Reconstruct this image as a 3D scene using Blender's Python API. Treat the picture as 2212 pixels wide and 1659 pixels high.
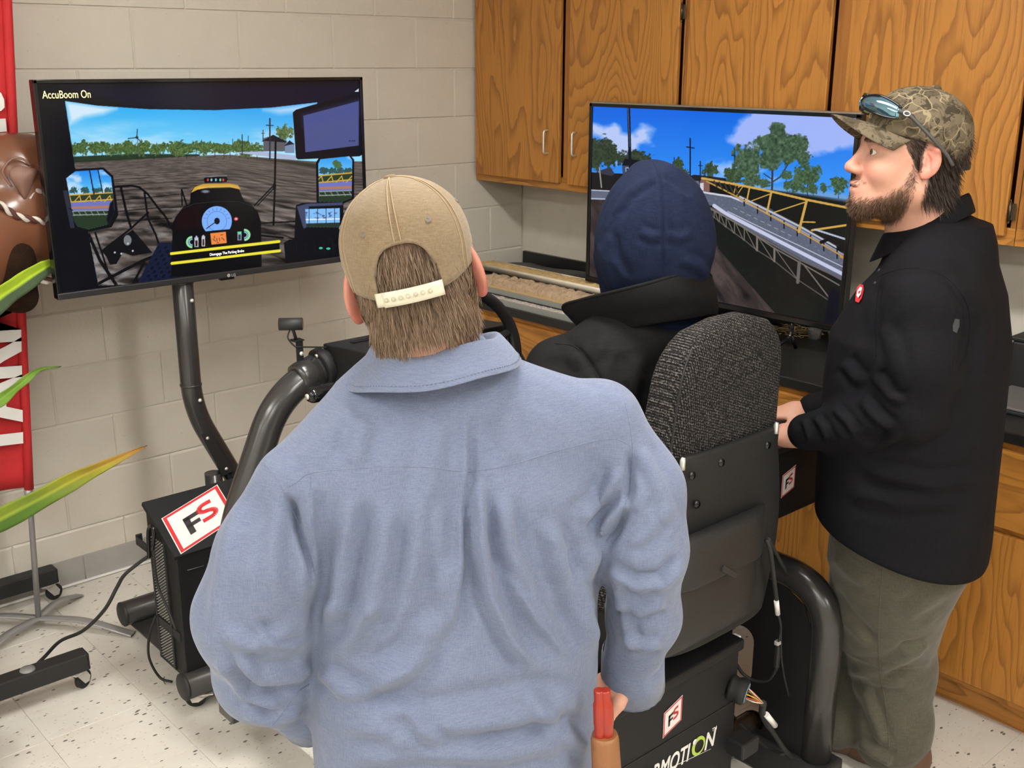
import bpy, bmesh, math, random
import numpy as np
from mathutils import Vector, Matrix, Euler

for o in list(bpy.data.objects): bpy.data.objects.remove(o, do_unlink=True)
SC = bpy.context.scene
COL = SC.collection
random.seed(7)
RNG = np.random.default_rng(11)

# ------------------------------------------------------------------ camera
FPX, W, H = 2364.6, 2212, 1659
PITCH, YAW, ROLL = 0.2874, 0.8412, 0.0035
CAM = np.array([-3.4923, -3.8341, 1.8673])
FW = np.array([math.cos(YAW)*math.cos(PITCH), math.sin(YAW)*math.cos(PITCH), -math.sin(PITCH)])
_rt = np.array([math.sin(YAW), -math.cos(YAW), 0.0]); _up = np.cross(_rt, FW)
RT = math.cos(ROLL)*_rt + math.sin(ROLL)*_up
UP = -math.sin(ROLL)*_rt + math.cos(ROLL)*_up
cam_data = bpy.data.cameras.new('camera'); cam_data.sensor_width = 36.0
cam_data.lens = FPX/W*36.0; cam_data.clip_start = 0.05
cam = bpy.data.objects.new('camera', cam_data); COL.objects.link(cam)
M3 = Matrix((RT, UP, -FW)).transposed()
cam.matrix_world = Matrix.Translation(Vector(CAM)) @ M3.to_4x4()
SC.camera = cam

# ------------------------------------------------------------------ world, exposure
wd = bpy.data.worlds.new('world'); SC.world = wd; wd.use_nodes = True
wd.node_tree.nodes['Background'].inputs[0].default_value = (0, 0, 0, 1)
wd.node_tree.nodes['Background'].inputs[1].default_value = 0.0      # closed room: no sky reaches it
SC.view_settings.view_transform = 'Standard'; SC.view_settings.look = 'None'
SC.view_settings.gamma = 1.0; SC.view_settings.use_curve_mapping = False
SC.view_settings.exposure = 0.0
LAMP_STRENGTH = 42.0

# ------------------------------------------------------------------ pixel helpers (a pixel gives a direction, a plane gives the distance)
def D(x, y): return FW + (x-W/2)/FPX*RT + (H/2-y)/FPX*UP
def P(x, y, t): return CAM + t*D(x, y)
def PX(x, y, X):
    d = D(x, y); return CAM + (X-CAM[0])/d[0]*d
def PY(x, y, Y):
    d = D(x, y); return CAM + (Y-CAM[1])/d[1]*d
def PZ(x, y, Z):
    d = D(x, y); return CAM + (Z-CAM[2])/d[2]*d
def PPL(x, y, A, n):
    d = D(x, y); A = np.asarray(A, float); n = np.asarray(n, float)
    return CAM + ((A-CAM)@n)/(d@n)*d
def PROJ(V):
    d = np.asarray(V, float)-CAM; z = d@FW
    return np.stack([W/2+FPX*(d@RT)/z, H/2-FPX*(d@UP)/z], -1)

# ------------------------------------------------------------------ materials
MATS = {}
def nmat(name, color, rough=0.6, metal=0.0, spec=0.5, bump=None, coat=0.0, sheen=0.0):
    """plain principled with fine procedural colour variation and bump; bump=(scale,strength,detail)"""
    if name in MATS: return MATS[name]
    m = bpy.data.materials.new(name); m.use_nodes = True; MATS[name] = m
    nt = m.node_tree; b = nt.nodes['Principled BSDF']
    b.inputs['Roughness'].default_value = rough; b.inputs['Metallic'].default_value = metal
    b.inputs['Specular IOR Level'].default_value = spec
    b.inputs['Coat Weight'].default_value = coat
    b.inputs['Sheen Weight'].default_value = sheen
    tc = nt.nodes.new('ShaderNodeTexCoord')
    n = nt.nodes.new('ShaderNodeTexNoise'); n.inputs['Scale'].default_value = 14; n.inputs['Detail'].default_value = 4
    nt.links.new(tc.outputs['Object'], n.inputs['Vector'])
    mx = nt.nodes.new('ShaderNodeMix'); mx.data_type = 'RGBA'
    c = color
    mx.inputs['A'].default_value = (c[0]*0.88, c[1]*0.88, c[2]*0.88, 1)
    mx.inputs['B'].default_value = (min(1, c[0]*1.1), min(1, c[1]*1.1), min(1, c[2]*1.1), 1)
    nt.links.new(n.outputs['Fac'], mx.inputs['Factor'])
    nt.links.new(mx.outputs['Result'], b.inputs['Base Color'])
    if bump:
        n2 = nt.nodes.new('ShaderNodeTexNoise'); n2.inputs['Scale'].default_value = bump[0]
        n2.inputs['Detail'].default_value = bump[2] if len(bump) > 2 else 3
        nt.links.new(tc.outputs['Object'], n2.inputs['Vector'])
        bp = nt.nodes.new('ShaderNodeBump'); bp.inputs['Strength'].default_value = bump[1]; bp.inputs['Distance'].default_value = 0.004
        nt.links.new(n2.outputs['Fac'], bp.inputs['Height']); nt.links.new(bp.outputs['Normal'], b.inputs['Normal'])
    return m

class NT:
    """tiny node-graph helper"""
    def __init__(s, name):
        s.m = bpy.data.materials.new(name); s.m.use_nodes = True; s.nt = s.m.node_tree
        s.b = s.nt.nodes['Principled BSDF']; s.tc = s.nt.nodes.new('ShaderNodeTexCoord'); MATS[name] = s.m
    def node(s, t, **kw):
        n = s.nt.nodes.new(t)
        for k, v in kw.items(): setattr(n, k, v)
        return n
    def link(s, a, b): s.nt.links.new(a, b)
    def mapping(s, scale=(1, 1, 1), src=None, rot=(0, 0, 0), loc=None):
        n = s.node('ShaderNodeMapping'); n.inputs['Scale'].default_value = scale; n.inputs['Rotation'].default_value = rot
        s.link(src or s.tc.outputs['Object'], n.inputs['Vector'])
        if loc is not None: s.link(loc, n.inputs['Location'])
        return n.outputs[0]
    def noise(s, vec, scale, detail=2, rough=0.5, dist=0.0):
        n = s.node('ShaderNodeTexNoise'); n.inputs['Scale'].default_value = scale; n.inputs['Detail'].default_value = detail
        n.inputs['Roughness'].default_value = rough; n.inputs['Distortion'].default_value = dist; s.link(vec, n.inputs['Vector'])
        return n.outputs['Fac']
    def math(s, op, a, b=None, c=None):
        n = s.node('ShaderNodeMath', operation=op)
        for i, v in enumerate((a, b, c)):
            if v is None: continue
            if isinstance(v, (int, float)): n.inputs[i].default_value = v
            else: s.link(v, n.inputs[i])
        return n.outputs[0]
    def ramp(s, fac, stops):
        n = s.node('ShaderNodeValToRGB'); e = n.color_ramp.elements
        while len(e) < len(stops): e.new(0.5)
        for el, (p, c) in zip(e, stops):
            el.position = p; el.color = (*c, 1) if len(c) == 3 else c
        s.link(fac, n.inputs['Fac']); return n.outputs['Color']
    def mix(s, fac, a, b, blend='MIX'):
        n = s.node('ShaderNodeMix', data_type='RGBA', blend_type=blend)
        if isinstance(fac, (int, float)): n.inputs['Factor'].default_value = fac
        else: s.link(fac, n.inputs['Factor'])
        for k, v in (('A', a), ('B', b)):
            if isinstance(v, tuple): n.inputs[k].default_value = (*v, 1) if len(v) == 3 else v
            else: s.link(v, n.inputs[k])
        return n.outputs['Result']
    def bump(s, h, strength, dist=0.003, prev=None):
        n = s.node('ShaderNodeBump'); n.inputs['Strength'].default_value = strength; n.inputs['Distance'].default_value = dist
        s.link(h, n.inputs['Height'])
        if prev is not None: s.link(prev, n.inputs['Normal'])
        return n.outputs[0]
    def out(s, color=None, normal=None, rough=None, **kw):
        if color is not None:
            if isinstance(color, tuple): s.b.inputs['Base Color'].default_value = (*color, 1)
            else: s.link(color, s.b.inputs['Base Color'])
        if normal is not None: s.link(normal, s.b.inputs['Normal'])
        if rough is not None:
            if isinstance(rough, (int, float)): s.b.inputs['Roughness'].default_value = rough
            else: s.link(rough, s.b.inputs['Roughness'])
        for k, v in kw.items(): s.b.inputs[k.replace('_', ' ')].default_value = v
        return s.m

def wood_mat(name, horizontal=False, light=(0.455, 0.198, 0.038), dark=(0.175, 0.062, 0.012), bands=24.0):
    g = NT(name)
    oi = g.node('ShaderNodeObjectInfo')
    off = g.node('ShaderNodeCombineXYZ')
    r1 = g.math('MULTIPLY', oi.outputs['Random'], 37.0)
    g.link(r1, off.inputs[0]); g.link(r1, off.inputs[1]); g.link(g.math('MULTIPLY', r1, 1.7), off.inputs[2])
    sc = (2.2, 2.2, 0.42) if not horizontal else (2.2, 0.42, 2.2)
    v = g.mapping(sc, loc=off.outputs[0])
    n = g.noise(v, 1.7, 2.6, 0.42, 0.25)
    vj = g.mapping((9, 9, 3.2) if not horizontal else (9, 3.2, 9), loc=off.outputs[0])
    j = g.noise(vj, 3.0, 2, 0.6)
    n2 = g.math('ADD', n, g.math('MULTIPLY', j, 0.022))
    f = g.math('FRACT', g.math('MULTIPLY', n2, bands))
    line = g.ramp(f, [(0.0, (0, 0, 0)), (0.55, (0.12,)*3), (0.86, (0.85,)*3), (0.93, (1, 1, 1)), (1.0, (0.0,)*3)])
    vp = g.mapping((160, 160, 5) if not horizontal else (160, 5, 160), loc=off.outputs[0])
    pores = g.noise(vp, 1.0, 3, 0.65)
    vb = g.mapping((1.2, 1.2, 0.5), loc=off.outputs[0]); broad = g.noise(vb, 1.5, 2)
    base = g.mix(broad, tuple(c*0.86 for c in light), tuple(min(1, c*1.12) for c in light))
    col = g.mix(g.math('MULTIPLY', line, 0.62), base, dark)
    col = g.mix(g.math('MULTIPLY', g.ramp(pores, [(0.52, (0, 0, 0)), (0.72, (1, 1, 1))]), 0.42), col, tuple(c*0.75 for c in dark))
    nb = g.bump(pores, 0.12, 0.001)
    return g.out(col, nb, 0.38, Specular_IOR_Level=0.45)

wood = wood_mat('oak_ply'); wood_h = wood_mat('oak_ply_horizontal', True)
wood_frame = wood_mat('oak_frame', False, light=(0.39, 0.16, 0.034), bands=11.0)

def cmu_mat(name='painted_block', ca=(0.60, 0.56, 0.485), cb=(0.66, 0.62, 0.545)):
    g = NT(name)
    v = g.tc.outputs['Object']; gw = g.node('ShaderNodeNewGeometry').outputs['Position']
    n = g.noise(gw, 9, 3); n2 = g.noise(gw, 75, 3, 0.6, 0.4); n3 = g.noise(gw, 22, 2)
    vo = g.node('ShaderNodeTexVoronoi'); vo.inputs['Scale'].default_value = 55; g.link(gw, vo.inputs['Vector'])
    pits = g.ramp(vo.outputs['Distance'], [(0.0, (0, 0, 0)), (0.16, (1, 1, 1))])
    pm = g.math('MULTIPLY', g.math('SUBTRACT', 1.0, pits), g.ramp(n3, [(0.5, (0, 0, 0)), (0.62, (1, 1, 1))]))
    h = g.math('SUBTRACT', g.math('MULTIPLY', n2, 0.8), g.math('MULTIPLY', pm, 0.9))
    col = g.mix(n, ca, cb)
    return g.out(col, g.bump(h, 0.55, 0.004), 0.42, Specular_IOR_Level=0.4)
cmu = cmu_mat()
plaster = nmat('painted_wall', (0.62, 0.58, 0.51), 0.55, bump=(90, 0.12))
ceil_m = nmat('ceiling_paint', (0.80, 0.79, 0.76), 0.8, bump=(120, 0.3))

def floor_mat():
    g = NT('vinyl_tile')
    gw = g.node('ShaderNodeNewGeometry').outputs['Position']
    oi = g.node('ShaderNodeObjectInfo')
    off = g.node('ShaderNodeCombineXYZ'); g.link(g.math('MULTIPLY', oi.outputs['Random'], 50), off.inputs[0])
    v = g.mapping((1, 1, 1), src=gw, loc=off.outputs[0])
    def flecks(scale, thr, stretch, rot):
        mp = g.mapping((1, stretch, 1), src=v, rot=(0, 0, rot))
        nn = g.noise(mp, 9, 2); 
        vo = g.node('ShaderNodeTexVoronoi'); vo.inputs['Scale'].default_value = scale; vo.inputs['Randomness'].default_value = 1
        g.link(mp, vo.inputs['Vector'])
        sel = g.ramp(vo.outputs['Color'], [(0.0, (0, 0, 0)), (0.62, (0, 0, 0)), (0.64, (1, 1, 1))])
        d = g.math('ADD', vo.outputs['Distance'], g.math('MULTIPLY', nn, 0.12))
        s = g.ramp(d, [(0.0, (1, 1, 1)), (thr, (1, 1, 1)), (thr+0.03, (0, 0, 0))])
        sp = g.node('ShaderNodeSeparateColor'); g.link(vo.outputs['Color'], sp.inputs[0])
        k = g.math('GREATER_THAN', sp.outputs[0], 0.68)
        return g.math('MULTIPLY', s, k)
    base = g.mix(g.noise(v, 7, 4, 0.6), (0.60, 0.565, 0.50), (0.71, 0.685, 0.63))
    gm = g.noise(g.mapping((1, 3, 1), src=v, rot=(0, 0, 0.6)), 14, 4, 0.65)
    base = g.mix(g.math('MULTIPLY', g.ramp(gm, [(0.55, (0, 0, 0)), (0.75, (1, 1, 1))]), 0.35), base, (0.50, 0.44, 0.36))
    c = g.mix(g.math('MULTIPLY', flecks(30, 0.25, 2.0, 0.4), 0.9), base, (0.06, 0.05, 0.042))
    c = g.mix(g.math('MULTIPLY', flecks(58, 0.22, 2.4, 1.5), 0.7), c, (0.23, 0.18, 0.14))
    c = g.mix(g.math('MULTIPLY', flecks(28, 0.22, 1.6, 2.3), 0.5), c, (0.76, 0.74, 0.70))
    return g.out(c, g.bump(g.noise(gw, 30, 3), 0.05, 0.001), 0.28, Specular_IOR_Level=0.5)
vct = floor_mat()

black_paint = nmat('black_powder_coat', (0.010, 0.010, 0.011), 0.55, 0, 0.3, bump=(420, 0.12, 2))
tube_paint = nmat('charcoal_metal_paint', (0.034, 0.033, 0.033), 0.24, 0.1, 0.6)
gloss_black = nmat('gloss_black_plastic', (0.006, 0.006, 0.007), 0.12)
matte_black = nmat('matte_black_plastic', (0.014, 0.014, 0.015), 0.55)
rubber = nmat('black_rubber', (0.012, 0.012, 0.012), 0.7)
epoxy = nmat('black_epoxy_top', (0.014, 0.014, 0.014), 0.33, bump=(260, 0.05))
chrome = nmat('zinc_plate', (0.62, 0.60, 0.56), 0.3, 0.45)
brushed = nmat('satin_aluminium', (0.78, 0.77, 0.74), 0.35, 0.7)
steel_grey = nmat('grey_steel_tube', (0.36, 0.36, 0.36), 0.35, 0.5)
white_plastic = nmat('white_plastic', (0.78, 0.77, 0.74), 0.45)
white_vinyl = nmat('white_vinyl', (0.80, 0.79, 0.77), 0.4)
red_vinyl = nmat('red_vinyl', (0.62, 0.03, 0.035), 0.4)
ink_black = nmat('black_ink', (0.03, 0.028, 0.03), 0.5)
vinyl_base = nmat('grey_vinyl_base', (0.37, 0.355, 0.33), 0.45)
bronze = nmat('antique_bronze', (0.10, 0.075, 0.05), 0.35, 0.8)

# ------------------------------------------------------------------ object helpers
def tag(o, label=None, cat=None, group=None, kind=None):
    if label: o['label'] = label
    if cat: o['category'] = cat
    if group: o['group'] = group
    if kind: o['kind'] = kind
    return o
def empty(name, loc=(0, 0, 0), label=None, cat=None, group=None):
    o = bpy.data.objects.new(name, None); COL.objects.link(o); o.location = loc; o.empty_display_size = 0.05
    return tag(o, label, cat, group)
def parent_keep(o, p):
    o.parent = p; o.matrix_parent_inverse = Matrix.Translation(p_world(p)).inverted() if p.type == 'EMPTY' and p.rotation_euler == Euler((0, 0, 0)) and p.parent is None else p_matrix(p).inverted()
def p_matrix(p):
    m = p.matrix_basis.copy()
    while p.parent is not None:
        m = p.parent.matrix_basis @ p.matrix_parent_inverse @ m if False else (p.parent.matrix_basis @ p.matrix_parent_inverse @ m)
        p = p.parent
    return m
def p_world(p): return p_matrix(p).to_translation()
def link(name, me, mat, parent=None, smooth=False):
    o = bpy.data.objects.new(name, me); COL.objects.link(o)
    if mat is not None:
        for m in (mat if isinstance(mat, (list, tuple)) else [mat]): me.materials.append(m)
    if smooth: me.shade_smooth()
    if parent is not None:
        o.parent = parent; o.matrix_parent_inverse = p_matrix(parent).inverted()
    return o

class MB:
    """collects shapes in world coordinates, then links them as one mesh"""
    def __init__(s): s.bm = bmesh.new()
    def merge(s, other):
        me = bpy.data.meshes.new('t'); other.to_mesh(me); other.free(); s.bm.from_mesh(me); bpy.data.meshes.remove(me); return s
    def box(s, lo, hi, bev=0.0, seg=2, mat=None, mi=0):
        b = bmesh.new(); bmesh.ops.create_cube(b, size=1.0)
        lo = np.asarray(lo, float); hi = np.asarray(hi, float); c = (lo+hi)/2; d = hi-lo
        for v in b.verts: v.co = Vector((v.co.x*d[0], v.co.y*d[1], v.co.z*d[2]))
        if bev > 0: bmesh.ops.bevel(b, geom=b.edges[:], offset=bev, segments=seg, profile=0.5, affect='EDGES')
        M = Matrix.Translation(Vector(c)) if mat is None else Matrix.Translation(Vector(c)) @ mat
        b.transform(M)
        for f in b.faces: f.material_index = mi
        return s.merge(b)
    def tube(s, pts, r, n=14, caps=True, mi=0):
        pts = [Vector(p) for p in pts]; rs = r if isinstance(r, (list, tuple, np.ndarray)) else [r]*len(pts)
        b = bmesh.new(); rings = []
        t0 = (pts[1]-pts[0]).normalized(); a = Vector((0, 0, 1)) if abs(t0.z) < 0.9 else Vector((1, 0, 0))
        u = t0.cross(a).normalized()
        for i, p in enumerate(pts):
            t = (pts[min(i+1, len(pts)-1)]-pts[max(i-1, 0)]).normalized()
            u = (u - t*u.dot(t)).normalized(); w = t.cross(u)
            rings.append([b.verts.new(p+rs[i]*(math.cos(2*math.pi*k/n)*u+math.sin(2*math.pi*k/n)*w)) for k in range(n)])
        for i in range(len(rings)-1):
            for k in range(n):
                f = b.faces.new((rings[i][k], rings[i][(k+1) % n], rings[i+1][(k+1) % n], rings[i+1][k])); f.smooth = True
        if caps: b.faces.new(rings[0][::-1]); b.faces.new(rings[-1])
        for f in b.faces: f.material_index = mi
        return s.merge(b)
    def cyl(s, p0, p1, r, n=20, r1=None, mi=0): return s.tube([p0, p1], [r, r if r1 is None else r1], n, mi=mi)
    def lathe(s, prof, n=24, mat=None, mi=0, smooth=True):
        b = bmesh.new(); rings = []
        for (r, z) in prof: rings.append([b.verts.new((max(r, 1e-5)*math.cos(2*math.pi*k/n), max(r, 1e-5)*math.sin(2*math.pi*k/n), z)) for k in range(n)])
        for i in range(len(rings)-1):
            for k in range(n):
                f = b.faces.new((rings[i][k], rings[i][(k+1) % n], rings[i+1][(k+1) % n], rings[i+1][k])); f.smooth = smooth
        if mat is not None: b.transform(mat)
        for f in b.faces: f.material_index = mi
        return s.merge(b)
    def poly(s, pts, mi=0):
        vs = [s.bm.verts.new(Vector(p)) for p in pts]; f = s.bm.faces.new(vs); f.material_index = mi; return s
    def prism(s, pts, d, mi=0, bev=0.0):
        """closed polygon pts (3D, planar) extruded by vector d"""
        b = bmesh.new(); d = Vector(d)
        lo = [b.verts.new(Vector(p)) for p in pts]; hi = [b.verts.new(Vector(p)+d) for p in pts]; n = len(pts)
        b.faces.new(lo[::-1]); b.faces.new(hi)
        for k in range(n): b.faces.new((lo[k], lo[(k+1) % n], hi[(k+1) % n], hi[k]))
        bmesh.ops.recalc_face_normals(b, faces=b.faces[:])
        if bev > 0: bmesh.ops.bevel(b, geom=b.edges[:], offset=bev, segments=2, profile=0.5, affect='EDGES')
        for f in b.faces: f.material_index = mi
        return s.merge(b)
    def grid(s, G, closed=False, mi=0, smooth=True):
        """G: (n,m,3) array"""
        b = s.bm; n, m = G.shape[:2]
        V = [[b.verts.new(G[i, j]) for j in range(m)] for i in range(n)]
        for i in range(n-1):
            for j in range(m if closed else m-1):
                f = b.faces.new((V[i][j], V[i][(j+1) % m], V[i+1][(j+1) % m], V[i+1][j])); f.smooth = smooth; f.material_index = mi
        return s
    def build(s, name, mat, parent=None, smooth_angle=None, recalc=True):
        if recalc: bmesh.ops.recalc_face_normals(s.bm, faces=s.bm.faces[:])
        me = bpy.data.meshes.new(name); s.bm.to_mesh(me); s.bm.free()
        return link(name, me, mat, parent)

def spline(pts, n=12):
    """Catmull-Rom through points"""
    P_ = [np.asarray(p, float) for p in pts]; P_ = [2*P_[0]-P_[1]]+P_+[2*P_[-1]-P_[-2]]; out = []
    for i in range(1, len(P_)-2):
        for k in range(n):
            t = k/n; a, b, c, d = P_[i-1:i+3]
            out.append(0.5*((2*b)+(-a+c)*t+(2*a-5*b+4*c-d)*t*t+(-a+3*b-3*c+d)*t**3))
    out.append(P_[-2]); return out
def fillet(pts, r, n=8):
    """polyline with rounded corners"""
    P_ = [Vector(p) for p in pts]; out = [P_[0]]
    for i in range(1, len(P_)-1):
        a = (P_[i-1]-P_[i]); c = (P_[i+1]-P_[i]); d = min(r, a.length*0.49, c.length*0.49); a = a.normalized()*d; c = c.normalized()*d
        for k in range(n+1):
            t = k/n; out.append((1-t)**2*(P_[i]+a)+2*t*(1-t)*P_[i]+t*t*(P_[i]+c))
    out.append(P_[-1]); return out

def text_mesh(body, size, shear=0.0, bold=0.0, extrude=0.0006, align='LEFT', xs=1.0, spacing=1.0):
    cu = bpy.data.curves.new('t', 'FONT'); cu.body = body; cu.size = size; cu.shear = shear; cu.offset = bold
    cu.extrude = extrude; cu.align_x = align; cu.space_character = spacing; cu.resolution_u = 6
    o = bpy.data.objects.new('t', cu); COL.objects.link(o)
    dg = bpy.context.evaluated_depsgraph_get(); me = bpy.data.meshes.new_from_object(o.evaluated_get(dg))
    bpy.data.objects.remove(o); bpy.data.curves.remove(cu)
    for v in me.vertices: v.co.x *= xs
    return me
def place_mesh(name, me, mat, origin, ex, ey, parent=None):
    """put a flat mesh (local x,y,z) into the world with axes ex, ey"""
    ex = Vector(ex).normalized(); ey = Vector(ey); ey = (ey-ex*ey.dot(ex)).normalized(); ez = ex.cross(ey)
    M = Matrix((ex, ey, ez)).transposed().to_4x4(); M.translation = Vector(origin); me.transform(M)
    return link(name, me, mat, parent)
# ================================================================== SETTING
CEIL = 2.9; XW, YW = -8.0, -8.0      # the far sides of the classroom
tag(MB().box((XW, YW, -0.12), (0.0, 0.0, -0.004)).build('floor', nmat('tile_mastic', (0.36, 0.33, 0.28), 0.6)), kind='structure')
floor = bpy.data.objects['floor']
T = 0.3048
# tiles: a shared mesh, one object per tile as far as the photograph can see; a single sheet beyond
tb = MB().box((-T/2+0.0004, -T/2+0.0004, -0.004), (T/2-0.0004, T/2-0.0004, 0.0), 0.0006, 1)
tile0 = tb.build('tile', vct, floor); tile_me = tile0.data
cells = [(i, j) for i in range(14) for j in range(14)]
first = True
for i, j in cells:
    x, y = -0.54-(i+0.5)*T, -0.02-(j+0.5)*T
    if x > -0.5: continue
    if first: o = tile0; first = False
    else:
        o = bpy.data.objects.new('tile', tile_me); COL.objects.link(o); o.parent = floor
    o.location = (x, y, 0)
    o.rotation_euler = (0, 0, random.choice((0, math.pi/2)))
xt, yt = -0.54-14*T, -0.02-14*T
m = MB(); m.box((XW, YW, -0.004), (xt, 0, 0)); m.box((xt, YW, -0.004), (-0.54, yt, 0)); m.box((xt, -0.02, -0.004), (-0.54, 0, 0)); m.box((-0.54, YW, -0.004), (0, 0, 0))
tag(m.build('tile_field', vct, floor), kind='stuff')

# wall with painted concrete blocks (running bond, 0.2032 x 0.4064)
CB = 0.2032; ZO = 0.0047
wl = tag(MB().box((XW, 0.0060, 0), (0.15, 0.2, CEIL)).build('wall_left', cmu), kind='structure')
blocks = {}
def block(x0, x1, z0, z1):
    w, h = round(x1-x0, 4), round(z1-z0, 4)
    if (w, h) not in blocks:
        # tooled joints: wide weathered lip on top, tight lip below, small lips at the ends; one colour with the joint
        a, b = w/2-0.0012, h/2-0.0012; rings_ = [[(-a+0.0045, -0.03, -b+0.0025), (a-0.0045, -0.03, -b+0.0025), (a-0.0045, -0.03, b-0.0075), (-a+0.0045, -0.03, b-0.0075)]]
        rings_ += [[(-a, y, -b), (a, y, -b), (a, y, b), (-a, y, b)] for y in (-0.0238, 0.03)]
        mm = MB(); mm.grid(np.array(rings_), True, smooth=False); mm.poly(rings_[0]); mm.poly(rings_[2]); bmesh.ops.remove_doubles(mm.bm, verts=mm.bm.verts[:], dist=1e-6)
        o = mm.build('block', cmu, wl); blocks[(w, h)] = o.data
    else:
        o = bpy.data.objects.new('block', blocks[(w, h)]); COL.objects.link(o); o.parent = wl
    o.location = ((x0+x1)/2, 0.03+random.uniform(-0.0008, 0.0008), (z0+z1)/2)
for k in range(0, 14):
    z0, z1 = k*CB+ZO, (k+1)*CB+ZO
    if k == 0: z0 = 0.0
    z1 = min(z1, CEIL)
    off = 1 if (k % 2 == 1) else 0       # joints at odd multiples of CB on odd courses
    xs = [-n*CB for n in range(off, 22, 2)]
    if off: xs = [0.0]+xs
    for a, b in zip(xs[1:], xs[:-1]): block(a, b, z0, z1)
mm = MB().box((XW, -0.001, 0), (-20*CB-0.25, 0.02, CEIL)).build('block_field', cmu, wl); tag(mm, kind='stuff')
tag(MB().box((0.0, YW, 0), (0.2, 0.2, CEIL)).build('wall_right', plaster), kind='structure')
tag(MB().box((XW-0.2, YW, 0), (XW, 0.2, CEIL)).build('wall_back', plaster), kind='structure')
tag(MB().box((XW-0.2, YW-0.2, 0), (0.2, YW, CEIL)).build('wall_near', plaster), kind='structure')
tag(MB().box((XW-0.2, YW-0.2, CEIL), (0.2, 0.2, CEIL+0.1)).build('ceiling', ceil_m), kind='structure')
# vinyl cove base, in lengths
bb = tag(MB().box((XW, -0.0022, 0.0), (-0.6, -0.0012, 0.099)).build('baseboard_left', vinyl_base), kind='structure')
for a, b in ((-4.8, -3.505), (-3.50, -2.205), (-2.20, -0.905), (-0.90, -0.6)):
    m = MB(); m.prism([(a, -0.0015, 0.100), (a, -0.005, 0.099), (a, -0.0055, 0.022), (a, -0.009, 0.009), (a, -0.016, 0.002), (a, -0.016, 0.0), (a, -0.0015, 0.0)], (b-a, 0, 0))
    m.build('base_strip', vinyl_base, bb)

wc = MB().tube([(-4.5, -0.024, 0.0065), (-3.2, -0.025, 0.0065), (-2.2, -0.023, 0.0065), (-1.0, -0.024, 0.0065)], 0.0055, 8).build('wall_cable', white_plastic); tag(wc, 'thin white cable lying along the grey vinyl base of the block wall', 'cable')
# ------------------------------------------------------------------ ceiling lights (fluorescent troffers)
def em_mat(name, col, s):
    m = bpy.data.materials.new(name); m.use_nodes = True; nt = m.node_tree; b = nt.nodes['Principled BSDF']
    b.inputs['Base Color'].default_value = (*col, 1); b.inputs['Emission Color'].default_value = (*col, 1); b.inputs['Emission Strength'].default_value = s
    return m
lampm = em_mat('fluorescent_diffuser', (1.0, 0.97, 0.915), LAMP_STRENGTH)
lamp_frame = nmat('lamp_frame_white', (0.8, 0.8, 0.78), 0.5)
for i, lx in enumerate((-2.0, -4.4, -6.8)):
    for j, ly in enumerate((-2.2, -4.4, -6.6)):
        r = empty('ceiling_light_offscreen', (lx, ly, CEIL), 'long white fluorescent troffer recessed in the ceiling', 'light', 'ceiling troffers')
        MB().box((lx-0.15, ly-0.62, CEIL-0.02), (lx+0.15, ly+0.62, CEIL-0.012)).build('diffuser_offscreen', lampm, r)
        m = MB()
        for s in (-1, 1):
            m.box((lx+s*0.165-0.015, ly-0.65, CEIL-0.03), (lx+s*0.165+0.015, ly+0.65, CEIL))
            m.box((lx-0.18, ly+s*0.635-0.015, CEIL-0.03), (lx+0.18, ly+s*0.635+0.015, CEIL))
        m.build('frame', lamp_frame, r)

# ------------------------------------------------------------------ upper cabinets on the right wall
UX, UB, UT = -0.287, 1.352, 2.42     # front of the face frame, bottom, top
def handle(m, x, y, z0, z1):
    m.tube(fillet([(x, y, z0), (x-0.028, y, z0), (x-0.028, y, z1), (x, y, z1)], 0.012, 5), 0.0042, 10)
def pull(name, x, y, z0, z1, parent):
    m = MB(); handle(m, x, y, z0, z1); return m.build(name, brushed, parent)
def hinge(parent, x, y, z):
    m = MB(); m.cyl((x, y, z-0.028), (x, y, z+0.028), 0.0045, 10); m.box((x+0.001, y-0.016, z-0.024), (x+0.004, y+0.001, z+0.024), 0.0008, 1)
    m.lathe([(0.0001, -0.005), (0.004, -0.003), (0.0, 0.004)], 8, Matrix.Translation((x, y, z+0.032))); m.lathe([(0.0001, -0.004), (0.004, 0.003), (0.0, 0.005)], 8, Matrix.Translation((x, y, z-0.032)))
    return m.build('hinge', bronze, parent)
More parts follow.
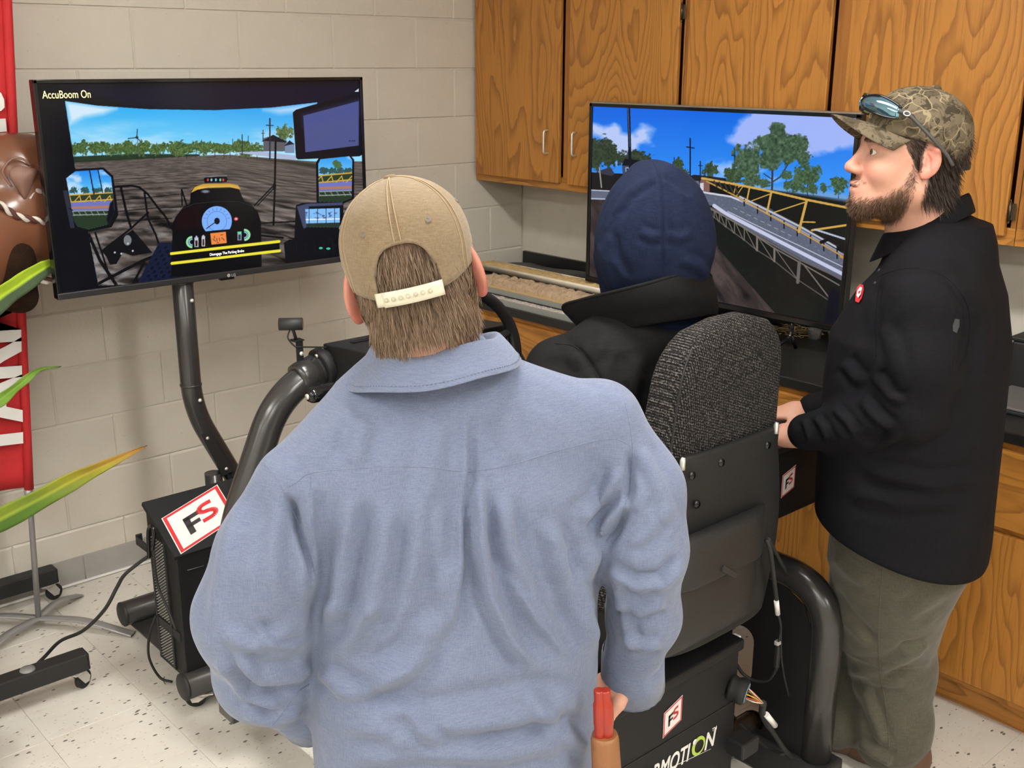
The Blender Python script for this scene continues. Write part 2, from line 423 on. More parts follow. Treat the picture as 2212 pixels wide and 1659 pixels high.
def upper(y0, y1, doors, label):
    """y0 > y1; doors: list of (ya, yb, handle_y, hinge_y)"""
    r = empty('wall_cabinet', (UX/2, (y0+y1)/2, UB), label, 'cabinet', 'oak wall cabinets')
    m = MB(); m.box((UX+0.02, y1, UB+0.012), (-0.001, y1+0.016, UT)); m.box((UX+0.02, y0-0.016, UB+0.012), (-0.001, y0, UT)); m.box((UX+0.02, y1+0.016, UB+0.012), (-0.001, y0-0.016, UB+0.03)); m.box((UX+0.02, y1+0.016, UT-0.018), (-0.001, y0-0.016, UT)); m.box((-0.012, y1+0.016, UB+0.03), (-0.001, y0-0.016, UT-0.018)); m.build('carcass', wood_frame, r)
    m = MB()
    ys = sorted({y0, y1})
    m.box((UX, y1, UB), (UX+0.02, y0, UB+0.052), 0.002).build('face_rail', wood_h, r); MB().box((UX, y1, UT-0.05), (UX+0.02, y0, UT), 0.002).build('face_rail', wood_h, r)
    edges = [y0]+[e for d in doors for e in d[:2]]+[y1]
    for a, b in zip(edges[0::2], edges[1::2]):
        a2, b2 = a-(0 if a == y0 else 0.009), b-(0 if b == y1 else 0.012)
        MB().box((UX-0.0005, b2, UB+0.0505), (UX+0.0195, a2, UT-0.0505), 0.002).build('stile', wood_frame, r)
    for ya, yb, hy, gy in doors:
        d = MB().box((UX-0.019, yb, UB+0.028), (UX-0.0012, ya, UT-0.03), 0.0035, 2).build('door', wood, r)
        if hy is not None: pull('handle', UX-0.018, hy, 1.50, 1.592, d)
        if gy is not None:
            for z in (1.452, 2.035): hinge(d, UX-0.012, gy, z)
upper(-0.003, -1.176, [(-0.022, -0.552, -0.49, None), (-0.604, -1.160, -0.655, -1.164)], 'oak wall cabinet in the corner beside the block wall, two doors with white wire pulls')
upper(-1.178, -2.440, [(-1.205, -1.785, -1.73, None), (-1.850, -2.415, -1.90, -2.4215)], 'oak wall cabinet above the counter screen with bold wavy grain on its doors')
upper(-2.442, -3.70, [(-2.47, -3.04, -2.98, None), (-3.10, -3.68, -3.15, -3.684)], 'oak wall cabinet farthest from the block wall, past the man in the camouflage cap')

# ------------------------------------------------------------------ base cabinets and worktop
BX = -0.60; CT = 0.908
def base(y0, y1, label, n=2):
    r = empty('base_cabinet', (BX/2, (y0+y1)/2, 0), label, 'cabinet', 'oak base cabinets')
    MB().box((BX+0.02, y1, 0.10), (-0.002, y0, CT-0.033)).build('carcass', wood_frame, r)
    MB().box((-0.54, y1, 0.0), (-0.50, y0, 0.10)).build('toe_kick', wood_h, r)
    for za, zb in ((0.10, 0.128), (0.60, 0.65), (CT-0.065, CT-0.033)): MB().box((BX, y1, za), (BX+0.02, y0, zb), 0.0015).build('face_rail', wood_h, r)
    w = (y0-y1)/n
    for i in range(n):
        a, b = y0-i*w, y0-(i+1)*w
        MB().box((BX-0.0005, b, 0.1285), (BX+0.0195, b+0.025, CT-0.0655)).build('stile', wood_frame, r)
        MB().box((BX-0.0005, a-0.025, 0.1285), (BX+0.0195, a, CT-0.0655)).build('stile', wood_frame, r)
        d = MB().box((BX-0.02, b+0.016, 0.125), (BX-0.0012, a-0.016, 0.612), 0.003).build('door', wood, r)
        hy = (b+0.06) if i % 2 == 0 else (a-0.06)
        pull('handle', BX-0.019, hy, 0.50, 0.59, d)
        d = MB().box((BX-0.02, b+0.016, 0.630), (BX-0.0012, a-0.016, CT-0.055), 0.003).build('drawer_front', wood_h, r)
        m = MB(); m.tube(fillet([(BX-0.019, (a+b)/2-0.046, 0.73), (BX-0.047, (a+b)/2-0.046, 0.73), (BX-0.047, (a+b)/2+0.046, 0.73), (BX-0.019, (a+b)/2+0.046, 0.73)], 0.012, 5), 0.0042, 10); m.build('handle', brushed, d)
base(-0.003, -1.10, 'oak base cabinet in the corner, under the soil trays')
base(-1.102, -2.20, 'oak base cabinet under the counter screen, behind the simulator seat')
base(-2.202, -3.70, 'oak base cabinet with wide drawers, standing behind the man in the camouflage cap')
ct = empty('countertop', (-0.31, -1.8, CT), 'long black epoxy countertop with raised backsplash along the right wall', 'countertop')
MB().box((-0.622, -3.72, CT-0.033), (-0.001, -0.002, CT), 0.004).build('slab', epoxy, ct)
m = MB(); m.box((-0.021, -3.72, CT), (-0.0015, -0.024, CT+0.095), 0.002); m.box((-0.30, -0.022, CT), (-0.0015, -0.0022, CT+0.02), 0.002); m.build('backsplash', epoxy, ct)
# ================================================================== SCREEN PICTURES (flat displays, painted as vertex colours on the panel)
def hash2(i, j, s=0):
    v = np.sin(i*127.1+j*311.7+s*74.7)*43758.5453; return v-np.floor(v)
def vnoise(x, y, s=0):
    i, j = np.floor(x), np.floor(y); f, g = x-i, y-j; f = f*f*(3-2*f); g = g*g*(3-2*g)
    return (hash2(i, j, s)*(1-f)+hash2(i+1, j, s)*f)*(1-g)+(hash2(i, j+1, s)*(1-f)+hash2(i+1, j+1, s)*f)*g
def fbm(x, y, s=0, o=4):
    t = 0; a = 0.5
    for k in range(o): t = t+a*vnoise(x*2**k, y*2**k, s+k); a *= 0.5
    return t
class Canvas:
    def __init__(s, px, py, crop, scale):
        s.x = (px-crop[0])*scale; s.y = (py-crop[1])*scale; s.c = np.zeros(px.shape+(3,)); s.aa = scale*0.7
    def blend(s, a, col):
        col = np.asarray(col, float)/255.0 if not (isinstance(col, np.ndarray) and col.ndim > 1) else col/255.0
        s.c = s.c*(1-a[..., None])+col*a[..., None]
    def sd_poly(s, pts):
        d = np.full(s.x.shape, 1e9); sign = np.ones(s.x.shape); n = len(pts)
        for i in range(n):
            (ax, ay), (bx, by) = pts[i], pts[(i+1) % n]
            ex, ey = bx-ax, by-ay; wx, wy = s.x-ax, s.y-ay
            t = np.clip((wx*ex+wy*ey)/(ex*ex+ey*ey+1e-9), 0, 1); d = np.minimum(d, (wx-ex*t)**2+(wy-ey*t)**2)
            c1 = s.y >= ay; c2 = s.y < by; c3 = ex*wy > ey*wx
            flip = (c1 & c2 & c3) | (~c1 & ~c2 & ~c3); sign = np.where(flip, -sign, sign)
        return sign*np.sqrt(d)
    def mask(s, pts, soft=None): return np.clip(0.5-s.sd_poly(pts)/(soft or s.aa), 0, 1)
    def poly(s, pts, col, soft=None, alpha=1.0, clip=None):
        a = s.mask(pts, soft)*alpha
        if clip is not None: a = a*clip
        s.blend(a, col)
    def sd_line(s, pts):
        d = np.full(s.x.shape, 1e9)
        for (ax, ay), (bx, by) in zip(pts[:-1], pts[1:]):
            ex, ey = bx-ax, by-ay; wx, wy = s.x-ax, s.y-ay
            t = np.clip((wx*ex+wy*ey)/(ex*ex+ey*ey+1e-9), 0, 1); d = np.minimum(d, (wx-ex*t)**2+(wy-ey*t)**2)
        return np.sqrt(d)
    def line(s, pts, w, col, alpha=1.0, clip=None):
        a = np.clip(0.5-(s.sd_line(pts)-w/2)/s.aa, 0, 1)*alpha
        if clip is not None: a = a*clip
        s.blend(a, col)
    def ell(s, cx, cy, rx, ry, col, alpha=1.0, soft=None, clip=None):
        q = (np.hypot((s.x-cx)/rx, (s.y-cy)/ry)-1)*min(rx, ry)
        a = np.clip(0.5-q/(soft or s.aa), 0, 1)*alpha
        if clip is not None: a = a*clip
        s.blend(a, col)
    def tree(s, cx, cy, w, h, seed, dark=(28, 48, 26), lite=(96, 128, 74), dens=0.47, trunk=None, clip=None):
        if trunk: s.line([(cx, cy), (cx+trunk[0], cy+trunk[1])], max(3, w*0.035), (38, 34, 30), clip=clip)
        q = np.hypot((s.x-cx)/(w/2), (s.y-cy)/(h/2)); k = max(w, h)
        n = fbm(s.x/k*7+seed*3, s.y/k*7, seed, 4); a = np.clip(((n-dens)+0.38*(1-q**2))*9, 0, 1)*(q < 1.25)
        n2 = fbm(s.x/k*16+seed, s.y/k*16, seed+5, 3)
        col = np.asarray(dark)*(1-n2[..., None]*1.1).clip(0, 1)+np.asarray(lite)*(n2[..., None]*1.1).clip(0, 1)
        if clip is not None: a = a*clip
        s.blend(a, col)

def paint_left(c):
    X, Y = c.x, c.y
    c.c[:] = np.array((4, 5, 12))/255
    c.poly([(330, 140), (2085, 110), (2085, 300), (1300, 290), (700, 260)], (16, 17, 40), 60, 0.9)
    win = c.mask([(285, 222), (480, 250), (800, 272), (1200, 278), (1550, 262), (1830, 230), (1830, 240), (2110, 560), (2110, 1000), (1990, 1000), (1980, 1230), (1625, 1225), (1480, 1290), (690, 1345), (490, 1352), (430, 1040), (345, 620)])
    g = np.clip((Y-230)/330, 0, 1)[..., None]
    sky = (1-g)*np.array((38, 168, 240))+g*np.array((150, 222, 252))
    lb = np.clip((X-900)/900, 0, 1)[..., None]*(1-g); sky = sky*(1-0.25*lb)+np.array((40, 110, 225))*0.25*lb
    cl = np.clip((fbm(X/260, Y/70, 3)-0.42)*3.2, 0, 1)*np.clip(1.6-np.abs(Y-500)/110, 0, 1)*0.6
    sky = sky*(1-cl[..., None])+np.array((222, 238, 252))*cl[..., None]
    c.blend(win, sky)
    c.poly([(285, 222), (600, 268), (520, 300), (400, 320), (318, 360)], (226, 240, 250), 40, 0.9, win)
    c.poly([(1500, 275), (1830, 232), (1700, 290), (1600, 300)], (205, 228, 252), 40, 0.8, win)
    # ground
    hy = 588+(550-588)*np.clip((X-330)/900, 0, 1)+np.clip((X-1300)/500, 0, 1)*40
    fld = np.clip((Y-hy)/3, 0, 1)*win; dep = np.clip((Y-hy)/650, 0.002, 1)
    rows = np.sin(60*np.log(dep*40+1)+fbm(X/120, Y/25, 8)*5+(X-1100)/900*2.5); tex = fbm(X/(30+160*dep), Y/(8+45*dep), 4)
    base = np.array((128, 115, 108))*(1-dep[..., None]*0.25)
    shade = 0.72+0.55*(tex-0.45)*2*(0.5+dep)+0.22*rows*(0.25+dep)
    light = np.clip((tex-0.52)*5, 0, 1)*np.clip((dep-0.3)*1.6, 0, 1)
    colr = base*np.clip(shade, 0.12, 1.6)[..., None]; colr = colr*(1-light[..., None])+np.array((150, 148, 150))*light[..., None]
    dk = np.clip((0.36-tex)*8, 0, 1)*np.clip((dep-0.25)*2, 0, 1); colr = colr*(1-0.8*dk[..., None])
    c.blend(fld, colr)
    # tree line
    c.poly([(330, 562), (700, 545), (1110, 548), (1110, 558), (330, 600)], (30, 46, 26), 6, 0.95, win)
    for i in range(22):
        x = 350+i*53+RNG.uniform(-10, 10); h = RNG.uniform(70, 115)
        c.tree(x, 512+RNG.uniform(-8, 8), RNG.uniform(80, 120), h*0.9, i, (26, 48, 20), (128, 158, 88), 0.50, (0, 60), win*(X < 1500))
    c.tree(1625, 415, 110, 90, 40, (40, 64, 34), (140, 160, 100), 0.45, (0, 80), win)
    c.poly([(1320, 536), (1480, 530), (1700, 556), (1700, 585), (1500, 560)], (170, 184, 214), None, 1, win)
    c.poly([(1300, 560), (1700, 590), (1850, 612), (1850, 640), (1560, 590)], (44, 44, 34), 8, 0.8, win)
    c.poly([(1500, 450), (1560, 432), (1640, 470), (1640, 530), (1500, 530)], (92, 92, 98), None, 1, win)
    c.poly([(1488, 470), (1560, 428), (1650, 474), (1640, 476), (1510, 466)], (24, 24, 34), None, 1, win)
    c.poly([(1632, 495), (1660, 465), (1690, 490), (1690, 540), (1632, 540)], (120, 140, 170), None, 1, win); c.poly([(1628, 498), (1660, 462), (1692, 486), (1660, 490)], (30, 32, 46), None, 1, win)
    for x, a, b, w in ((1540, 330, 578, 9), (1370, 428, 552, 6), (1498, 400, 470, 5), (1407, 436, 470, 4), (1312, 455, 490, 4)): c.line([(x, a), (x, b)], w, (40, 44, 58), 1, win)
    c.line([(1518, 370), (1560, 372)], 6, (40, 44, 58), 1, win); c.line([(1488, 420), (1508, 420)], 4, (40, 44, 58), 1, win)
    for q in ((728, 395), (672, 452), (752, 476)): c.line([(725, 445), q], 6, (48, 54, 60), 1, win)
    c.line([(728, 448), (735, 560)], 5, (70, 80, 84), 0.7, win); c.ell(725, 445, 9, 9, (40, 46, 50))
    # railings
    K = (7, 7, 9)
    for pts, w in (([(590, 748), (690, 740), (740, 750), (790, 790), (850, 870), (900, 930), (945, 1010)], 13), ([(628, 755), (660, 900), (690, 1000)], 15), ([(772, 785), (792, 940), (840, 1040), (860, 1100)], 12),
                   ([(510, 1142), (680, 1010), (795, 905)], 12), ([(430, 1040), (500, 1200), (600, 1350)], 20), ([(490, 1340), (760, 1200), (940, 1130)], 18), ([(470, 1030), (520, 1180), (560, 1310)], 12),
                   ([(1575, 470), (1570, 760), (1562, 980)], 12), ([(1445, 862), (1560, 742)], 8), ([(1465, 860), (1575, 745)], 6), ([(1485, 970), (1700, 960)], 9), ([(1480, 1045), (1620, 1060)], 12), ([(700, 1345), (770, 1210)], 14),
                   ([(590, 830), (780, 815), (1000, 790)], 4), ([(600, 900), (800, 880), (1000, 870)], 5), ([(640, 960), (940, 940)], 5), ([(1000, 765), (1030, 860)], 10), ([(998, 765), (1003, 860)], 8)): c.line(pts, w, K, 1, win)
    c.ell(1568, 745, 10, 26, K)
    c.poly([(510, 1140), (700, 1010), (820, 1150), (700, 1170), (640, 1150), (600, 1220), (560, 1225), (540, 1180)], (8, 9, 13)); c.ell(668, 1075, 24, 32, (120, 122, 126))
    for x, y in ((590, 1150), (630, 1157), (700, 1140), (670, 1095)): c.ell(x, y, 6, 6, (190, 195, 205))
    # cab floor mat and pillar
    c.poly([(725, 1345), (860, 1090), (945, 1090), (985, 1305)], (16, 24, 52))
    dots = (np.sin(X/7.5+Y/16)*np.sin(Y/8) > 0.35)*c.mask([(760, 1330), (860, 1110), (940, 1110), (975, 1300)]); c.blend(dots*0.8, (5, 7, 16))
    # dash
    hood = [(1050, 850), (1055, 780), (1080, 745), (1130, 730), (1290, 728), (1340, 740), (1362, 790), (1385, 840)]
    c.poly(hood, (5, 5, 8)); c.poly([(1055, 785), (1080, 748), (1130, 730), (1290, 727), (1345, 738), (1362, 765), (1290, 748), (1160, 752), (1095, 766)], (206, 160, 60))
    c.poly([(1080, 760), (1110, 748), (1290, 742), (1340, 752), (1290, 752), (1160, 756)], (232, 196, 96), 8, 0.7); c.ell(1145, 776, 24, 9, (150, 160, 180), 0.8, 8)
    c.poly([(1135, 700), (1145, 682), (1270, 678), (1282, 700), (1275, 718), (1140, 724)], (3, 3, 4)); c.line([(1142, 686), (1275, 680)], 5, (150, 155, 165), 0.9)
    for x, cc in ((1160, (200, 60, 70)), (1182, (120, 200, 190)), (1209, (120, 180, 220)), (1236, (110, 200, 150)), (1254, (210, 60, 60))): c.ell(x, 705, 6, 9, cc)
    dash = [(935, 1300), (945, 970), (965, 930), (1010, 870), (1080, 835), (1220, 822), (1350, 822), (1420, 850), (1465, 900), (1485, 960), (1490, 1270)]
    c.poly(dash, (4, 4, 6)); c.poly([(960, 1010), (965, 940), (1015, 880), (1110, 850), (1120, 1000)], (28, 5, 9), 40, 0.8)
    c.line([(985, 890), (1080, 850), (1220, 838), (1350, 838), (1440, 868)], 4, (70, 74, 84), 0.5)
    gm = np.clip(0.5-(np.hypot(X-1215, (Y-958)*1.0)-92)/c.aa, 0, 1)*np.clip(0.5-(Y-(1022-(X-1125)*0.09))/c.aa, 0, 1)
    c.blend(gm, (126, 176, 250)); ring = np.clip(0.5-(np.abs(np.hypot(X-1215, Y-958)-60)-2)/c.aa, 0, 1)*gm; c.blend(ring*0.5, (60, 90, 170))
    for k in range(9):
        a = math.pi*(1.08+k*0.105); c.line([(1215+70*math.cos(a), 958+70*math.sin(a)), (1215+80*math.cos(a), 958+80*math.sin(a))], 4, (70, 100, 180), 0.7)
    c.ell(1216, 957, 17, 20, (10, 12, 22)); c.line([(1216, 957), (1152, 1003)], 5, (20, 22, 36))
    c.ell(1333, 944, 13, 11, (220, 70, 90)); c.ell(1333, 944, 6, 5, (250, 200, 200))
    c.poly([(1175, 1032), (1270, 1022), (1276, 1092), (1182, 1102)], (236, 138, 70))
    for pts in ([(1200, 1050), (1200, 1062)], [(1240, 1042), (1252, 1041)], [(1192, 1068), (1206, 1080)], [(1214, 1064), (1216, 1080)], [(1230, 1062), (1232, 1078)], [(1246, 1060), (1260, 1074)], [(1216, 1090), (1226, 1089)]): c.line(pts, 6, (120, 60, 34), 0.8)
    for cx_, sgn in ((1063, -1), (1384, 1)):
        rr = np.hypot(X-cx_, (Y-(1086 if sgn < 0 else 1042))); a = np.clip(0.5-(np.abs(rr-30)-7)/c.aa, 0, 1)*((X-cx_)*sgn > -2); c.blend(a, (150, 220, 160))
        a = np.clip(0.5-(np.abs(rr-17)-4)/c.aa, 0, 1)*((X-cx_)*sgn > -2); c.blend(a, (140, 180, 230))
    for x0, y0, x1, y1, cc in ((1078, 1058, 1102, 1116, (190, 200, 210)), (1122, 1050, 1143, 1112, (200, 200, 205)), (1342, 1022, 1366, 1075, (150, 170, 190))):
        c.poly([(x0, y0), (x1, y0), (x1, y1), (x0, y1)], cc); c.poly([(x0+5, y0+18), (x1-5, y0+18), (x1-5, y1-4), (x0+5, y1-4)], (60, 30, 30) if x0 < 1300 else (40, 50, 60))
    c.poly([(1342, 1022), (1366, 1022), (1366, 1034), (1342, 1034)], (90, 220, 150)); c.ell(1090, 1054, 6, 7, (180, 190, 230)); c.ell(1132, 1048, 6, 6, (180, 190, 230))
    c.line([(936, 1157), (1596, 1082)], 17, (236, 226, 62)); c.line([(940, 1217), (1600, 1139)], 17, (236, 226, 62))
    c.poly([(936, 1166), (1598, 1092), (1600, 1131), (940, 1207)], (4, 4, 5))
    # monitor
    c.poly([(1680, 292), (1700, 275), (2090, 165), (2115, 300), (2115, 545), (2090, 560), (1712, 580), (1700, 570)], (9, 10, 20)); c.poly([(1745, 312), (2084, 222), (2084, 494), (1757, 536)], (76, 84, 138))
    c.poly([(1745, 312), (2084, 222), (2084, 300), (1750, 380)], (70, 80, 146), 60, 0.6)
    for x in (2030, 2045, 2058): c.ell(x, 466, 5, 4, (30, 32, 60))
    c.poly([(2058, 165), (2084, 145), (2084, 165)], (210, 225, 240))
    # left mirror
    def mirror(out, inn, y_split, seed):
        c.poly(out, (8, 9, 14)); mk = c.mask(inn); g2 = np.clip((Y-(y_split-170))/170, 0, 1)[..., None]
        sk = (1-g2)*np.array((30, 130, 235))+g2*np.array((110, 205, 250)); cl2 = np.clip((fbm(X/90, Y/50, seed)-0.45)*5, 0, 1)[..., None]
        c.blend(mk, sk*(1-0.8*cl2)+np.array((215, 232, 250))*0.8*cl2)
        x0 = min(p[0] for p in inn); x1 = max(p[0] for p in inn)
        for k in range(4): c.tree(x0+(x1-x0)*(0.15+0.24*k), y_split-30, 60, 40, seed+k, (30, 60, 60), (70, 110, 110), 0.45, None, mk)
        c.poly([(x0, y_split), (x1, y_split-15), (x1, y_split+45), (x0, y_split+50)], (40, 60, 40), None, 1, mk)
        c.poly([(x0, y_split+45), (x1, y_split+30), (x1, y_split+95), (x0, y_split+95)], (110, 116, 190), None, 1, mk); c.poly([(x0, y_split+70), (x1, y_split+60), (x1, y_split+78), (x0, y_split+84)], (190, 120, 70), 6, 0.8, mk)
        c.poly([(x0, y_split+95), (x1, y_split+88), (x1, y_split+400), (x0, y_split+400)], (36, 54, 34), None, 1, mk)
        for yy in (98, 122): c.line([(x0, y_split+yy), (x1, y_split+yy-8)], 6, (170, 180, 180), 0.8, mk)
        for k in range(7): c.line([(x0+k*38, y_split+98), (x0+k*38+14, y_split+122)], 4, (160, 170, 170), 0.8, mk)
        for yy in (0, 42): c.line([(x0, y_split+yy), (x1, y_split+yy-18)], 8, (206, 166, 66), 1, mk)
        for k in range(5): c.line([(x0+20+k*62, y_split+2), (x0-14+k*62, y_split+40)], 6, (206, 166, 66), 1, mk); c.line([(x0+20+k*62, y_split+2), (x0+30+k*62, y_split+36)], 6, (206, 166, 66), 1, mk)
        return mk
    mk = mirror([(282, 690), (345, 640), (520, 628), (580, 680), (612, 920), (570, 995), (430, 1022), (355, 1000), (325, 950)], [(292, 695), (348, 652), (515, 642), (568, 690), (588, 890), (556, 975), (430, 1008), (362, 990), (338, 950)], 800, 21)
    c.line([(435, 645), (462, 790)], 8, (30, 30, 50), 1, mk); c.line([(487, 645), (515, 780)], 7, (30, 30, 50), 1, mk); c.poly([(540, 950), (560, 850), (600, 800), (600, 990), (560, 1000)], (8, 10, 18), 8, 1, mk)
    mk = mirror([(1822, 600), (1840, 570), (2030, 552), (2056, 580), (2056, 820), (1990, 850), (1826, 850)], [(1836, 606), (1850, 578), (2026, 560), (2045, 585), (2040, 815), (1985, 838), (1842, 838)], 680, 33)
    c.tree(1950, 610, 60, 50, 77, (40, 80, 50), (110, 140, 90), 0.45, (-10, 40), mk)
    # lower right display and pedestal
    c.poly([(1690, 1060), (1700, 860), (1740, 845), (1990, 840), (1990, 1060), (1760, 1090), (1640, 1060)], (10, 11, 17)); c.poly([(1705, 868), (1770, 850), (1985, 842), (1985, 860), (1780, 868), (1760, 1000), (1745, 1002)], (90, 98, 140), 6, 0.7)
    d = [(1756, 884), (1968, 878), (1968, 996), (1762, 994)]; mk = c.mask(d); c.blend(mk, (130, 190, 245))
    c.blend(mk*np.clip((fbm(X/18, Y/14, 9)-0.5)*6, 0, 1)*(Y > 900)*(Y < 945), (70, 80, 120)); c.line([(1756, 948), (1968, 944)], 8, (235, 240, 250), 1, mk); c.poly([(1756, 972), (1968, 966), (1968, 1000), (1756, 1000)], (40, 52, 40), None, 1, mk)
    for k in range(4): c.line([(1780+k*52, 880), (1780+k*52, 992)], 4, (30, 36, 70), 1, mk)
    c.poly([(1625, 1090), (1660, 1070), (1990, 1085), (1990, 1240), (1640, 1240)], (9, 10, 16)); c.ell(1852, 1123, 12, 7, (70, 190, 160)); c.ell(1898, 1126, 13, 7, (70, 190, 160))
    for k in range(5): c.line([(1700+k*56, 1085), (1705+k*56, 1150)], 3, (34, 36, 50), 0.8)
    c.poly([(272, 770), (300, 770), (345, 1000), (318, 1000)], (44, 46, 60)); c.line([(310, 880), (330, 890)], 6, (10, 10, 16))

def paint_right(c):
    X, Y = c.x, c.y
    g = np.clip((Y-150)/620, 0, 1)[..., None]
    sky = (1-g)*np.array((10, 98, 226))+g*np.array((66, 158, 250)); c.c[:] = sky/255
    cl = np.clip((fbm(X/240, Y/80, 12)-0.5)*4, 0, 1)*np.clip(1.3-np.abs(Y-620)/140, 0, 1)*0.65; c.blend(cl, (176, 206, 250))
    def cloud(pts, seed, col=(166, 184, 248)):
        d = c.sd_poly(pts)+(fbm(X/90, Y/60, seed)-0.5)*90; c.blend(np.clip(0.5-d/50, 0, 1)*0.95, col)
    cloud([(1180, 150), (1900, 150), (1900, 430), (1720, 450), (1560, 492), (1440, 470), (1300, 430), (1090, 420), (1020, 385), (1080, 280)], 3)
    cloud([(100, 250), (200, 290), (300, 300), (310, 330), (400, 330), (460, 295), (510, 330), (500, 390), (440, 420), (380, 470), (280, 520), (250, 420), (120, 330)], 8, (190, 204, 246))
    cloud([(920, 560), (1060, 540), (1200, 590), (1000, 600)], 9, (150, 190, 250))
    # ground
    c.poly([(100, 590), (330, 600), (850, 640), (1100, 680), (1900, 780), (1900, 1700), (100, 1700)], (17, 21, 17))
    hz = np.clip((Y-700)/90, 0, 1); c.poly([(1180, 680), (1500, 700), (1850, 745), (1850, 790), (1300, 705)], (120, 160, 210), 24, 0.8)
    br = [(100, 770), (260, 770), (900, 850), (960, 1100), (1400, 1600), (1000, 1600), (100, 1300)]; c.poly(br, (50, 42, 42)); mk = c.mask(br)
    n = fbm((X*0.8-Y*0.55)/46, (X*0.55+Y*0.8)/220, 5); c.blend(mk*np.clip((n-0.45)*4, 0, 1)*0.7, (92, 78, 76)); c.blend(mk*np.clip((0.40-n)*7, 0, 1), (14, 12, 16))
    c.poly([(900, 880), (960, 900), (1700, 1400), (1700, 1600), (1420, 1600), (930, 1050)], (15, 20, 17), 30); c.blend(c.mask([(900, 880), (1700, 1400), (1700, 1700), (1000, 1700)])*np.clip((fbm(X/40, Y/40, 2)-0.5)*3, 0, 1)*0.4, (34, 40, 34))
    # left road, houses, trees
    for t in ((150, 470, 200, 220, 1, (10, 210)), (215, 440, 130, 180, 2, None), (240, 480, 90, 160, 3, None), (400, 490, 220, 110, 4, None), (300, 500, 90, 80, 6, None)): c.tree(t[0], t[1], t[2], t[3], t[4], (24, 34, 26), (76, 92, 66), 0.45, t[5])
    c.poly([(100, 590), (330, 610), (330, 720), (100, 720)], (28, 26, 28)); c.poly([(170, 580), (240, 555), (270, 600), (250, 615), (180, 600)], (54, 56, 70)); c.line([(168, 560), (182, 690)], 9, (150, 146, 140))
    c.poly([(318, 540), (620, 552), (620, 640), (326, 640)], (62, 72, 100)); c.poly([(318, 545), (336, 500), (590, 530), (600, 556)], (14, 16, 26)); c.poly([(342, 558), (364, 558), (364, 595), (342, 595)], (170, 190, 220)); c.poly([(347, 563), (359, 563), (359, 590), (347, 590)], (40, 48, 70))
    c.poly([(100, 706), (262, 714), (262, 772), (100, 765)], (98, 104, 124)); c.line([(100, 708), (262, 716)], 7, (190, 196, 214)); c.line([(100, 765), (262, 770)], 9, (176, 182, 204))
    for x, y0, y1, w in ((366, 140, 610, 20), (771, 366, 640, 9), (1066, 430, 650, 8), (838, 518, 650, 7), (665, 492, 580, 5)): c.line([(x-4 if w > 15 else x, y0), (x+8 if w > 15 else x, y1)], w, (16, 18, 34))
    c.line([(357, 140), (370, 420)], 2.5, (130, 170, 240), 0.8); c.line([(747, 422), (797, 430)], 7, (16, 18, 34)); c.line([(1048, 478), (1084, 486)], 7, (16, 18, 34)); c.line([(826, 545), (852, 548)], 5, (16, 18, 34))
    for t in ((690, 540, 70, 90, 11), (735, 600, 60, 60, 12), (905, 580, 100, 110, 13), (1060, 610, 130, 120, 14)): c.tree(*t, (26, 42, 26), (90, 112, 76), 0.45, None)
    c.poly([(740, 620), (800, 606), (1010, 630), (1010, 660), (800, 680), (740, 640)], (30, 32, 40)); c.poly([(740, 640), (830, 650), (830, 690), (790, 690)], (96, 108, 140)); c.poly([(834, 660), (848, 630), (900, 660), (900, 722), (836, 716)], (130, 92, 84)); c.poly([(836, 664), (860, 660), (860, 712), (838, 708)], (210, 208, 214))
    # big tree
    c.line([(1318, 540), (1314, 720)], 13, (52, 52, 54)); c.line([(1310, 660), (1370, 620), (1430, 520)], 10, (60, 64, 66)); c.line([(1165, 600), (1170, 680)], 9, (70, 72, 70)); c.line([(1318, 640), (1260, 600)], 7, (50, 52, 54))
    for t in ((1340, 420, 330, 270, 21), (1300, 500, 260, 150, 22), (1150, 520, 200, 230, 23), (1480, 400, 180, 130, 24), (1520, 490, 110, 90, 25), (1180, 640, 130, 110, 26), (1260, 660, 90, 70, 27)): c.tree(*t, (26, 46, 32), (112, 140, 108), 0.44, None)
    for t in ((1550, 620, 170, 190, 31), (1410, 610, 80, 60, 32), (1450, 680, 110, 90, 33), (1590, 700, 70, 70, 34), (1755, 680, 120, 120, 35), (1655, 690, 50, 60, 36)): c.tree(*t, (30, 52, 34), (104, 136, 96), 0.45, (0, t[3]*0.7))
    # road
    road = [(850, 715), (1040, 745), (1300, 830), (1850, 1170), (1850, 1350), (1500, 1160), (1250, 1020), (1000, 880), (930, 812), (880, 810), (840, 760)]
    c.poly(road, (92, 98, 118)); mk = c.mask(road); c.blend(mk*np.clip((fbm(X/9, Y/7, 17)-0.5)*4, 0, 1)*0.5, (126, 132, 154))
    c.line([(850, 722), (1040, 752), (1120, 785)], 12, (206, 208, 222)); c.line([(930, 812), (1000, 860), (1250, 990), (1500, 1120), (1850, 1300)], 24, (196, 200, 226)); c.line([(1020, 850), (1250, 962), (1500, 1080), (1850, 1250)], 5, (200, 204, 222)); c.line([(880, 818), (950, 850), (1250, 1030), (1500, 1170), (1850, 1330)], 14, (98, 94, 98))
    for k in range(9): c.line([(1060+k*45, 826+k*22), (1082+k*45, 837+k*22)], 5, (150, 176, 150), 0.8)
    # rail and yellow boom
    for o, w, cc in ((0, 12, (186, 190, 204)), (22, 9, (150, 156, 176)), (-12, 4, (40, 44, 50))): c.line([(1100, 752+o), (1300, 850+o), (1500, 950+o), (1850, 1150+o)], w, cc)
    for k in range(8): x = 1130+k*88; c.line([(x, 770+k*48), (x, 812+k*50)], 9, (16, 18, 20))
    Yl = (206, 164, 80)
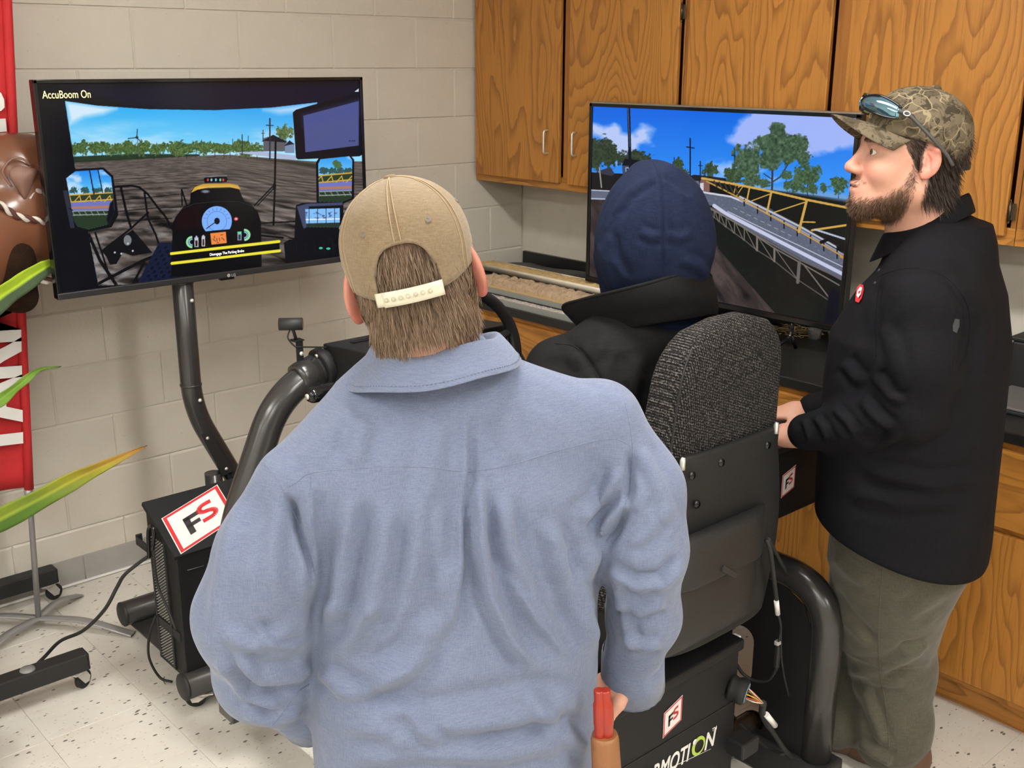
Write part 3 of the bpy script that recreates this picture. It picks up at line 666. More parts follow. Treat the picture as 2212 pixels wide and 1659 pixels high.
    c.line([(850, 630), (1080, 672), (1300, 716), (1530, 770), (1860, 835)], 15, Yl); c.line([(880, 650), (1000, 710), (1150, 790), (1270, 860), (1500, 985), (1700, 1100), (1850, 1190)], 9, (196, 150, 72))
    for a, b, w in (((1165, 692), (1145, 790), 10), ((1310, 722), (1280, 862), 13), ((1545, 775), (1492, 985), 17), ((1300, 735), (1180, 780), 7), ((1530, 790), (1330, 856), 8), ((1850, 935), (1580, 975), 14), ((1120, 685), (1080, 745), 6), ((1075, 675), (1060, 735), 6), ((1090, 690), (1110, 680), 6), ((1520, 920), (1600, 922), 9)): c.line([a, b], w, Yl)
    for k in range(5): c.line([(930+k*34, 648+k*8), (950+k*36, 690+k*14)], 9, (60, 52, 46))
    c.line([(1690, 1030), (1760, 1020), (1860, 1060)], 18, (14, 15, 20)); c.line([(1640, 1055), (1700, 1030)], 22, (12, 13, 18)); c.line([(1600, 970), (1850, 1050)], 12, (180, 188, 206)); c.poly([(1740, 1080), (1820, 1100), (1815, 1130), (1745, 1105)], (14, 15, 20)); c.line([(1770, 1150), (1850, 1190)], 14, (190, 140, 66))
    # truss on the near side
    tp = [(880, 822), (960, 862), (1100, 940), (1220, 1020), (1330, 1095), (1500, 1190), (1760, 1340)]; bt = [(890, 858), (980, 930), (1060, 990), (1130, 1040), (1210, 1105), (1330, 1180), (1480, 1300), (1690, 1440)]
    Tt = (120, 112, 104)
    c.line(tp, 8, Tt); c.line(bt, 6, (96, 90, 88))
    px_ = [900, 930, 965, 1010, 1065, 1130, 1215, 1330, 1495]
    def yi(L, x): return float(np.interp(x, [p[0] for p in L], [p[1] for p in L]))
    for a, b in zip(px_[:-1], px_[1:]): c.line([(a, yi(tp, a)), (a, yi(bt, a)+2)], 6 if a < 1200 else 13, Tt); c.line([(a+4, yi(tp, a)), (b-6, yi(bt, b))], 5, Tt)
    c.line([(1495, 1190), (1485, 1320)], 22, (104, 98, 94)); c.line([(1530, 1210), (1690, 1420)], 8, Tt)
    c.poly([(1690, 1400), (1720, 1355), (1780, 1400), (1800, 1600), (1660, 1600)], (6, 8, 22), 14); c.ell(1776, 1502, 18, 20, (110, 130, 180)); c.ell(1772, 1498, 10, 11, (170, 190, 225))

def screen_mat():
    m = bpy.data.materials.new('lcd_picture'); m.use_nodes = True; nt = m.node_tree; b = nt.nodes['Principled BSDF']
    a = nt.nodes.new('ShaderNodeVertexColor'); a.layer_name = 'picture'
    b.inputs['Base Color'].default_value = (0.004, 0.004, 0.005, 1); b.inputs['Roughness'].default_value = 0.16; b.inputs['Specular IOR Level'].default_value = 0.25
    nt.links.new(a.outputs['Color'], b.inputs['Emission Color']); b.inputs['Emission Strength'].default_value = 1.0
    return m
lcd = screen_mat()
def srgb2lin(c): return np.where(c <= 0.04045, c/12.92, ((c+0.055)/1.055)**2.4)
def screen(name, O, ex, ez, w, h, nx, nz, painter, crop, scale, parent):
    """flat panel: O lower-left corner, ex to the viewer's right, ez up"""
    O, ex, ez = (np.asarray(v, float) for v in (O, ex, ez))
    u, v = np.meshgrid(np.linspace(0, w, nx), np.linspace(0, h, nz), indexing='ij')
    V = O+u[..., None]*ex+v[..., None]*ez
    p = PROJ(V); c = Canvas(p[..., 0], p[..., 1], crop, scale); painter(c)
    me = bpy.data.meshes.new(name); idx = np.arange(nx*nz).reshape(nx, nz)
    F = np.stack([idx[:-1, :-1], idx[1:, :-1], idx[1:, 1:], idx[:-1, 1:]], -1).reshape(-1, 4)
    me.vertices.add(nx*nz); me.vertices.foreach_set('co', V.reshape(-1)); me.loops.add(F.size); me.loops.foreach_set('vertex_index', F.reshape(-1).astype(np.int32))
    me.polygons.add(len(F)); me.polygons.foreach_set('loop_start', np.arange(0, F.size, 4, dtype=np.int32)); me.update(calc_edges=True)
    at = me.color_attributes.new('picture', 'FLOAT_COLOR', 'POINT')
    lin = np.concatenate([srgb2lin(np.clip(c.c, 0, 1)), np.ones(c.c.shape[:2]+(1,))], -1); at.data.foreach_set('color', lin.reshape(-1).astype(np.float32))
    return link(name, me, lcd, parent)
white_glow = em_mat('screen_text_white', (0.85, 0.85, 0.9), 0.8); yellow_glow = em_mat('screen_text_yellow', (0.9, 0.78, 0.35), 0.85)
bezel_grey = nmat('bezel_edge_grey', (0.035, 0.035, 0.037), 0.3, 0.3)

# ------------------------------------------------------------------ left television on its pole (part of the simulator)
TVY = -0.55
tvl = empty('television', (-1.815, TVY, 1.178), 'wide flat screen on a pole showing a tractor cab view over a ploughed field', 'television')
x0, x1, z0, z1 = -2.372, -1.259, 1.178, 1.811
MB().box((x0, TVY, z0), (x1, TVY+0.03, z1), 0.004).box((x0+0.2, TVY+0.028, z0+0.05), (x1-0.2, TVY+0.07, z1-0.2), 0.012).build('housing', gloss_black, tvl)
m = MB()
m.box((x0, TVY-0.006, z1-0.012), (x1, TVY+0.002, z1), 0.002); m.box((x0, TVY-0.006, z0), (x0+0.012, TVY+0.002, z1), 0.002); m.box((x1-0.012, TVY-0.006, z0), (x1, TVY+0.002, z1), 0.002)
m.build('bezel', gloss_black, tvl)
m = MB().box((x0, TVY-0.008, z0), (x1, TVY+0.002, z0+0.02), 0.003).build('chin', bezel_grey, tvl)
screen('screen_panel', (x0+0.012, TVY-0.001, z0+0.02), (1, 0, 0), (0, 0, 1), x1-x0-0.024, z1-z0-0.032, 760, 430, paint_left, (40, 140), 2.836, tvl)
o = PY(92, 213, TVY-0.003); place_mesh('caption', text_mesh('AccuBoom On', 0.031, extrude=0.0004, xs=0.74), yellow_glow, o, (1, 0, 0), (0, 0, 1), tvl)
o = PY(453, 553, TVY-0.003); place_mesh('caption', text_mesh('Disengage The Parking Brake', 0.0125, extrude=0.0004, xs=0.84), white_glow, o, (1, 0, 0), (0, 0, 1), tvl)
o = PY(500, 597.5, TVY-0.0088); place_mesh('logo', text_mesh('LG', 0.013, bold=0.0003, extrude=0.0004), brushed, o, (1, 0, 0), (0, 0, 1), tvl)
o = PY(494, 595, TVY-0.0084); MB().cyl(o+np.array((0, 0.0, 0.0)), o+np.array((0, -0.0008, 0)), 0.0058, 20).build('logo_disc', brushed, tvl)
MB().box((-1.845, TVY-0.006, z0-0.008), (-1.795, TVY+0.012, z0+0.001), 0.002).build('receiver', gloss_black, tvl)

# ------------------------------------------------------------------ right television standing on the counter
TVX = -0.355
tvr = empty('television', (TVX, -1.30, CT), 'large flat screen on the counter showing a road, a yellow truss boom and trees', 'television')
y0, y1, z0, z1 = -0.776, -1.950, 1.013, 1.713
MB().box((TVX, y1, z0), (TVX+0.03, y0, z1), 0.004).box((TVX+0.028, y1+0.25, z0+0.03), (TVX+0.045, y0-0.25, z0+0.30), 0.006).build('housing', matte_black, tvr)
m = MB(); m.box((TVX-0.007, y1, z0), (TVX+0.002, y1+0.016, z1), 0.002); m.box((TVX-0.007, y0-0.016, z0), (TVX+0.002, y0, z1), 0.002); m.box((TVX-0.007, y1, z1-0.015), (TVX+0.002, y0, z1-0.003), 0.002); m.build('bezel', gloss_black, tvr)
MB().box((TVX-0.007, y1, z1-0.003), (TVX+0.03, y0, z1+0.003), 0.001).build('top_trim', nmat('bronze_grey_trim', (0.33, 0.30, 0.26), 0.35, 0.6), tvr)
MB().box((TVX-0.010, y1, z0), (TVX+0.002, y0, z0+0.022), 0.004).build('chin', gloss_black, tvr)
screen('screen_panel', (TVX-0.001, y0-0.016, z0+0.022), (0, -1, 0), (0, 0, 1), (y0-y1)-0.032, z1-z0-0.037, 700, 410, paint_right, (1240, 180), 3.073, tvr)
for yy in (y0-0.26, y1+0.20):
    m = MB(); m.tube(fillet([(TVX+0.012, yy, z0+0.02), (TVX+0.012, yy, 0.96), (TVX-0.11, yy+0.02, CT+0.008)], 0.03), 0.007, 10); m.tube(fillet([(TVX+0.012, yy, 0.965), (TVX+0.045, yy, CT+0.008)], 0.01), 0.007, 10); m.build('foot', gloss_black, tvr)
# ================================================================== DRIVING SIMULATOR
SXC = -1.70
def mx_(x): return 2*SXC-x
sim = empty('driving_simulator', (SXC, -1.5, 0), 'black tube-framed tractor driving simulator with seat, steering wheel and computer box', 'simulator')
Vc = Vector
def rbox(lo, hi, r, name, mat, parent, seg=4, taper=None, sub=0):
    m = MB().box(lo, hi, r, seg); o = m.build(name, mat, parent)
    if taper:
        lo_, hi_ = np.array(lo), np.array(hi); cx_ = (lo_[0]+hi_[0])/2
        for v in o.data.vertices:
            f = (v.co.z-lo_[2])/(hi_[2]-lo_[2]); v.co.x = cx_+(v.co.x-cx_)*(1+(taper-1)*f)
    o.data.shade_smooth(); return o
TR = 0.041
# base tubes with end caps, plates
for (y, z, xa, xb) in ((-0.512, 0.085, -2.267, -1.13), (-1.062, 0.085, -2.315, -1.13), (-2.30, 0.085, -2.267, -1.20)):
    o = MB().cyl((xa, y, z), (xb, y, z), TR, 28).build('base_tube', tube_paint, sim)
    for x, s in ((xa, -1), (xb, 1)):
        MB().lathe([(0, 0.006), (TR*0.9, 0.005), (TR*1.03, 0.001), (TR*1.03, -0.004)], 28, Matrix.Translation((x, y, z)) @ Matrix.Rotation(s*math.pi/2, 4, 'Y')).build('end_cap', matte_black, o)
MB().box((-2.25, -1.05, 0.046), (-1.15, -0.50, 0.054), 0.002).box((-2.02, -2.30, 0.046), (-1.38, -1.05, 0.054), 0.002).build('base_plate', tube_paint, sim)
def caster(parent, x, y, ztop, ang, as_thing=False):
    M = Matrix.Translation((x, y, 0)) @ Matrix.Rotation(ang, 4, 'Z'); wr = 0.030
    m = MB(); m.box((-0.032, -0.026, ztop-0.004), (0.034, 0.026, ztop), 0.001); m.lathe([(0.0, ztop-0.014), (0.02, ztop-0.014), (0.021, ztop-0.004)], 16)
    for s in (-1, 1): m.prism([(-0.016, s*0.0135, ztop-0.010), (0.022, s*0.0135, ztop-0.010), (0.038, s*0.0135, wr+0.006), (0.032, s*0.0135, wr-0.010), (0.014, s*0.0135, wr-0.010)], (0, s*0.0022, 0))
    m.cyl((0.022, -0.016, wr), (0.022, 0.016, wr), 0.0045, 10)
    m.bm.transform(M); o = m.build('caster', chrome, parent)
    w = MB(); w.lathe([(0.004, -0.009), (wr-0.004, -0.009), (wr, -0.006), (wr, 0.006), (wr-0.004, 0.009), (0.004, 0.009)], 24, Matrix.Translation((0.022, 0, wr)) @ Matrix.Rotation(math.pi/2, 4, 'X'))
    w.bm.transform(M); w.build('wheel', rubber, o); return o
for x, y, a in ((-2.255, -1.062, 2.6), (-2.20, -0.512, 0.7), (-1.19, -0.512, 2.0), (-1.22, -2.30, 0.5), (-2.2, -2.30, 1.2)): caster(sim, x, y, 0.05, a)
# transverse arch that carries the dash
for s, f in ((1, lambda x: x), (-1, mx_)):
    p = fillet([(f(-2.285), -1.35, 0.16), (f(-2.285), -1.35, 0.62), (f(-2.105), -1.35, 1.015), (f(-1.90), -1.35, 1.085)], 0.16, 14)
    o = MB().tube(p, TR, 28).build('arch_tube', tube_paint, sim)
    MB().box((min(f(-2.325), f(-2.17)), -1.39, 0.125), (max(f(-2.325), f(-2.17)), -1.31, 0.165), 0.004).build('foot_bracket', tube_paint, o)
    MB().tube([(f(-2.045), -1.35, 1.0445), (f(-2.03), -1.35, 1.0488), (f(-1.985), -1.35, 1.062)], [TR, TR+0.0025, TR+0.0025], 28).build('sleeve', tube_paint, o)
    m = MB(); M = Matrix.Translation((f(-1.962), -1.35, 1.066)) @ Matrix.Rotation(s*1.30, 4, 'Y'); m.lathe([(0.0, 0.012), (0.052, 0.012), (0.054, 0.009), (0.054, -0.009), (0.052, -0.012), (0.0, -0.012)], 32, M); m.build('flange', black_paint, o)
    for k in range(3):
        a = 1.0+k*1.2; q = M @ Vc((0.043*math.cos(a), 0.043*math.sin(a), -s*0.014)); MB().lathe([(0, 0.004), (0.005, 0.003), (0.006, -0.003), (0, -0.003)], 8, Matrix.Translation(q) @ Matrix.Rotation(1.3, 4, 'Y')).build('bolt', chrome, o)
# side frames: rail along the seat that bends down at the rear, with a perforated panel
for s, f in ((1, mx_), (-1, lambda x: x)):
    xs = -1.22 if s == -1 else mx_(-1.22)
    p = fillet([(xs, -1.35, 0.59), (xs, -2.505, 0.59), (xs, -2.505, 0.10)], 0.14, 14)
    o = MB().tube(p, TR, 28).build('side_rail', tube_paint, sim)
    MB().box((xs-0.05, -2.56, 0.0), (xs+0.05, -2.25, 0.10), 0.008).build('foot_pad', matte_black, o)
    cu = bpy.data.curves.new('p', 'CURVE'); cu.dimensions = '2D'; cu.fill_mode = 'BOTH'; cu.extrude = 0.0025
    def sp(pts):
        b = cu.splines.new('POLY'); b.points.add(len(pts)-1); b.use_cyclic_u = True
        for q, pt in zip(b.points, pts): q.co = (pt[0], pt[1], 0, 1)
    sp([(-2.49, 0.09), (-2.49, 0.44), (-2.455, 0.53), (-2.37, 0.575), (-1.36, 0.575), (-1.36, 0.06), (-2.2, 0.06), (-2.2, 0.09)])
    def rr(y0, y1, z0, z1, r):
        P_ = []
        for cx_, cy_, a0 in ((y1-r, z1-r, 0), (y0+r, z1-r, 90), (y0+r, z0+r, 180), (y1-r, z0+r, 270)):
            P_ += [(cx_+r*math.cos(math.radians(a0+k*15)), cy_+r*math.sin(math.radians(a0+k*15))) for k in range(7)]
        return P_
    sp(rr(-2.31, -2.235, 0.235, 0.40, 0.036)); sp(rr(-2.36, -2.25, 0.11, 0.195, 0.028)); sp(rr(-2.12, -1.70, 0.18, 0.44, 0.06))
    co = bpy.data.objects.new('t', cu); COL.objects.link(co); me = bpy.data.meshes.new_from_object(co.evaluated_get(bpy.context.evaluated_depsgraph_get())); bpy.data.objects.remove(co)
    me.transform(Matrix(((0, 0, 1, xs+(-0.03 if s == -1 else 0.03)), (1, 0, 0, 0), (0, 1, 0, 0), (0, 0, 0, 1)))); link('side_panel', me, black_paint, o)
# screen pole
pole = MB().tube(fillet([(-1.955, -0.505, 1.50), (-1.955, -0.505, 0.74), (-1.775, -0.505, 0.36), (-1.775, -0.505, 0.09)], 0.10, 12), 0.034, 28).build('screen_pole', tube_paint, sim)
for z in (1.172, 0.825): MB().lathe([(0.0345, -0.004), (0.0362, -0.003), (0.0362, 0.003), (0.0345, 0.004)], 28, Matrix.Translation((-1.955, -0.505, z))).build('collar', tube_paint, pole)
for z in (1.115, 0.775): MB().lathe([(0, 0.006), (0.005, 0.005), (0.007, 0.0), (0.007, -0.004)], 12, Matrix.Translation((-1.943, -0.539, z)) @ Matrix.Rotation(math.pi/2, 4, 'X')).build('bolt', chrome, pole)
m = MB(); m.prism([(-1.955, -0.545, 0.66), (-1.915, -0.545, 0.655), (-1.845, -0.545, 0.50), (-1.885, -0.545, 0.49)], (0, 0.006, 0), bev=0.001); pl = m.build('joint_plate', tube_paint, pole)
for x, z in ((-1.93, 0.64), (-1.87, 0.515)): MB().lathe([(0, 0.005), (0.005, 0.004), (0.006, 0)], 10, Matrix.Translation((x, -0.545, z)) @ Matrix.Rotation(math.pi/2, 4, 'X')).build('bolt', chrome, pl)
MB().cyl((-1.905, -0.515, 0.09), (-1.905, -0.515, 0.50), 0.03, 20).build('lower_post', tube_paint, sim)
MB().box((-1.99, -0.515, 1.30), (-1.69, -0.486, 1.60), 0.004).build('screen_bracket', black_paint, pole)
# dash
yA, zA, yB, zB = -1.335, 1.126, -1.545, 1.142
m = MB(); m.prism([(-1.95, yA, zA), (-1.95, yB, zB), (-1.95, yB+0.03, 1.03), (-1.95, yA, 0.99)], (0.50, 0, 0), bev=0.004); dash = m.build('dash_box', black_paint, sim)
for (x0_, x1_) in ((-1.90, -1.50),): MB().box((x0_, -1.41, 1.1325), (x1_, -1.39, 1.1345), 0.0006, 1).build('top_slot', gloss_black, dash)
for yy, zz in ((-1.37, 1.10), (-1.50, 1.10), (-1.40, 1.03), (-1.49, 1.05)): MB().lathe([(0, 0.003), (0.004, 0.002), (0.004, 0)], 10, Matrix.Translation((-1.95, yy, zz)) @ Matrix.Rotation(-math.pi/2, 4, 'Y')).build('screw', chrome, dash)
# steering wheel
WC = Vc((-1.68, -1.60, 1.07)); tilt = Matrix.Translation(WC) @ Matrix.Rotation(math.radians(86), 4, 'X')
m = MB(); N = 56; ring = [tilt @ Vc((0.2*math.cos(2*math.pi*k/N), 0.2*math.sin(2*math.pi*k/N), 0)) for k in range(N+1)]; m.tube(ring, 0.0165, 16, caps=False); sw = m.build('steering_wheel', nmat('wheel_grip', (0.012, 0.012, 0.013), 0.35), sim)
for a in (math.pi*0.5+math.pi, math.radians(20), math.radians(160)):
    p0 = tilt @ Vc((0.03*math.cos(a), 0.03*math.sin(a), -0.03)); p1 = tilt @ Vc((0.19*math.cos(a), 0.19*math.sin(a), 0)); MB().tube([p0, p1], [0.016, 0.011], 10).build('spoke', matte_black, sw)
m = MB(); m.lathe([(0, 0.012), (0.04, 0.008), (0.055, -0.01), (0.05, -0.045), (0, -0.05)], 28, tilt); m.build('hub', matte_black, sw)
MB().tube([tilt @ Vc((0, 0, -0.04)), Vc((-1.68, -1.48, 1.03)), Vc((-1.68, -1.36, 0.80)), Vc((-1.68, -1.20, 0.08))], [0.03, 0.035, 0.05, 0.06], 18).build('steering_column', matte_black, sim)
# shuttle lever left of the wheel
la, lb = PY(664, 857, -1.56), PY(738, 838, -1.56); ld = Vc(lb-la).normalized()
m = MB(); m.tube([Vc(la)-ld*0.0, Vc(la)+ld*0.008, Vc(la)+ld*0.014, Vc(la)+ld*0.075, Vc(la)+ld*0.085], [0.012, 0.018, 0.020, 0.0205, 0.016], 20); lv = m.build('lever_grip', gloss_black, sim)
MB().tube([Vc(la)+ld*0.083, Vc(la)+ld*0.13, Vc((-1.74, -1.56, 1.035))], [0.0145, 0.012, 0.011], 14).build('lever_stem', matte_black, lv)
MB().lathe([(0.0, 0.0035), (0.007, 0.003), (0.0075, 0.0)], 14, Matrix.Translation(Vc(la)) @ ld.to_track_quat('-Z', 'Y').to_matrix().to_4x4()).build('lever_badge', brushed, lv)
for k in range(6):
    q = Vc(la)+ld*(0.086+0.004*(k % 2))+Vc((0, -0.0145, 0.010-0.004*k)); MB().box(q-Vc((0.0012, 0.0006, 0.0012)), q+Vc((0.0012, 0.0006, 0.0012))).build('lever_mark', white_vinyl, lv)
# position sensor on the arch
sc_ = PY(628, 700, -1.36); ax = Vc((0.78, -0.62, 0.0)).normalized(); c0 = Vc(sc_)
m = MB(); m.tube([c0-ax*0.031, c0-ax*0.0305, c0+ax*0.0305, c0+ax*0.031], [0.014, 0.0165, 0.0165, 0.015], 22); sen = m.build('sensor_barrel', matte_black, sim)
MB().cyl(c0+ax*0.0312, c0+ax*0.0318, 0.0145, 22).build('sensor_lens', gloss_black, sen)
bz = Vc(PY(645, 772, -1.36)); bt_ = Vc(PY(640, 735, -1.36))
MB().tube([c0, (c0+bt_)/2+Vc((0.001, 0, 0)), bt_], 0.0045, 10).build('stem', matte_black, sen)
m = MB(); m.box(bt_+Vc((-0.015, -0.014, -0.001)), bt_+Vc((0.017, 0.014, 0.002)), 0.0005, 1); m.box(bt_+Vc((-0.008, -0.012, -0.055)), bt_+Vc((0.013, -0.009, 0.0)), 0.0005, 1); m.build('bracket', black_paint, sen)
MB().lathe([(0, 0.004), (0.006, 0.003), (0.006, -0.002)], 6, Matrix.Translation(bt_+Vc((0.006, -0.0125, -0.035))) @ Matrix.Rotation(math.pi/2, 4, 'X')).build('nut', chrome, sen)
MB().tube(spline([c0+Vc((-0.004, 0, -0.016)), c0+Vc((-0.013, -0.004, -0.035)), bt_+Vc((-0.012, -0.01, -0.012)), bt_+Vc((0.0, -0.012, -0.016)), Vc(PY(705, 750, -1.36))], 6), 0.0022, 8).build('sensor_cable', rubber, sen)
m = MB(); q = Vc(PY(668, 835, -1.36)); m.box(q+Vc((-0.014, -0.02, -0.006)), q+Vc((0.014, 0.01, 0.006)), 0.002); m.build('cable_clip', matte_black, sim)

# computer box with sloping lid and vented side
cb = MB().prism([(-2.30, -0.875, 0.10), (-2.30, -0.875, 0.60), (-2.30, -1.062, 0.497), (-2.30, -1.062, 0.10)], (0.42, 0, 0), bev=0.003).build('computer_box', black_paint, sim)
sl = Vc((0, -1.062+0.875, 0.507-0.608)).normalized(); nrm = Vc((0, sl.z, -sl.y)).normalized(); nrm = -nrm if nrm.z < 0 else nrm
Lr = Vc((-2.306, -0.868, 0.612)); ex_ = Vc((1, 0, 0))
m = MB(); m.prism([Lr, Lr+ex_*0.43, Lr+ex_*0.43+sl*0.226, Lr+sl*0.226], -nrm*0.014, bev=0.002); lid = m.build('lid', black_paint, cb)
dark_grille = nmat('grille_grey', (0.30, 0.29, 0.27), 0.5)
def grille(y0, y1, z0, z1):
    m = MB(); n = int((z1-z0)/0.0095)
    for k in range(n):
        z = z0+(k+0.5)*(z1-z0)/n
        for q in range(6):
            ya = y0+(y1-y0)*q/6; yb = y0+(y1-y0)*(q+0.8)/6; m.prism([(-2.3010, ya, z-0.0035), (-2.3055, (ya+yb)/2, z+0.0005), (-2.3010, yb, z+0.0035)], (0, 0.0, 0.0022))
    o = m.build('vent_fins', dark_grille, cb); o['kind'] = 'stuff'
    MB().box((-2.3012, y1, z0), (-2.2995, y0, z1)).build('vent_panel', nmat('grille_back', (0.03, 0.03, 0.029), 0.6), cb)
grille(-0.900, -0.985, 0.255, 0.515); grille(-0.900, -0.985, 0.115, 0.22)
MB().box((-2.304, -1.045, 0.222), (-2.299, -0.885, 0.252), 0.001).build('strap', matte_black, cb)
for ya, yb in ((-0.893, -0.902), (-0.988, -0.998)): MB().box((-2.306, yb, 0.11), (-2.2995, ya, 0.53), 0.001).build('vent_frame', matte_black, cb)
for k, (a, b) in enumerate((((405, 1232), (440, 1222)), ((450, 1220), (478, 1212)))): 
    p, q = PY(*a, -1.0645), PY(*b, -1.0645); MB().tube([p, q], 0.0012, 6).build('scuff', nmat('scuff_grey', (0.10, 0.10, 0.10), 0.5), cb)
m = MB(); q = Vc(PX(322, 1172, -2.31)); m.box(q+Vc((-0.02, -0.03, -0.018)), q+Vc((0.0, 0.05, -0.012)), 0.002); m.box(q+Vc((-0.02, 0.044, -0.018)), q+Vc((0.0, 0.05, 0.015)), 0.002); m.box(q+Vc((-0.02, -0.03, -0.018)), q+Vc((-0.014, 0.05, 0.008)), 0.002); m.build('cord_bracket', matte_black, cb)
hk = [PX(x, y, -2.325) for x, y in ((322, 1205), (320, 1160), (322, 1140), (329, 1138), (333, 1150), (330, 1185))]; MB().tube(spline(hk, 8), 0.0055, 10).build('cord_hook', gloss_black, cb)
MB().tube(spline([PX(x, y, -2.322) for x, y in ((330, 1180), (340, 1260), (360, 1310), (380, 1360))], 8), 0.004, 8).build('loop_cable', rubber, cb)
MB().tube(spline([PX(337, 1330, -2.33), PX(323, 1370, -2.335), PX(322, 1420, -2.335), PZ(345, 1463, 0.03), PZ(372, 1473, 0.02)], 8), 0.004, 8).build('loop_cable', rubber, cb)
MB().tube([PZ(355, 1462, 0.03), PZ(352, 1470, 0.012), PZ(357, 1478, 0.008)], 0.0012, 6).build('cable_tie', rubber, cb)

# ------------------------------------------------------------------ FS decals
def fs_decal(C, ex, ey, w, h, sk, parent, name='fs_decal'):
    """slanted four-sided white label, red border, black F and red S; C centre, ex right, ey up"""
    C, ex, ey = Vc(C), Vc(ex).normalized(), Vc(ey).normalized(); n = ex.cross(ey)
    def q(a, b, o=0): return C+ex*(a*w)+ey*(b*h+a*sk)+n*o
    def ring(k): return [q(-0.5*k, -0.5*k), q(0.5*k, -0.5*k), q(0.5*k, 0.5*k), q(-0.5*k, 0.5*k)]
    o = MB().prism(ring(1.0), n*0.0005).build(name, white_vinyl, parent)
    def band(a, b, off, nm, mat):
        m = MB(); A = [v+n*off for v in ring(a)]; B = [v+n*off for v in ring(b)]
        for k in range(4): m.poly([A[k], A[(k+1) % 4], B[(k+1) % 4], B[k]])
        return m.build(nm, mat, o)
    band(0.97, 0.86, 0.0009, 'red_border', red_vinyl)
    # letters drawn as strokes in label units
    def bar(m, a0, b0, a1, b1): m.poly([q(a0, b0, 0.001), q(a1, b0, 0.001), q(a1, b1, 0.001), q(a0, b1, 0.001)])
    m = MB(); bar(m, -0.24, -0.24, -0.14, 0.20); bar(m, -0.24, 0.10, 0.02, 0.20); bar(m, -0.24, -0.075, 0.0, 0.02); m.build('letter_f', ink_black, o)
    m = MB(); pts = [(0.27, 0.20), (0.12, 0.21), (0.045, 0.15), (0.07, 0.06), (0.20, 0.01), (0.27, -0.06), (0.22, -0.15), (0.02, -0.15)]
    P_ = spline([(a, b, 0) for a, b in pts], 6); wv = 0.045
    for i in range(len(P_)-1):
        t = np.array(P_[i+1])-np.array(P_[i]); t /= np.linalg.norm(t)+1e-9; nn = np.array((-t[1], t[0]))*wv
        m.poly([q(P_[i][0]+nn[0], P_[i][1]+nn[1]+0.03, 0.0012), q(P_[i+1][0]+nn[0], P_[i+1][1]+nn[1]+0.03, 0.0012), q(P_[i+1][0]-nn[0], P_[i+1][1]-nn[1]+0.03, 0.0012), q(P_[i][0]-nn[0], P_[i][1]-nn[1]+0.03, 0.0012)])
    m.build('letter_s', red_vinyl, o)
    return o
# big sticker on the sloping lid
lidpt = lambda x, y: Vc(PPL(x, y, np.array(Lr+nrm*0.001), np.array(nrm)))
A_, B_, C_ = lidpt(350, 1120), lidpt(468, 1047), lidpt(392, 1197); ctr = (B_+C_)/2
e1 = (B_-A_); e2 = (A_-C_); exs = (e1-e2*(e1.dot(e2)/e2.length_squared)); fs_decal(ctr, exs, e2, exs.length*1.02, e2.length, e1.dot(e2)/e2.length, cb)

# ------------------------------------------------------------------ seat
seat_fabric = NT('seat_tweed'); g = seat_fabric
v1 = g.mapping((1, 1, 1), rot=(0, math.radians(40), 0)); sx = g.node('ShaderNodeSeparateXYZ'); g.link(v1, sx.inputs[0])
wv_ = g.math('MULTIPLY', g.math('SINE', g.math('MULTIPLY', sx.outputs[0], 950)), g.math('SINE', g.math('MULTIPLY', sx.outputs[2], 520)))
nz_ = g.noise(g.tc.outputs['Object'], 260, 3, 0.7); spk = g.ramp(g.math('ADD', g.math('MULTIPLY', wv_, 0.12), nz_), [(0.52, (0, 0, 0)), (0.64, (1, 1, 1))])
seat_fabric = g.out(g.mix(spk, (0.014, 0.013, 0.014), (0.16, 0.145, 0.135)), g.bump(g.math('ADD', wv_, g.math('MULTIPLY', nz_, 1.5)), 0.9, 0.003), 0.9, Specular_IOR_Level=0.2)
vinyl_seat = nmat('black_seat_vinyl', (0.015, 0.015, 0.015), 0.45, 0, 0.4, bump=(300, 0.15)); shell_m = nmat('seat_shell', (0.014, 0.014, 0.014), 0.62, 0, 0.3, bump=(500, 0.2))
SCX = -1.63
seat = MB().box((SCX-0.24, -2.33, 0.66), (SCX+0.24, -1.85, 0.79), 0.045, 4).build('seat_cushion', seat_fabric, sim); seat.data.shade_smooth()
# upper back cushion: rounded tapering block
m = MB(); nz, na = 18, 40; G = np.zeros((nz, na, 3))
for i in range(nz):
    f = i/(nz-1); zz = 0.985+0.36*f; edge = math.sqrt(max(0, 1-max(0, (f-0.62)/0.38)**2.4)); hw = (0.205-0.03*f)*(0.30+0.70*edge)+0.0; hd = (0.062-0.012*f)*(0.35+0.65*edge)
    if i == 0: hw *= 0.9; hd *= 0.7
    for k in range(na):
        a = 2*math.pi*k/na; c_, s_ = math.cos(a), math.sin(a); e = 0.42
        G[i, k] = (SCX+hw*math.copysign(abs(c_)**e, c_), -2.405-0.03*f+hd*math.copysign(abs(s_)**e, s_), zz)
m.grid(G, True); m.poly(G[-1]); m.poly(G[0][::-1]); ub = m.build('upper_backrest', seat_fabric, sim)
for f in ub.data.polygons: f.use_smooth = True
sm = [G[i, int(na*0.75)-10]+np.array((0.0, -0.001, 0)) for i in range(1, nz-1)]
corner = [max(G[i], key=lambda p: -(p[0]*0.9+p[1]*1.0))+np.array((-0.0004, -0.0008, 0)) for i in range(0, nz-2)]
MB().tube(spline(corner, 3), 0.0022, 6).build('seam', matte_black, ub)
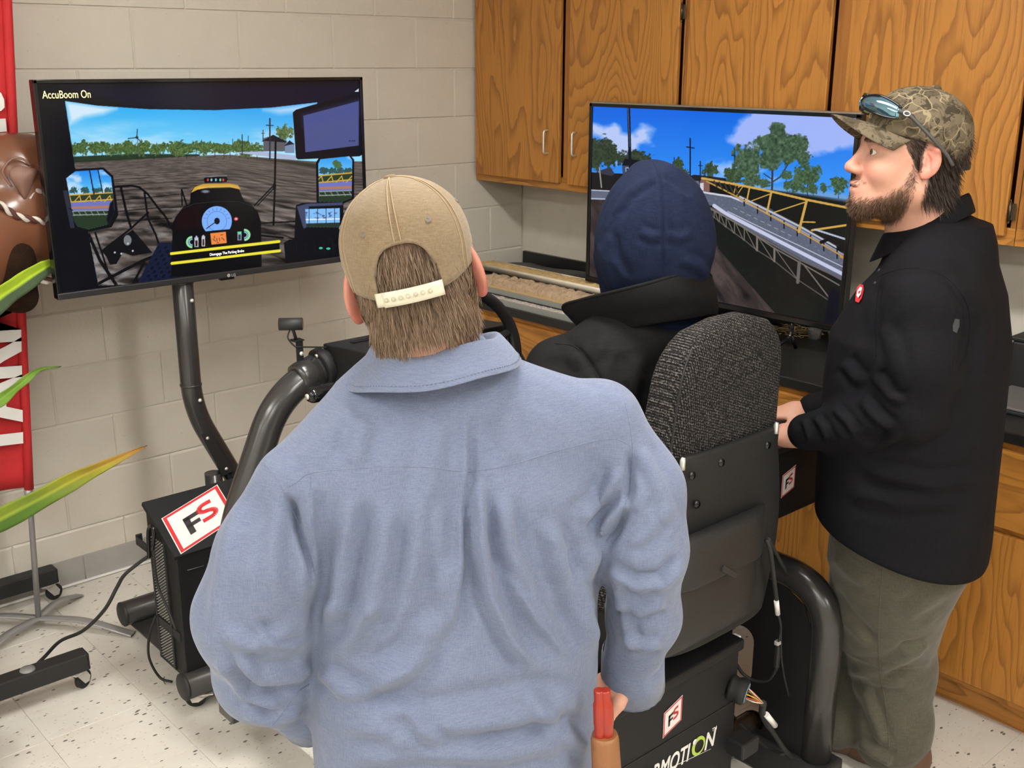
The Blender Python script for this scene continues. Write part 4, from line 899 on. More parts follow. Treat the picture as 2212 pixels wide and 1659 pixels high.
# plastic shell behind
m = MB(); zs = np.linspace(0.60, 1.075, 12); xs_ = np.linspace(-1, 1, 15); G = np.zeros((12, 15, 3))
for i, zz in enumerate(zs):
    f = (zz-0.6)/0.475; hw = 0.175+0.035*math.sin(math.pi*min(1, f*1.1))-0.0*f
    for j, u in enumerate(xs_): G[i, j] = (SCX+hw*u, -2.475-0.018*(1-abs(u)**4)+0.012*(1-f), zz)
m.grid(G); sh = m.build('backrest_shell', shell_m, sim); md = sh.modifiers.new('s', 'SOLIDIFY'); md.thickness = 0.02; md.offset = -1; mb_ = sh.modifiers.new('b', 'BEVEL'); mb_.width = 0.006; mb_.segments = 2
rbox((SCX-0.20, -2.47, 0.66), (SCX+0.20, -2.33, 1.03), 0.04, 'lower_backrest', seat_fabric, sim)
for px, py in ((1475, 995), (1677, 918)):
    q = Vc(PY(px, py, -2.485)); MB().tube([q-Vc((0, 0, 0.02)), q, q+Vc((0.002, 0, 0.006))], [0.006, 0.006, 0.004], 12).build('headrest_post', brushed, sh)
for px, py in ((1497, 1028), (1660, 962), (1560, 1000), (1507, 1090)):
    q = Vc(PY(px, py, -2.494)); MB().lathe([(0, 0.002), (0.008, 0.0015), (0.0095, -0.002)], 14, Matrix.Translation(q) @ Matrix.Rotation(math.pi/2, 4, 'X')).build('screw', gloss_black, sh)
# document pouch: folded flap and body
def drape(name, x0, x1, prof, mat, wav, parent):
    n = len(prof); G = np.zeros((n, 25, 3))
    for i, (y, z) in enumerate(prof):
        for j in range(25):
            u = j/24; e = 1-abs(2*u-1)**6; G[i, j] = (x0+(x1-x0)*u, -2.49+(y+2.49)*(0.35+0.65*e)+wav*math.sin(5*u+i*0.7)*0.5*i/n, z+wav*0.8*math.sin(3.1*u+0.5)*i/n)
    o = MB().grid(G).build(name, mat, parent); md = o.modifiers.new('s', 'SOLIDIFY'); md.thickness = 0.004; s2 = o.modifiers.new('u', 'SUBSURF'); s2.levels = 2; s2.render_levels = 2; o.data.shade_smooth(); return o
pf = drape('pouch_flap', SCX-0.235, SCX+0.10, [(-2.492, 0.905), (-2.515, 0.912), (-2.53, 0.902), (-2.536, 0.87), (-2.535, 0.82), (-2.533, 0.79)], vinyl_seat, 0.012, sim)
pf2 = drape('pouch', SCX-0.235, SCX+0.09, [(-2.492, 0.83), (-2.512, 0.82), (-2.518, 0.76), (-2.52, 0.69), (-2.512, 0.64), (-2.496, 0.63)], vinyl_seat, 0.008, sim)
q = Vc(PY(1575, 1235, -2.54)); MB().box((-0.03, -0.003, -0.008), (0.03, 0.003, 0.008), 0.001, 2).bm.free()
m = MB().box(q-Vc((0.03, 0.004, 0.007)), q+Vc((0.03, 0.004, 0.007)), 0.002, 2, Matrix.Rotation(math.radians(35), 4, 'Y')); m.build('strap_tab', matte_black, pf)
# suspension bellows and motion base
rbox((SCX-0.2, -2.34, 0.49), (SCX+0.2, -1.92, 0.67), 0.03, 'suspension_bellows', rubber, sim)
MB().box((-1.915, -2.40, 0.055), (-1.445, -1.85, 0.462), 0.004).build('motion_base', black_paint, sim)
mbz = bpy.data.objects['motion_base']
MB().box((-1.925, -2.412, 0.462), (-1.440, -1.84, 0.492), 0.006).build('top_lip', black_paint, mbz)
MB().box((-1.914, -2.4015, 0.315), (-1.446, -2.399, 0.3165)).build('panel_seam', gloss_black, mbz)
fs_decal(Vc(PY(1453, 1548, -2.4012)), (1, 0, 0), (0, 0, 1), 0.066, 0.068, 0.022, mbz)
white_paint = nmat('white_print', (0.82, 0.82, 0.80), 0.5); lime = nmat('lime_print', (0.45, 0.62, 0.08), 0.5)
b0, b1 = PY(1408, 1676, -2.4012), PY(1490, 1637, -2.4012)
tm = text_mesh('RMOTI', 0.066, shear=0.22, bold=0.0012, extrude=0.0004, xs=0.80); wtx = max(v.co.x for v in tm.vertices)
k_ = (b1[0]-b0[0])/wtx
for v in tm.vertices: v.co.x *= k_
place_mesh('lettering', tm, white_paint, (b0[0], -2.4012, b1[2]-0.004), (1, 0, 0), (0, 0, 1), mbz)
oc = Vc(PY(1509, 1611, -2.4016)); m = MB(); NN = 40
for k in range(NN):
    a0, a1 = 2*math.pi*k/NN, 2*math.pi*(k+1)/NN
    def rp(a, r): return oc+Vc((0.026*r*math.cos(a), 0, 0.026*r*math.sin(a)))
    th0 = 0.66+0.14*math.cos(a0+0.7); th1 = 0.66+0.14*math.cos(a1+0.7)
    m.poly([rp(a0, 1), rp(a1, 1), rp(a1, th1), rp(a0, th0)], 0)
m.build('ring_mark', lime, mbz); MB().lathe([(0, 0.0004), (0.008, 0.0004), (0.008, 0)], 16, Matrix.Translation(oc+Vc((-0.016, -0.0006, 0.018))) @ Matrix.Rotation(math.pi/2, 4, 'X')).build('ring_dot', white_paint, mbz)
tm = text_mesh('N', 0.066, shear=0.22, bold=0.0012, extrude=0.0004, xs=0.80); o = PY(1520, 1622, -2.4012); place_mesh('lettering', tm, white_paint, o, (1, 0, 0), (0, 0, 1), mbz)
tm = text_mesh('TM', 0.014, extrude=0.0003); place_mesh('trademark', tm, white_paint, PY(1538, 1581, -2.4012), (1, 0, 0), (0, 0, 1), mbz)
MB().tube([PY(1420, 1672, -2.4012), PY(1535, 1618, -2.4012)], 0.0007, 6).build('underline', white_paint, mbz)
q = Vc(PY(1344, 1510, -2.414)); MB().tube([q+Vc((0, 0, -0.012)), q+Vc((0, -0.003, 0.0)), q+Vc((0.002, -0.002, 0.008))], [0.005, 0.004, 0.004], 8).build('latch', chrome, mbz)
# side console with a decal, red switch
con = MB().box((-1.34, -2.35, 0.735), (-0.97, -1.75, 0.925), 0.006).build('side_console', black_paint, sim)
MB().box((-1.33, -2.352, 0.918), (-0.98, -1.76, 0.934), 0.005).build('console_top', matte_black, con)
fs_decal(Vc(PY(1703, 1040, -2.3508)), (1, 0, 0), (0, 0, 1), 0.056, 0.062, 0.016, con)
q = Vc(PY(1650, 1095, -2.44)); MB().tube([q+Vc((0, 0.02, -0.02)), q, q+Vc((0, -0.003, 0.008))], [0.006, 0.007, 0.004], 12).build('red_switch', nmat('red_plastic', (0.6, 0.01, 0.03), 0.35), sim)
MB().cyl((-1.15, -2.0, 0.55), (-1.15, -2.0, 0.74), 0.03, 16).build('console_post', tube_paint, con)
# plug and wires at the rear
pc = Vc(PY(1600, 1492, -2.42)); pd = Vc((0.38, -0.90, -0.18)).normalized(); T4 = Matrix.Translation(pc) @ pd.to_track_quat('Z', 'Y').to_matrix().to_4x4()
m = MB(); m.lathe([(0, -0.03), (0.03, -0.03), (0.033, -0.022), (0.03, -0.012), (0.034, -0.004), (0.034, 0.010), (0.029, 0.016), (0.0, 0.016)], 28, T4); plug = m.build('plug_housing', rubber, sim)
m = MB(); m.lathe([(0.018, 0.016), (0.024, 0.0175), (0.026, 0.0165), (0.027, 0.012)], 24, T4); m.build('plug_ring', nmat('pale_blue_plastic', (0.16, 0.33, 0.45), 0.4), plug)
MB().lathe([(0.0, 0.0165), (0.018, 0.0165)], 24, T4).build('plug_core', nmat('rust_core', (0.12, 0.03, 0.02), 0.6), plug)
tip = T4 @ Vc((0.004, -0.012, 0.06))
for k in range(9):
    a = 2*math.pi*k/9; p0 = T4 @ Vc((0.013*math.cos(a), 0.013*math.sin(a), 0.017)); MB().tube(spline([p0, (p0+tip)/2+Vc((0.003*math.cos(a*2), 0, 0.003*math.sin(a))), tip], 5), 0.0016, 6).build('wire', nmat(('wire_yellow', 'wire_red', 'wire_white', 'wire_brown')[k % 4], ((0.6, 0.42, 0.05), (0.45, 0.06, 0.03), (0.7, 0.62, 0.5), (0.2, 0.08, 0.03))[k % 4], 0.4), plug)
c_end = [tip, Vc(PY(1648, 1545, -2.44)), Vc(PY(1672, 1585, -2.45)), Vc(PY(1700, 1625, -2.47)), Vc(PZ(1735, 1652, 0.03)), Vc(PZ(1760, 1690, 0.01))]
MB().tube(spline(c_end, 8), [0.009]*14+[0.0065]*(len(spline(c_end, 8))-14), 10).build('plug_cable', rubber, plug)
MB().tube([Vc(PY(1655, 1543, -2.452)), Vc(PY(1674, 1567, -2.452))], 0.0078, 12).build('cable_label', white_vinyl, plug)
def cable(pts, r, name='cable', mat=rubber): return MB().tube(spline([Vc(p) for p in pts], 8), r, 8).build(name, mat, sim)
cable([PY(1655, 1165, -2.50), PY(1664, 1190, -2.51), PY(1673, 1260, -2.50), PY(1678, 1300, -2.48)], 0.0055)
MB().cyl(PY(1677, 1298, -2.485), PY(1680, 1326, -2.475), 0.0062, 12).build('cable_label', white_vinyl, sim)
cable([PY(1680, 1322, -2.475), PY(1687, 1355, -2.46), PY(1682, 1385, -2.45)], 0.003)
MB().box(Vc(PY(1679, 1415, -2.44))-Vc((0.007, 0.006, 0.036)), Vc(PY(1679, 1415, -2.44))+Vc((0.007, 0.006, 0.036)), 0.003).build('connector', matte_black, sim)
MB().box(Vc(PY(1680, 1388, -2.445))-Vc((0.008, 0.006, 0.006)), Vc(PY(1680, 1388, -2.445))+Vc((0.008, 0.006, 0.006)), 0.002).build('connector_lock', nmat('clear_grey', (0.35, 0.34, 0.33), 0.2), sim)
cable([PY(1678, 1443, -2.43), PY(1660, 1468, -2.40), PY(1630, 1470, -2.36), PY(1605, 1455, -2.33), PY(1588, 1430, -2.30)], 0.0045)
cable([PY(1660, 1165, -2.49), PY(1676, 1195, -2.46), PY(1692, 1225, -2.42), PY(1700, 1240, -2.40)], 0.005)
cable([PY(1686, 1350, -2.455), PY(1690, 1440, -2.44), PY(1712, 1540, -2.42), PY(1715, 1590, -2.40), PZ(1710, 1610, 0.06)], 0.0028)
cable([PY(1600, 1565, -2.39), PY(1650, 1610, -2.38), PZ(1690, 1630, 0.1), PZ(1706, 1612, 0.09)], 0.0045)
MB().box(Vc(PY(1590, 1378, -2.36))-Vc((0.008, 0.01, 0.008)), Vc(PY(1590, 1378, -2.36))+Vc((0.008, 0.01, 0.008)), 0.002).build('cable_label', white_vinyl, sim)
MB().box((-1.47, -2.45, 0.17), (-1.40, -2.39, 0.215), 0.006).build('power_socket', matte_black, mbz)
# power cord to the left of the computer box
pw = empty('power_cord', (-2.5, -0.9, 0), 'long black power cord drooping from the computer box to the floor at the banner side', 'cord')
pts = [PX(326, 1198, -2.318), PX(300, 1216, -2.35), PX(268, 1243, -2.39), PX(252, 1270, -2.41), PX(225, 1318, -2.45), PX(180, 1362, -2.50), PX(130, 1385, -2.54), PX(95, 1420, -2.575), PX(60, 1452, -2.62), PX(20, 1480, -2.66), PX(-60, 1510, -2.76)]
pts = [np.array((p[0], p[1], max(p[2], 0.006))) for p in pts]
MB().tube(spline(pts, 8), 0.0055, 8).build('cable', rubber, pw)
# ================================================================== SOFT SURFACES (implicit shapes -> one continuous mesh)
def smin(a, b, k):
    h = np.clip(0.5+0.5*(b-a)/k, 0, 1); return b*(1-h)+a*h-k*h*(1-h)
def smax(a, b, k): return -smin(-a, -b, k)
def rcone(p, a, b, ra, rb):
    a = np.asarray(a, float); b = np.asarray(b, float); d = b-a; t = np.clip(((p-a)@d)/(d@d), 0, 1)
    return np.linalg.norm(p-(a+t[:, None]*d), axis=1)-(ra+(rb-ra)*t)
def chain(p, pts, rs, k=0.02):
    d = None
    for i in range(len(pts)-1):
        e = rcone(p, pts[i], pts[i+1], rs[i], rs[i+1]); d = e if d is None else smin(d, e, k)
    return d
def ell(p, c, r, R=None):
    q = p-np.asarray(c, float); r = np.asarray(r, float)
    if R is not None: q = q@R
    k0 = np.linalg.norm(q/r, axis=1)+1e-9; k1 = np.linalg.norm(q/(r*r), axis=1)+1e-9
    return k0*(k0-1)/k1
def rotm(ax, deg):
    return np.array(Matrix.Rotation(math.radians(deg), 3, ax))
class Frame:
    def __init__(s, o, ex, ey, ez): s.o = np.asarray(o, float); s.M = np.stack([ex, ey, ez])
    def loc(s, p): return (p-s.o)@s.M.T
    def wor(s, q): return np.asarray(q, float)@s.M+s.o
def frame(o, heading, pitch=0, roll=0):
    """heading deg from +X; local x right, y forward, z up; roll>0 tips the top to the left"""
    h = math.radians(heading); f = np.array((math.cos(h), math.sin(h), 0)); r = np.array((math.sin(h), -math.cos(h), 0)); u = np.array((0, 0, 1.0))
    p = math.radians(pitch); f2 = f*math.cos(p)+u*math.sin(p); u2 = -f*math.sin(p)+u*math.cos(p)
    a = math.radians(roll); u3 = u2*math.cos(a)-r*math.sin(a); r3 = r*math.cos(a)+u2*math.sin(a)
    return Frame(o, r3, f2, u3)
def stack(p, fr, rings, n=2.4):
    """generalised elliptic column; rings rows: z, cx, cy, a, b in the frame"""
    q = fr.loc(p); R = np.array(rings, float); z = q[:, 2]
    g = lambda i: np.interp(z, R[:, 0], R[:, i])
    a, b = g(3), g(4); x, y = q[:, 0]-g(1), q[:, 1]-g(2)
    k = ((np.abs(x)/a)**n+(np.abs(y)/b)**n)**(1/n)
    d = (k-1)*np.minimum(a, b)
    return np.maximum(d, np.maximum(R[0, 0]-z, z-R[-1, 0]))
def nets(f, lo, hi, h, iters=2):
    """surface nets of the zero set of f; sparse evaluation around the surface"""
    lo = np.asarray(lo, float); hi = np.asarray(hi, float); B = 4
    nb = np.ceil((hi-lo)/(h*B)).astype(int)+1; n = nb*B+1
    cx, cy, cz = np.meshgrid(*[np.arange(k+1) for k in nb], indexing='ij'); cp = lo+np.stack([cx, cy, cz], -1).reshape(-1, 3)*h*B
    cv = f(cp).reshape(nb+1)
    act = np.zeros(nb, bool); mn = np.full(nb, 1e9); ab = np.full(nb, 1e9); sg = np.zeros(nb, int)
    for i in (0, 1):
        for j in (0, 1):
            for k in (0, 1):
                c = cv[i:i+nb[0], j:j+nb[1], k:k+nb[2]]; ab = np.minimum(ab, np.abs(c)); sg += (c < 0)
    act = (ab < h*B*1.6) | ((sg > 0) & (sg < 8))
    full = np.repeat(np.repeat(np.repeat(np.where(sg > 4, -1.0, 1.0), B, 0), B, 1), B, 2)
    vals = np.ones(n); vals[:-1, :-1, :-1] = full
    need = np.zeros(n, bool); a4 = np.repeat(np.repeat(np.repeat(act, B, 0), B, 1), B, 2)
    for i in (0, 1):
        for j in (0, 1):
            for k in (0, 1): need[i:i+a4.shape[0], j:j+a4.shape[1], k:k+a4.shape[2]] |= a4
    ii = np.argwhere(need); vals[need] = f(lo+ii*h)
    S = vals < 0
    cnt = np.zeros(n-1, np.int8)
    for i in (0, 1):
        for j in (0, 1):
            for k in (0, 1): cnt += S[i:n[0]-1+i, j:n[1]-1+j, k:n[2]-1+k]
    mask = (cnt > 0) & (cnt < 8); cells = np.argwhere(mask); idx = -np.ones(n-1, np.int64); idx[mask] = np.arange(len(cells))
    acc = np.zeros((len(cells), 3)); num = np.zeros(len(cells))
    corners = [(i, j, k) for i in (0, 1) for j in (0, 1) for k in (0, 1)]
    for c in corners:
        for ax in range(3):
            if c[ax] == 1: continue
            d = list(c); d[ax] = 1
            v0 = vals[cells[:, 0]+c[0], cells[:, 1]+c[1], cells[:, 2]+c[2]]; v1 = vals[cells[:, 0]+d[0], cells[:, 1]+d[1], cells[:, 2]+d[2]]
            m = (v0 < 0) != (v1 < 0); t = np.where(m, v0/np.where(m, v0-v1, 1), 0)
            pt = np.array(c, float)[None]+t[:, None]*(np.array(d)-np.array(c))[None]
            acc += pt*m[:, None]; num += m
    V = lo+(cells+acc/num[:, None])*h
    F = []
    for ax in range(3):
        b_, c_ = (ax+1) % 3, (ax+2) % 3
        sl0 = [slice(None)]*3; sl1 = [slice(None)]*3; sl0[ax] = slice(0, -1); sl1[ax] = slice(1, None)
        e = np.argwhere(S[tuple(sl0)] != S[tuple(sl1)])
        e = e[(e[:, b_] > 0) & (e[:, c_] > 0) & (e[:, b_] < n[b_]-1) & (e[:, c_] < n[c_]-1)]
        def cell(db, dc):
            q = e.copy(); q[:, b_] += db; q[:, c_] += dc; return idx[q[:, 0], q[:, 1], q[:, 2]]
        q = np.stack([cell(-1, -1), cell(0, -1), cell(0, 0), cell(-1, 0)], 1)
        flip = ~S[e[:, 0], e[:, 1], e[:, 2]]; q[flip] = q[flip][:, ::-1]
        F.append(q)
    F = np.concatenate(F); F = F[(F >= 0).all(1)]
    for _ in range(iters):
        g, v = grad(f, V, h*0.5); V = V-np.clip(v/np.maximum(np.linalg.norm(g, axis=1), 0.2), -h, h)[:, None]*g/np.maximum(np.linalg.norm(g, axis=1), 1e-6)[:, None]
    return V, F
def grad(f, V, e):
    v = f(V); g = np.stack([(f(V+np.eye(3)[i]*e)-f(V-np.eye(3)[i]*e))/(2*e) for i in range(3)], 1); return g, v
def np_mesh(name, V, F, mat, parent, smooth=True, colors=None, cname='tint'):
    me = bpy.data.meshes.new(name); me.vertices.add(len(V)); me.vertices.foreach_set('co', np.ascontiguousarray(V, np.float32).reshape(-1))
    k = F.shape[1]; me.loops.add(F.size); me.loops.foreach_set('vertex_index', np.ascontiguousarray(F, np.int32).reshape(-1)); me.polygons.add(len(F)); me.polygons.foreach_set('loop_start', np.arange(0, F.size, k, dtype=np.int32))
    me.update(calc_edges=True)
    if colors is not None:
        at = me.color_attributes.new(cname, 'FLOAT_COLOR', 'POINT'); at.data.foreach_set('color', np.concatenate([colors, np.ones((len(V), 1))], 1).astype(np.float32).reshape(-1))
    if smooth: me.shade_smooth()
    return link(name, me, mat, parent)
def vnormals(V, F):
    a, b, c, d = (V[F[:, i]] for i in range(4)); n = np.cross(c-a, d-b); N = np.zeros_like(V)
    for i in range(4): np.add.at(N, F[:, i], n)
    return N/np.maximum(np.linalg.norm(N, axis=1), 1e-12)[:, None]
FOLD = 1.85
def folds(V, F, specs, back=True, noise=None):
    """raise and sink folds traced as polylines (pixels of the photograph) on the side that faces the camera"""
    N = vnormals(V, F); p = PROJ(V); vd = V-CAM; vd /= np.linalg.norm(vd, axis=1)[:, None]
    face = np.clip((-(N*vd).sum(1))*2.2+0.25, 0, 1); disp = np.zeros(len(V))
    for pts, amp, wid, kind in specs:
        best = np.full(len(V), 1e9); sd = np.zeros(len(V)); tt = np.zeros(len(V)); L = [math.dist(a, b) for a, b in zip(pts[:-1], pts[1:])]; tot = sum(L); s0 = 0
        for (a, b), l in zip(zip(pts[:-1], pts[1:]), L):
            e = np.array(b, float)-a; w = p-np.array(a, float); t = np.clip((w@e)/(e@e), 0, 1); q = w-t[:, None]*e; d = np.hypot(q[:, 0], q[:, 1])
            m = d < best; best = np.where(m, d, best); sd = np.where(m, np.sign(e[0]*w[:, 1]-e[1]*w[:, 0])*d, sd); tt = np.where(m, (s0+t*l)/tot, tt); s0 += l
        taper = np.clip(np.minimum(tt, 1-tt)*5+0.05, 0, 1); taper = taper*taper*(3-2*taper); x = sd/wid
        if kind == 'r': g = np.exp(-x*x)                                  # rounded ridge
        elif kind == 's': g = 1.65*x*np.exp(-x*x)                         # step: raised to one side, sunk on the other
        elif kind == 'w': g = np.exp(-x*x)-0.62*np.exp(-((np.abs(x)-1.7)/0.8)**2)   # ridge between two hollows
        disp += amp*FOLD*g*taper
    if noise is not None: disp += noise(V)
    return V+N*(disp*face)[:, None]
def strands(name, roots, dirs, length, mat, parent, width=0.0006, segs=3, curve=None, lenvar=0.35, jit=0.12, taper=True):
    n = len(roots); L = length*(1+RNG.uniform(-lenvar, lenvar, n)) if np.isscalar(length) else length*(1+RNG.uniform(-lenvar, lenvar, n))
    d = dirs+RNG.normal(0, jit, (n, 3)); d /= np.linalg.norm(d, axis=1)[:, None]
    side = np.cross(d, RNG.normal(0, 1, (n, 3))); side /= np.linalg.norm(side, axis=1)[:, None]
    V = np.zeros((n, segs+1, 2, 3)); pos = roots.copy()
    for k in range(segs+1):
        w = width*(1-(k/segs)**2*0.8 if taper else 1); V[:, k, 0] = pos-side*w/2; V[:, k, 1] = pos+side*w/2
        if curve is not None:
            d = d+curve/segs; d /= np.linalg.norm(d, axis=1)[:, None]
        pos = pos+d*(L/segs)[:, None]
    idx = np.arange(n*(segs+1)*2).reshape(n, segs+1, 2); F = np.stack([idx[:, :-1, 0], idx[:, :-1, 1], idx[:, 1:, 1], idx[:, 1:, 0]], -1).reshape(-1, 4)
    return np_mesh(name, V.reshape(-1, 3), F, mat, parent)
def sample(V, F, w, n):
    """n random points on quads, density by face weight"""
    a, b, c, d = (V[F[:, i]] for i in range(4)); ar = np.linalg.norm(np.cross(c-a, d-b), axis=1)*w[F].mean(1); ar /= ar.sum()
    i = RNG.choice(len(F), n, p=ar); u, v = RNG.uniform(size=(2, n, 1)); N = np.cross(c-a, d-b)[i]; N /= np.linalg.norm(N, axis=1)[:, None]
    return a[i]*(1-u)*(1-v)+b[i]*u*(1-v)+c[i]*u*v+d[i]*(1-u)*v, N
def surf_line(obj_V, obj_F, px_pts, n, off=0.0008):
    """pixel polyline dropped onto a mesh by casting rays"""
    from mathutils.bvhtree import BVHTree
    bv = BVHTree.FromPolygons([tuple(v) for v in obj_V], [tuple(int(i) for i in f) for f in obj_F]) if not isinstance(obj_V, BVHTree) else obj_V
    out = []
    for q in spline([(a, b, 0) for a, b in px_pts], n):
        h = bv.ray_cast(Vector(CAM), Vector(D(q[0], q[1])).normalized())
        if h[0] is not None: out.append(h[0]+h[1]*off)
    return out
def bvh(V, F):
    from mathutils.bvhtree import BVHTree
    return BVHTree.FromPolygons(V.tolist(), F.tolist())
VH = np.array((math.cos(YAW), math.sin(YAW), 0.0))
def body_pt(A):
    A = np.array((A[0], A[1], 0.0))
    def W_(px, py, d=0.0):
        """pixel on the upright plane through the person, d metres beyond it (the pixel stays true)"""
        dd = D(px, py); t = ((A-CAM)@VH+d)/(dd@VH); return CAM+t*dd
    return W_

# ------------------------------------------------------------------ skin, hair, cloth materials
def tint_mat(name, rough=0.5, bump=None, sss=0.0, spec=0.4):
    g = NT(name); a = g.node('ShaderNodeVertexColor'); a.layer_name = 'tint'; n = g.noise(g.tc.outputs['Object'], 220, 3)
    col = g.mix(g.math('MULTIPLY', n, 0.22), a.outputs['Color'], (0.5, 0.24, 0.17), 'MULTIPLY')
    nb = g.bump(g.noise(g.tc.outputs['Object'], 700, 2), 0.10, 0.001); m = g.out(col, nb, rough, Specular_IOR_Level=spec)
    if sss: g.b.inputs['Subsurface Weight'].default_value = sss; g.b.inputs['Subsurface Radius'].default_value = (0.012, 0.005, 0.003); g.b.inputs['Subsurface Scale'].default_value = 0.5
    return m
skin_m = tint_mat('skin', 0.48, sss=0.12)
def hair_mat(name, a, b):
    g = NT(name); oi = g.node('ShaderNodeNewGeometry'); n = g.noise(oi.outputs['Position'], 160, 2)
    return g.out(g.mix(n, a, b), None, 0.42, Specular_IOR_Level=0.35)
hair_brown = hair_mat('brown_hair', (0.11, 0.072, 0.046), (0.32, 0.22, 0.145)); hair_dark = hair_mat('dark_brown_hair', (0.014, 0.009, 0.007), (0.05, 0.03, 0.02)); beard_m = hair_mat('beard_hair', (0.04, 0.022, 0.012), (0.15, 0.075, 0.035))
def weave_mat(name, a, b, scale=1500, rough=0.85, bumpv=0.25, streak=None, dirt=None, sheen=0.15, spec=0.2):
    g = NT(name); v = g.tc.outputs['Object']; h1 = g.noise(g.mapping((0.25, 0.25, 3.0)), scale*0.12, 2); h2 = g.noise(g.mapping((3.0, 3.0, 0.25)), scale*0.10, 2)
    n = g.math('MULTIPLY', g.math('ADD', h1, h2), 0.5); f = g.ramp(n, [(0.36, (0, 0, 0)), (0.64, (1, 1, 1))]); col = g.mix(f, a, b)
    big = g.noise(v, 9, 3); col = g.mix(g.math('MULTIPLY', big, 0.25), col, tuple(x*0.8 for x in a))
    if dirt: col = g.mix(g.math('MULTIPLY', g.ramp(g.noise(v, 24, 4, 0.6), [(0.56, (0, 0, 0)), (0.72, (1, 1, 1))]), dirt[0]), col, dirt[1])
    wr = g.noise(v, 26, 3, 0.55, 0.6)
    return g.out(col, g.bump(wr, 0.18, 0.004, g.bump(n, bumpv, 0.0008)), rough, Specular_IOR_Level=spec, Sheen_Weight=sheen)
chambray = weave_mat('blue_chambray', (0.118, 0.145, 0.232), (0.180, 0.214, 0.308), 2600)
khaki = weave_mat('tan_cap_twill', (0.17, 0.122, 0.072), (0.25, 0.19, 0.12), 2600, dirt=(0.25, (0.20, 0.14, 0.08)))
black_fleece = weave_mat('black_softshell', (0.007, 0.007, 0.0075), (0.013, 0.013, 0.0135), 1500, 0.8, sheen=0.0, spec=0.12)
navy = weave_mat('navy_fleece', (0.006, 0.010, 0.028), (0.014, 0.020, 0.048), 1800, 0.9, sheen=0.0, spec=0.12)
black_knit = weave_mat('black_polo_knit', (0.0045, 0.0045, 0.006), (0.009, 0.009, 0.0115), 2200, 0.85, sheen=0.0, spec=0.12)
olive = weave_mat('olive_canvas', (0.060, 0.057, 0.042), (0.100, 0.094, 0.070), 1800, 0.85)
denim = weave_mat('dark_denim', (0.03, 0.035, 0.05), (0.07, 0.08, 0.11), 1500, 0.85)
seam_blue = chambray      # thread of the cloth's own colour; the ridge makes its own shade

# ------------------------------------------------------------------ head and hand shapes
def head_sdf(p, fr, s=1.0, ear=1.0, neck=True, neck_to=None, neck_r=(0.058, 0.068), face=True):
    q = fr.loc(p)/s; m = q.copy(); m[:, 0] = np.abs(m[:, 0])          # left-right mirror
    d = ell(q, (0, -0.002, 0.045), (0.077, 0.099, 0.088))
    d = smin(d, ell(q, (0, 0.040, -0.020), (0.063, 0.060, 0.085)), 0.03)
    d = smin(d, rcone(m, (0.048, 0.0, -0.055), (0.014, 0.074, -0.094), 0.027, 0.020), 0.03)
    d = smin(d, ell(q, (0, 0.080, -0.097), (0.026, 0.022, 0.022)), 0.02)
    if face:
        d = smin(d, ell(m, (0.038, 0.060, -0.024), (0.027, 0.030, 0.030)), 0.02)
        d = smin(d, rcone(m, (0.008, 0.090, 0.030), (0.046, 0.074, 0.030), 0.011, 0.010), 0.016)
        d = smax(d, -ell(m, (0.033, 0.104, 0.010), (0.019, 0.020, 0.0125)), 0.012)
        d = smin(d, rcone(q, (0, 0.092, 0.020), (0, 0.116, -0.024), 0.0075, 0.0115), 0.014)
        d = smin(d, ell(q, (0, 0.117, -0.027), (0.012, 0.0115, 0.0105)), 0.008); d = smin(d, ell(m, (0.0115, 0.107, -0.031), (0.009, 0.012, 0.0085)), 0.006)
        d = smax(d, -ell(m, (0.007, 0.112, -0.041), (0.0045, 0.007, 0.004)), 0.004)
        d = smin(d, ell(q, (0, 0.090, -0.066), (0.030, 0.016, 0.020)), 0.018)
        d = smin(d, ell(q, (0, 0.1025, -0.0580), (0.022, 0.0090, 0.0062)), 0.006); d = smin(d, ell(q, (0, 0.1005, -0.0710), (0.019, 0.0090, 0.0072)), 0.006)
        d = smax(d, -ell(q, (0, 0.112, -0.0642), (0.026, 0.013, 0.0014)), 0.003)
        lid = chain(m, [(0.0165, 0.0865, 0.0095), (0.025, 0.0940, 0.0185), (0.036, 0.0930, 0.0190), (0.047, 0.0800, 0.0105)], [0.0030]*4, 0.004)
        lid = np.minimum(lid, chain(m, [(0.0165, 0.0865, 0.0080), (0.026, 0.0920, -0.0005), (0.036, 0.0905, -0.0010), (0.047, 0.0800, 0.0085)], [0.0028]*4, 0.004)); d = smin(d, lid, 0.005)
    if neck:
        if neck_to is None: nt = fr.wor(np.array((0, -0.045, -0.20))*s)
        else: nt = np.asarray(neck_to, float)
        d = np.minimum(d, 1e9); nk = rcone(p, fr.wor(np.array((0, -0.024, -0.045))*s), nt, neck_r[0], neck_r[1])/s; d = smin(d, nk, 0.03)
    # ears
    e = m-np.array((0.083, -0.010, 0.002)); Ry = rotm('Z', 24)@rotm('Y', -10); e = e@Ry; e = e/ear
    ed = ell(e, (0, 0, 0.004), (0.0075, 0.020, 0.031)); ed = smin(ed, ell(e, (0.0, 0.006, -0.024), (0.006, 0.010, 0.010)), 0.008)
    ed = smax(ed, -ell(e, (0.0105, 0.001, 0.005), (0.0095, 0.0135, 0.0225)), 0.003); ed = smin(ed, chain(e, [(0.003, 0.009, 0.024), (0.004, -0.004, 0.010), (0.004, -0.006, -0.010)], [0.003]*3, 0.004), 0.004)
    ed = smin(ed, ell(e, (0.003, 0.013, -0.004), (0.004, 0.004, 0.006)), 0.004)
    return smin(d, ed*ear, 0.006)*s
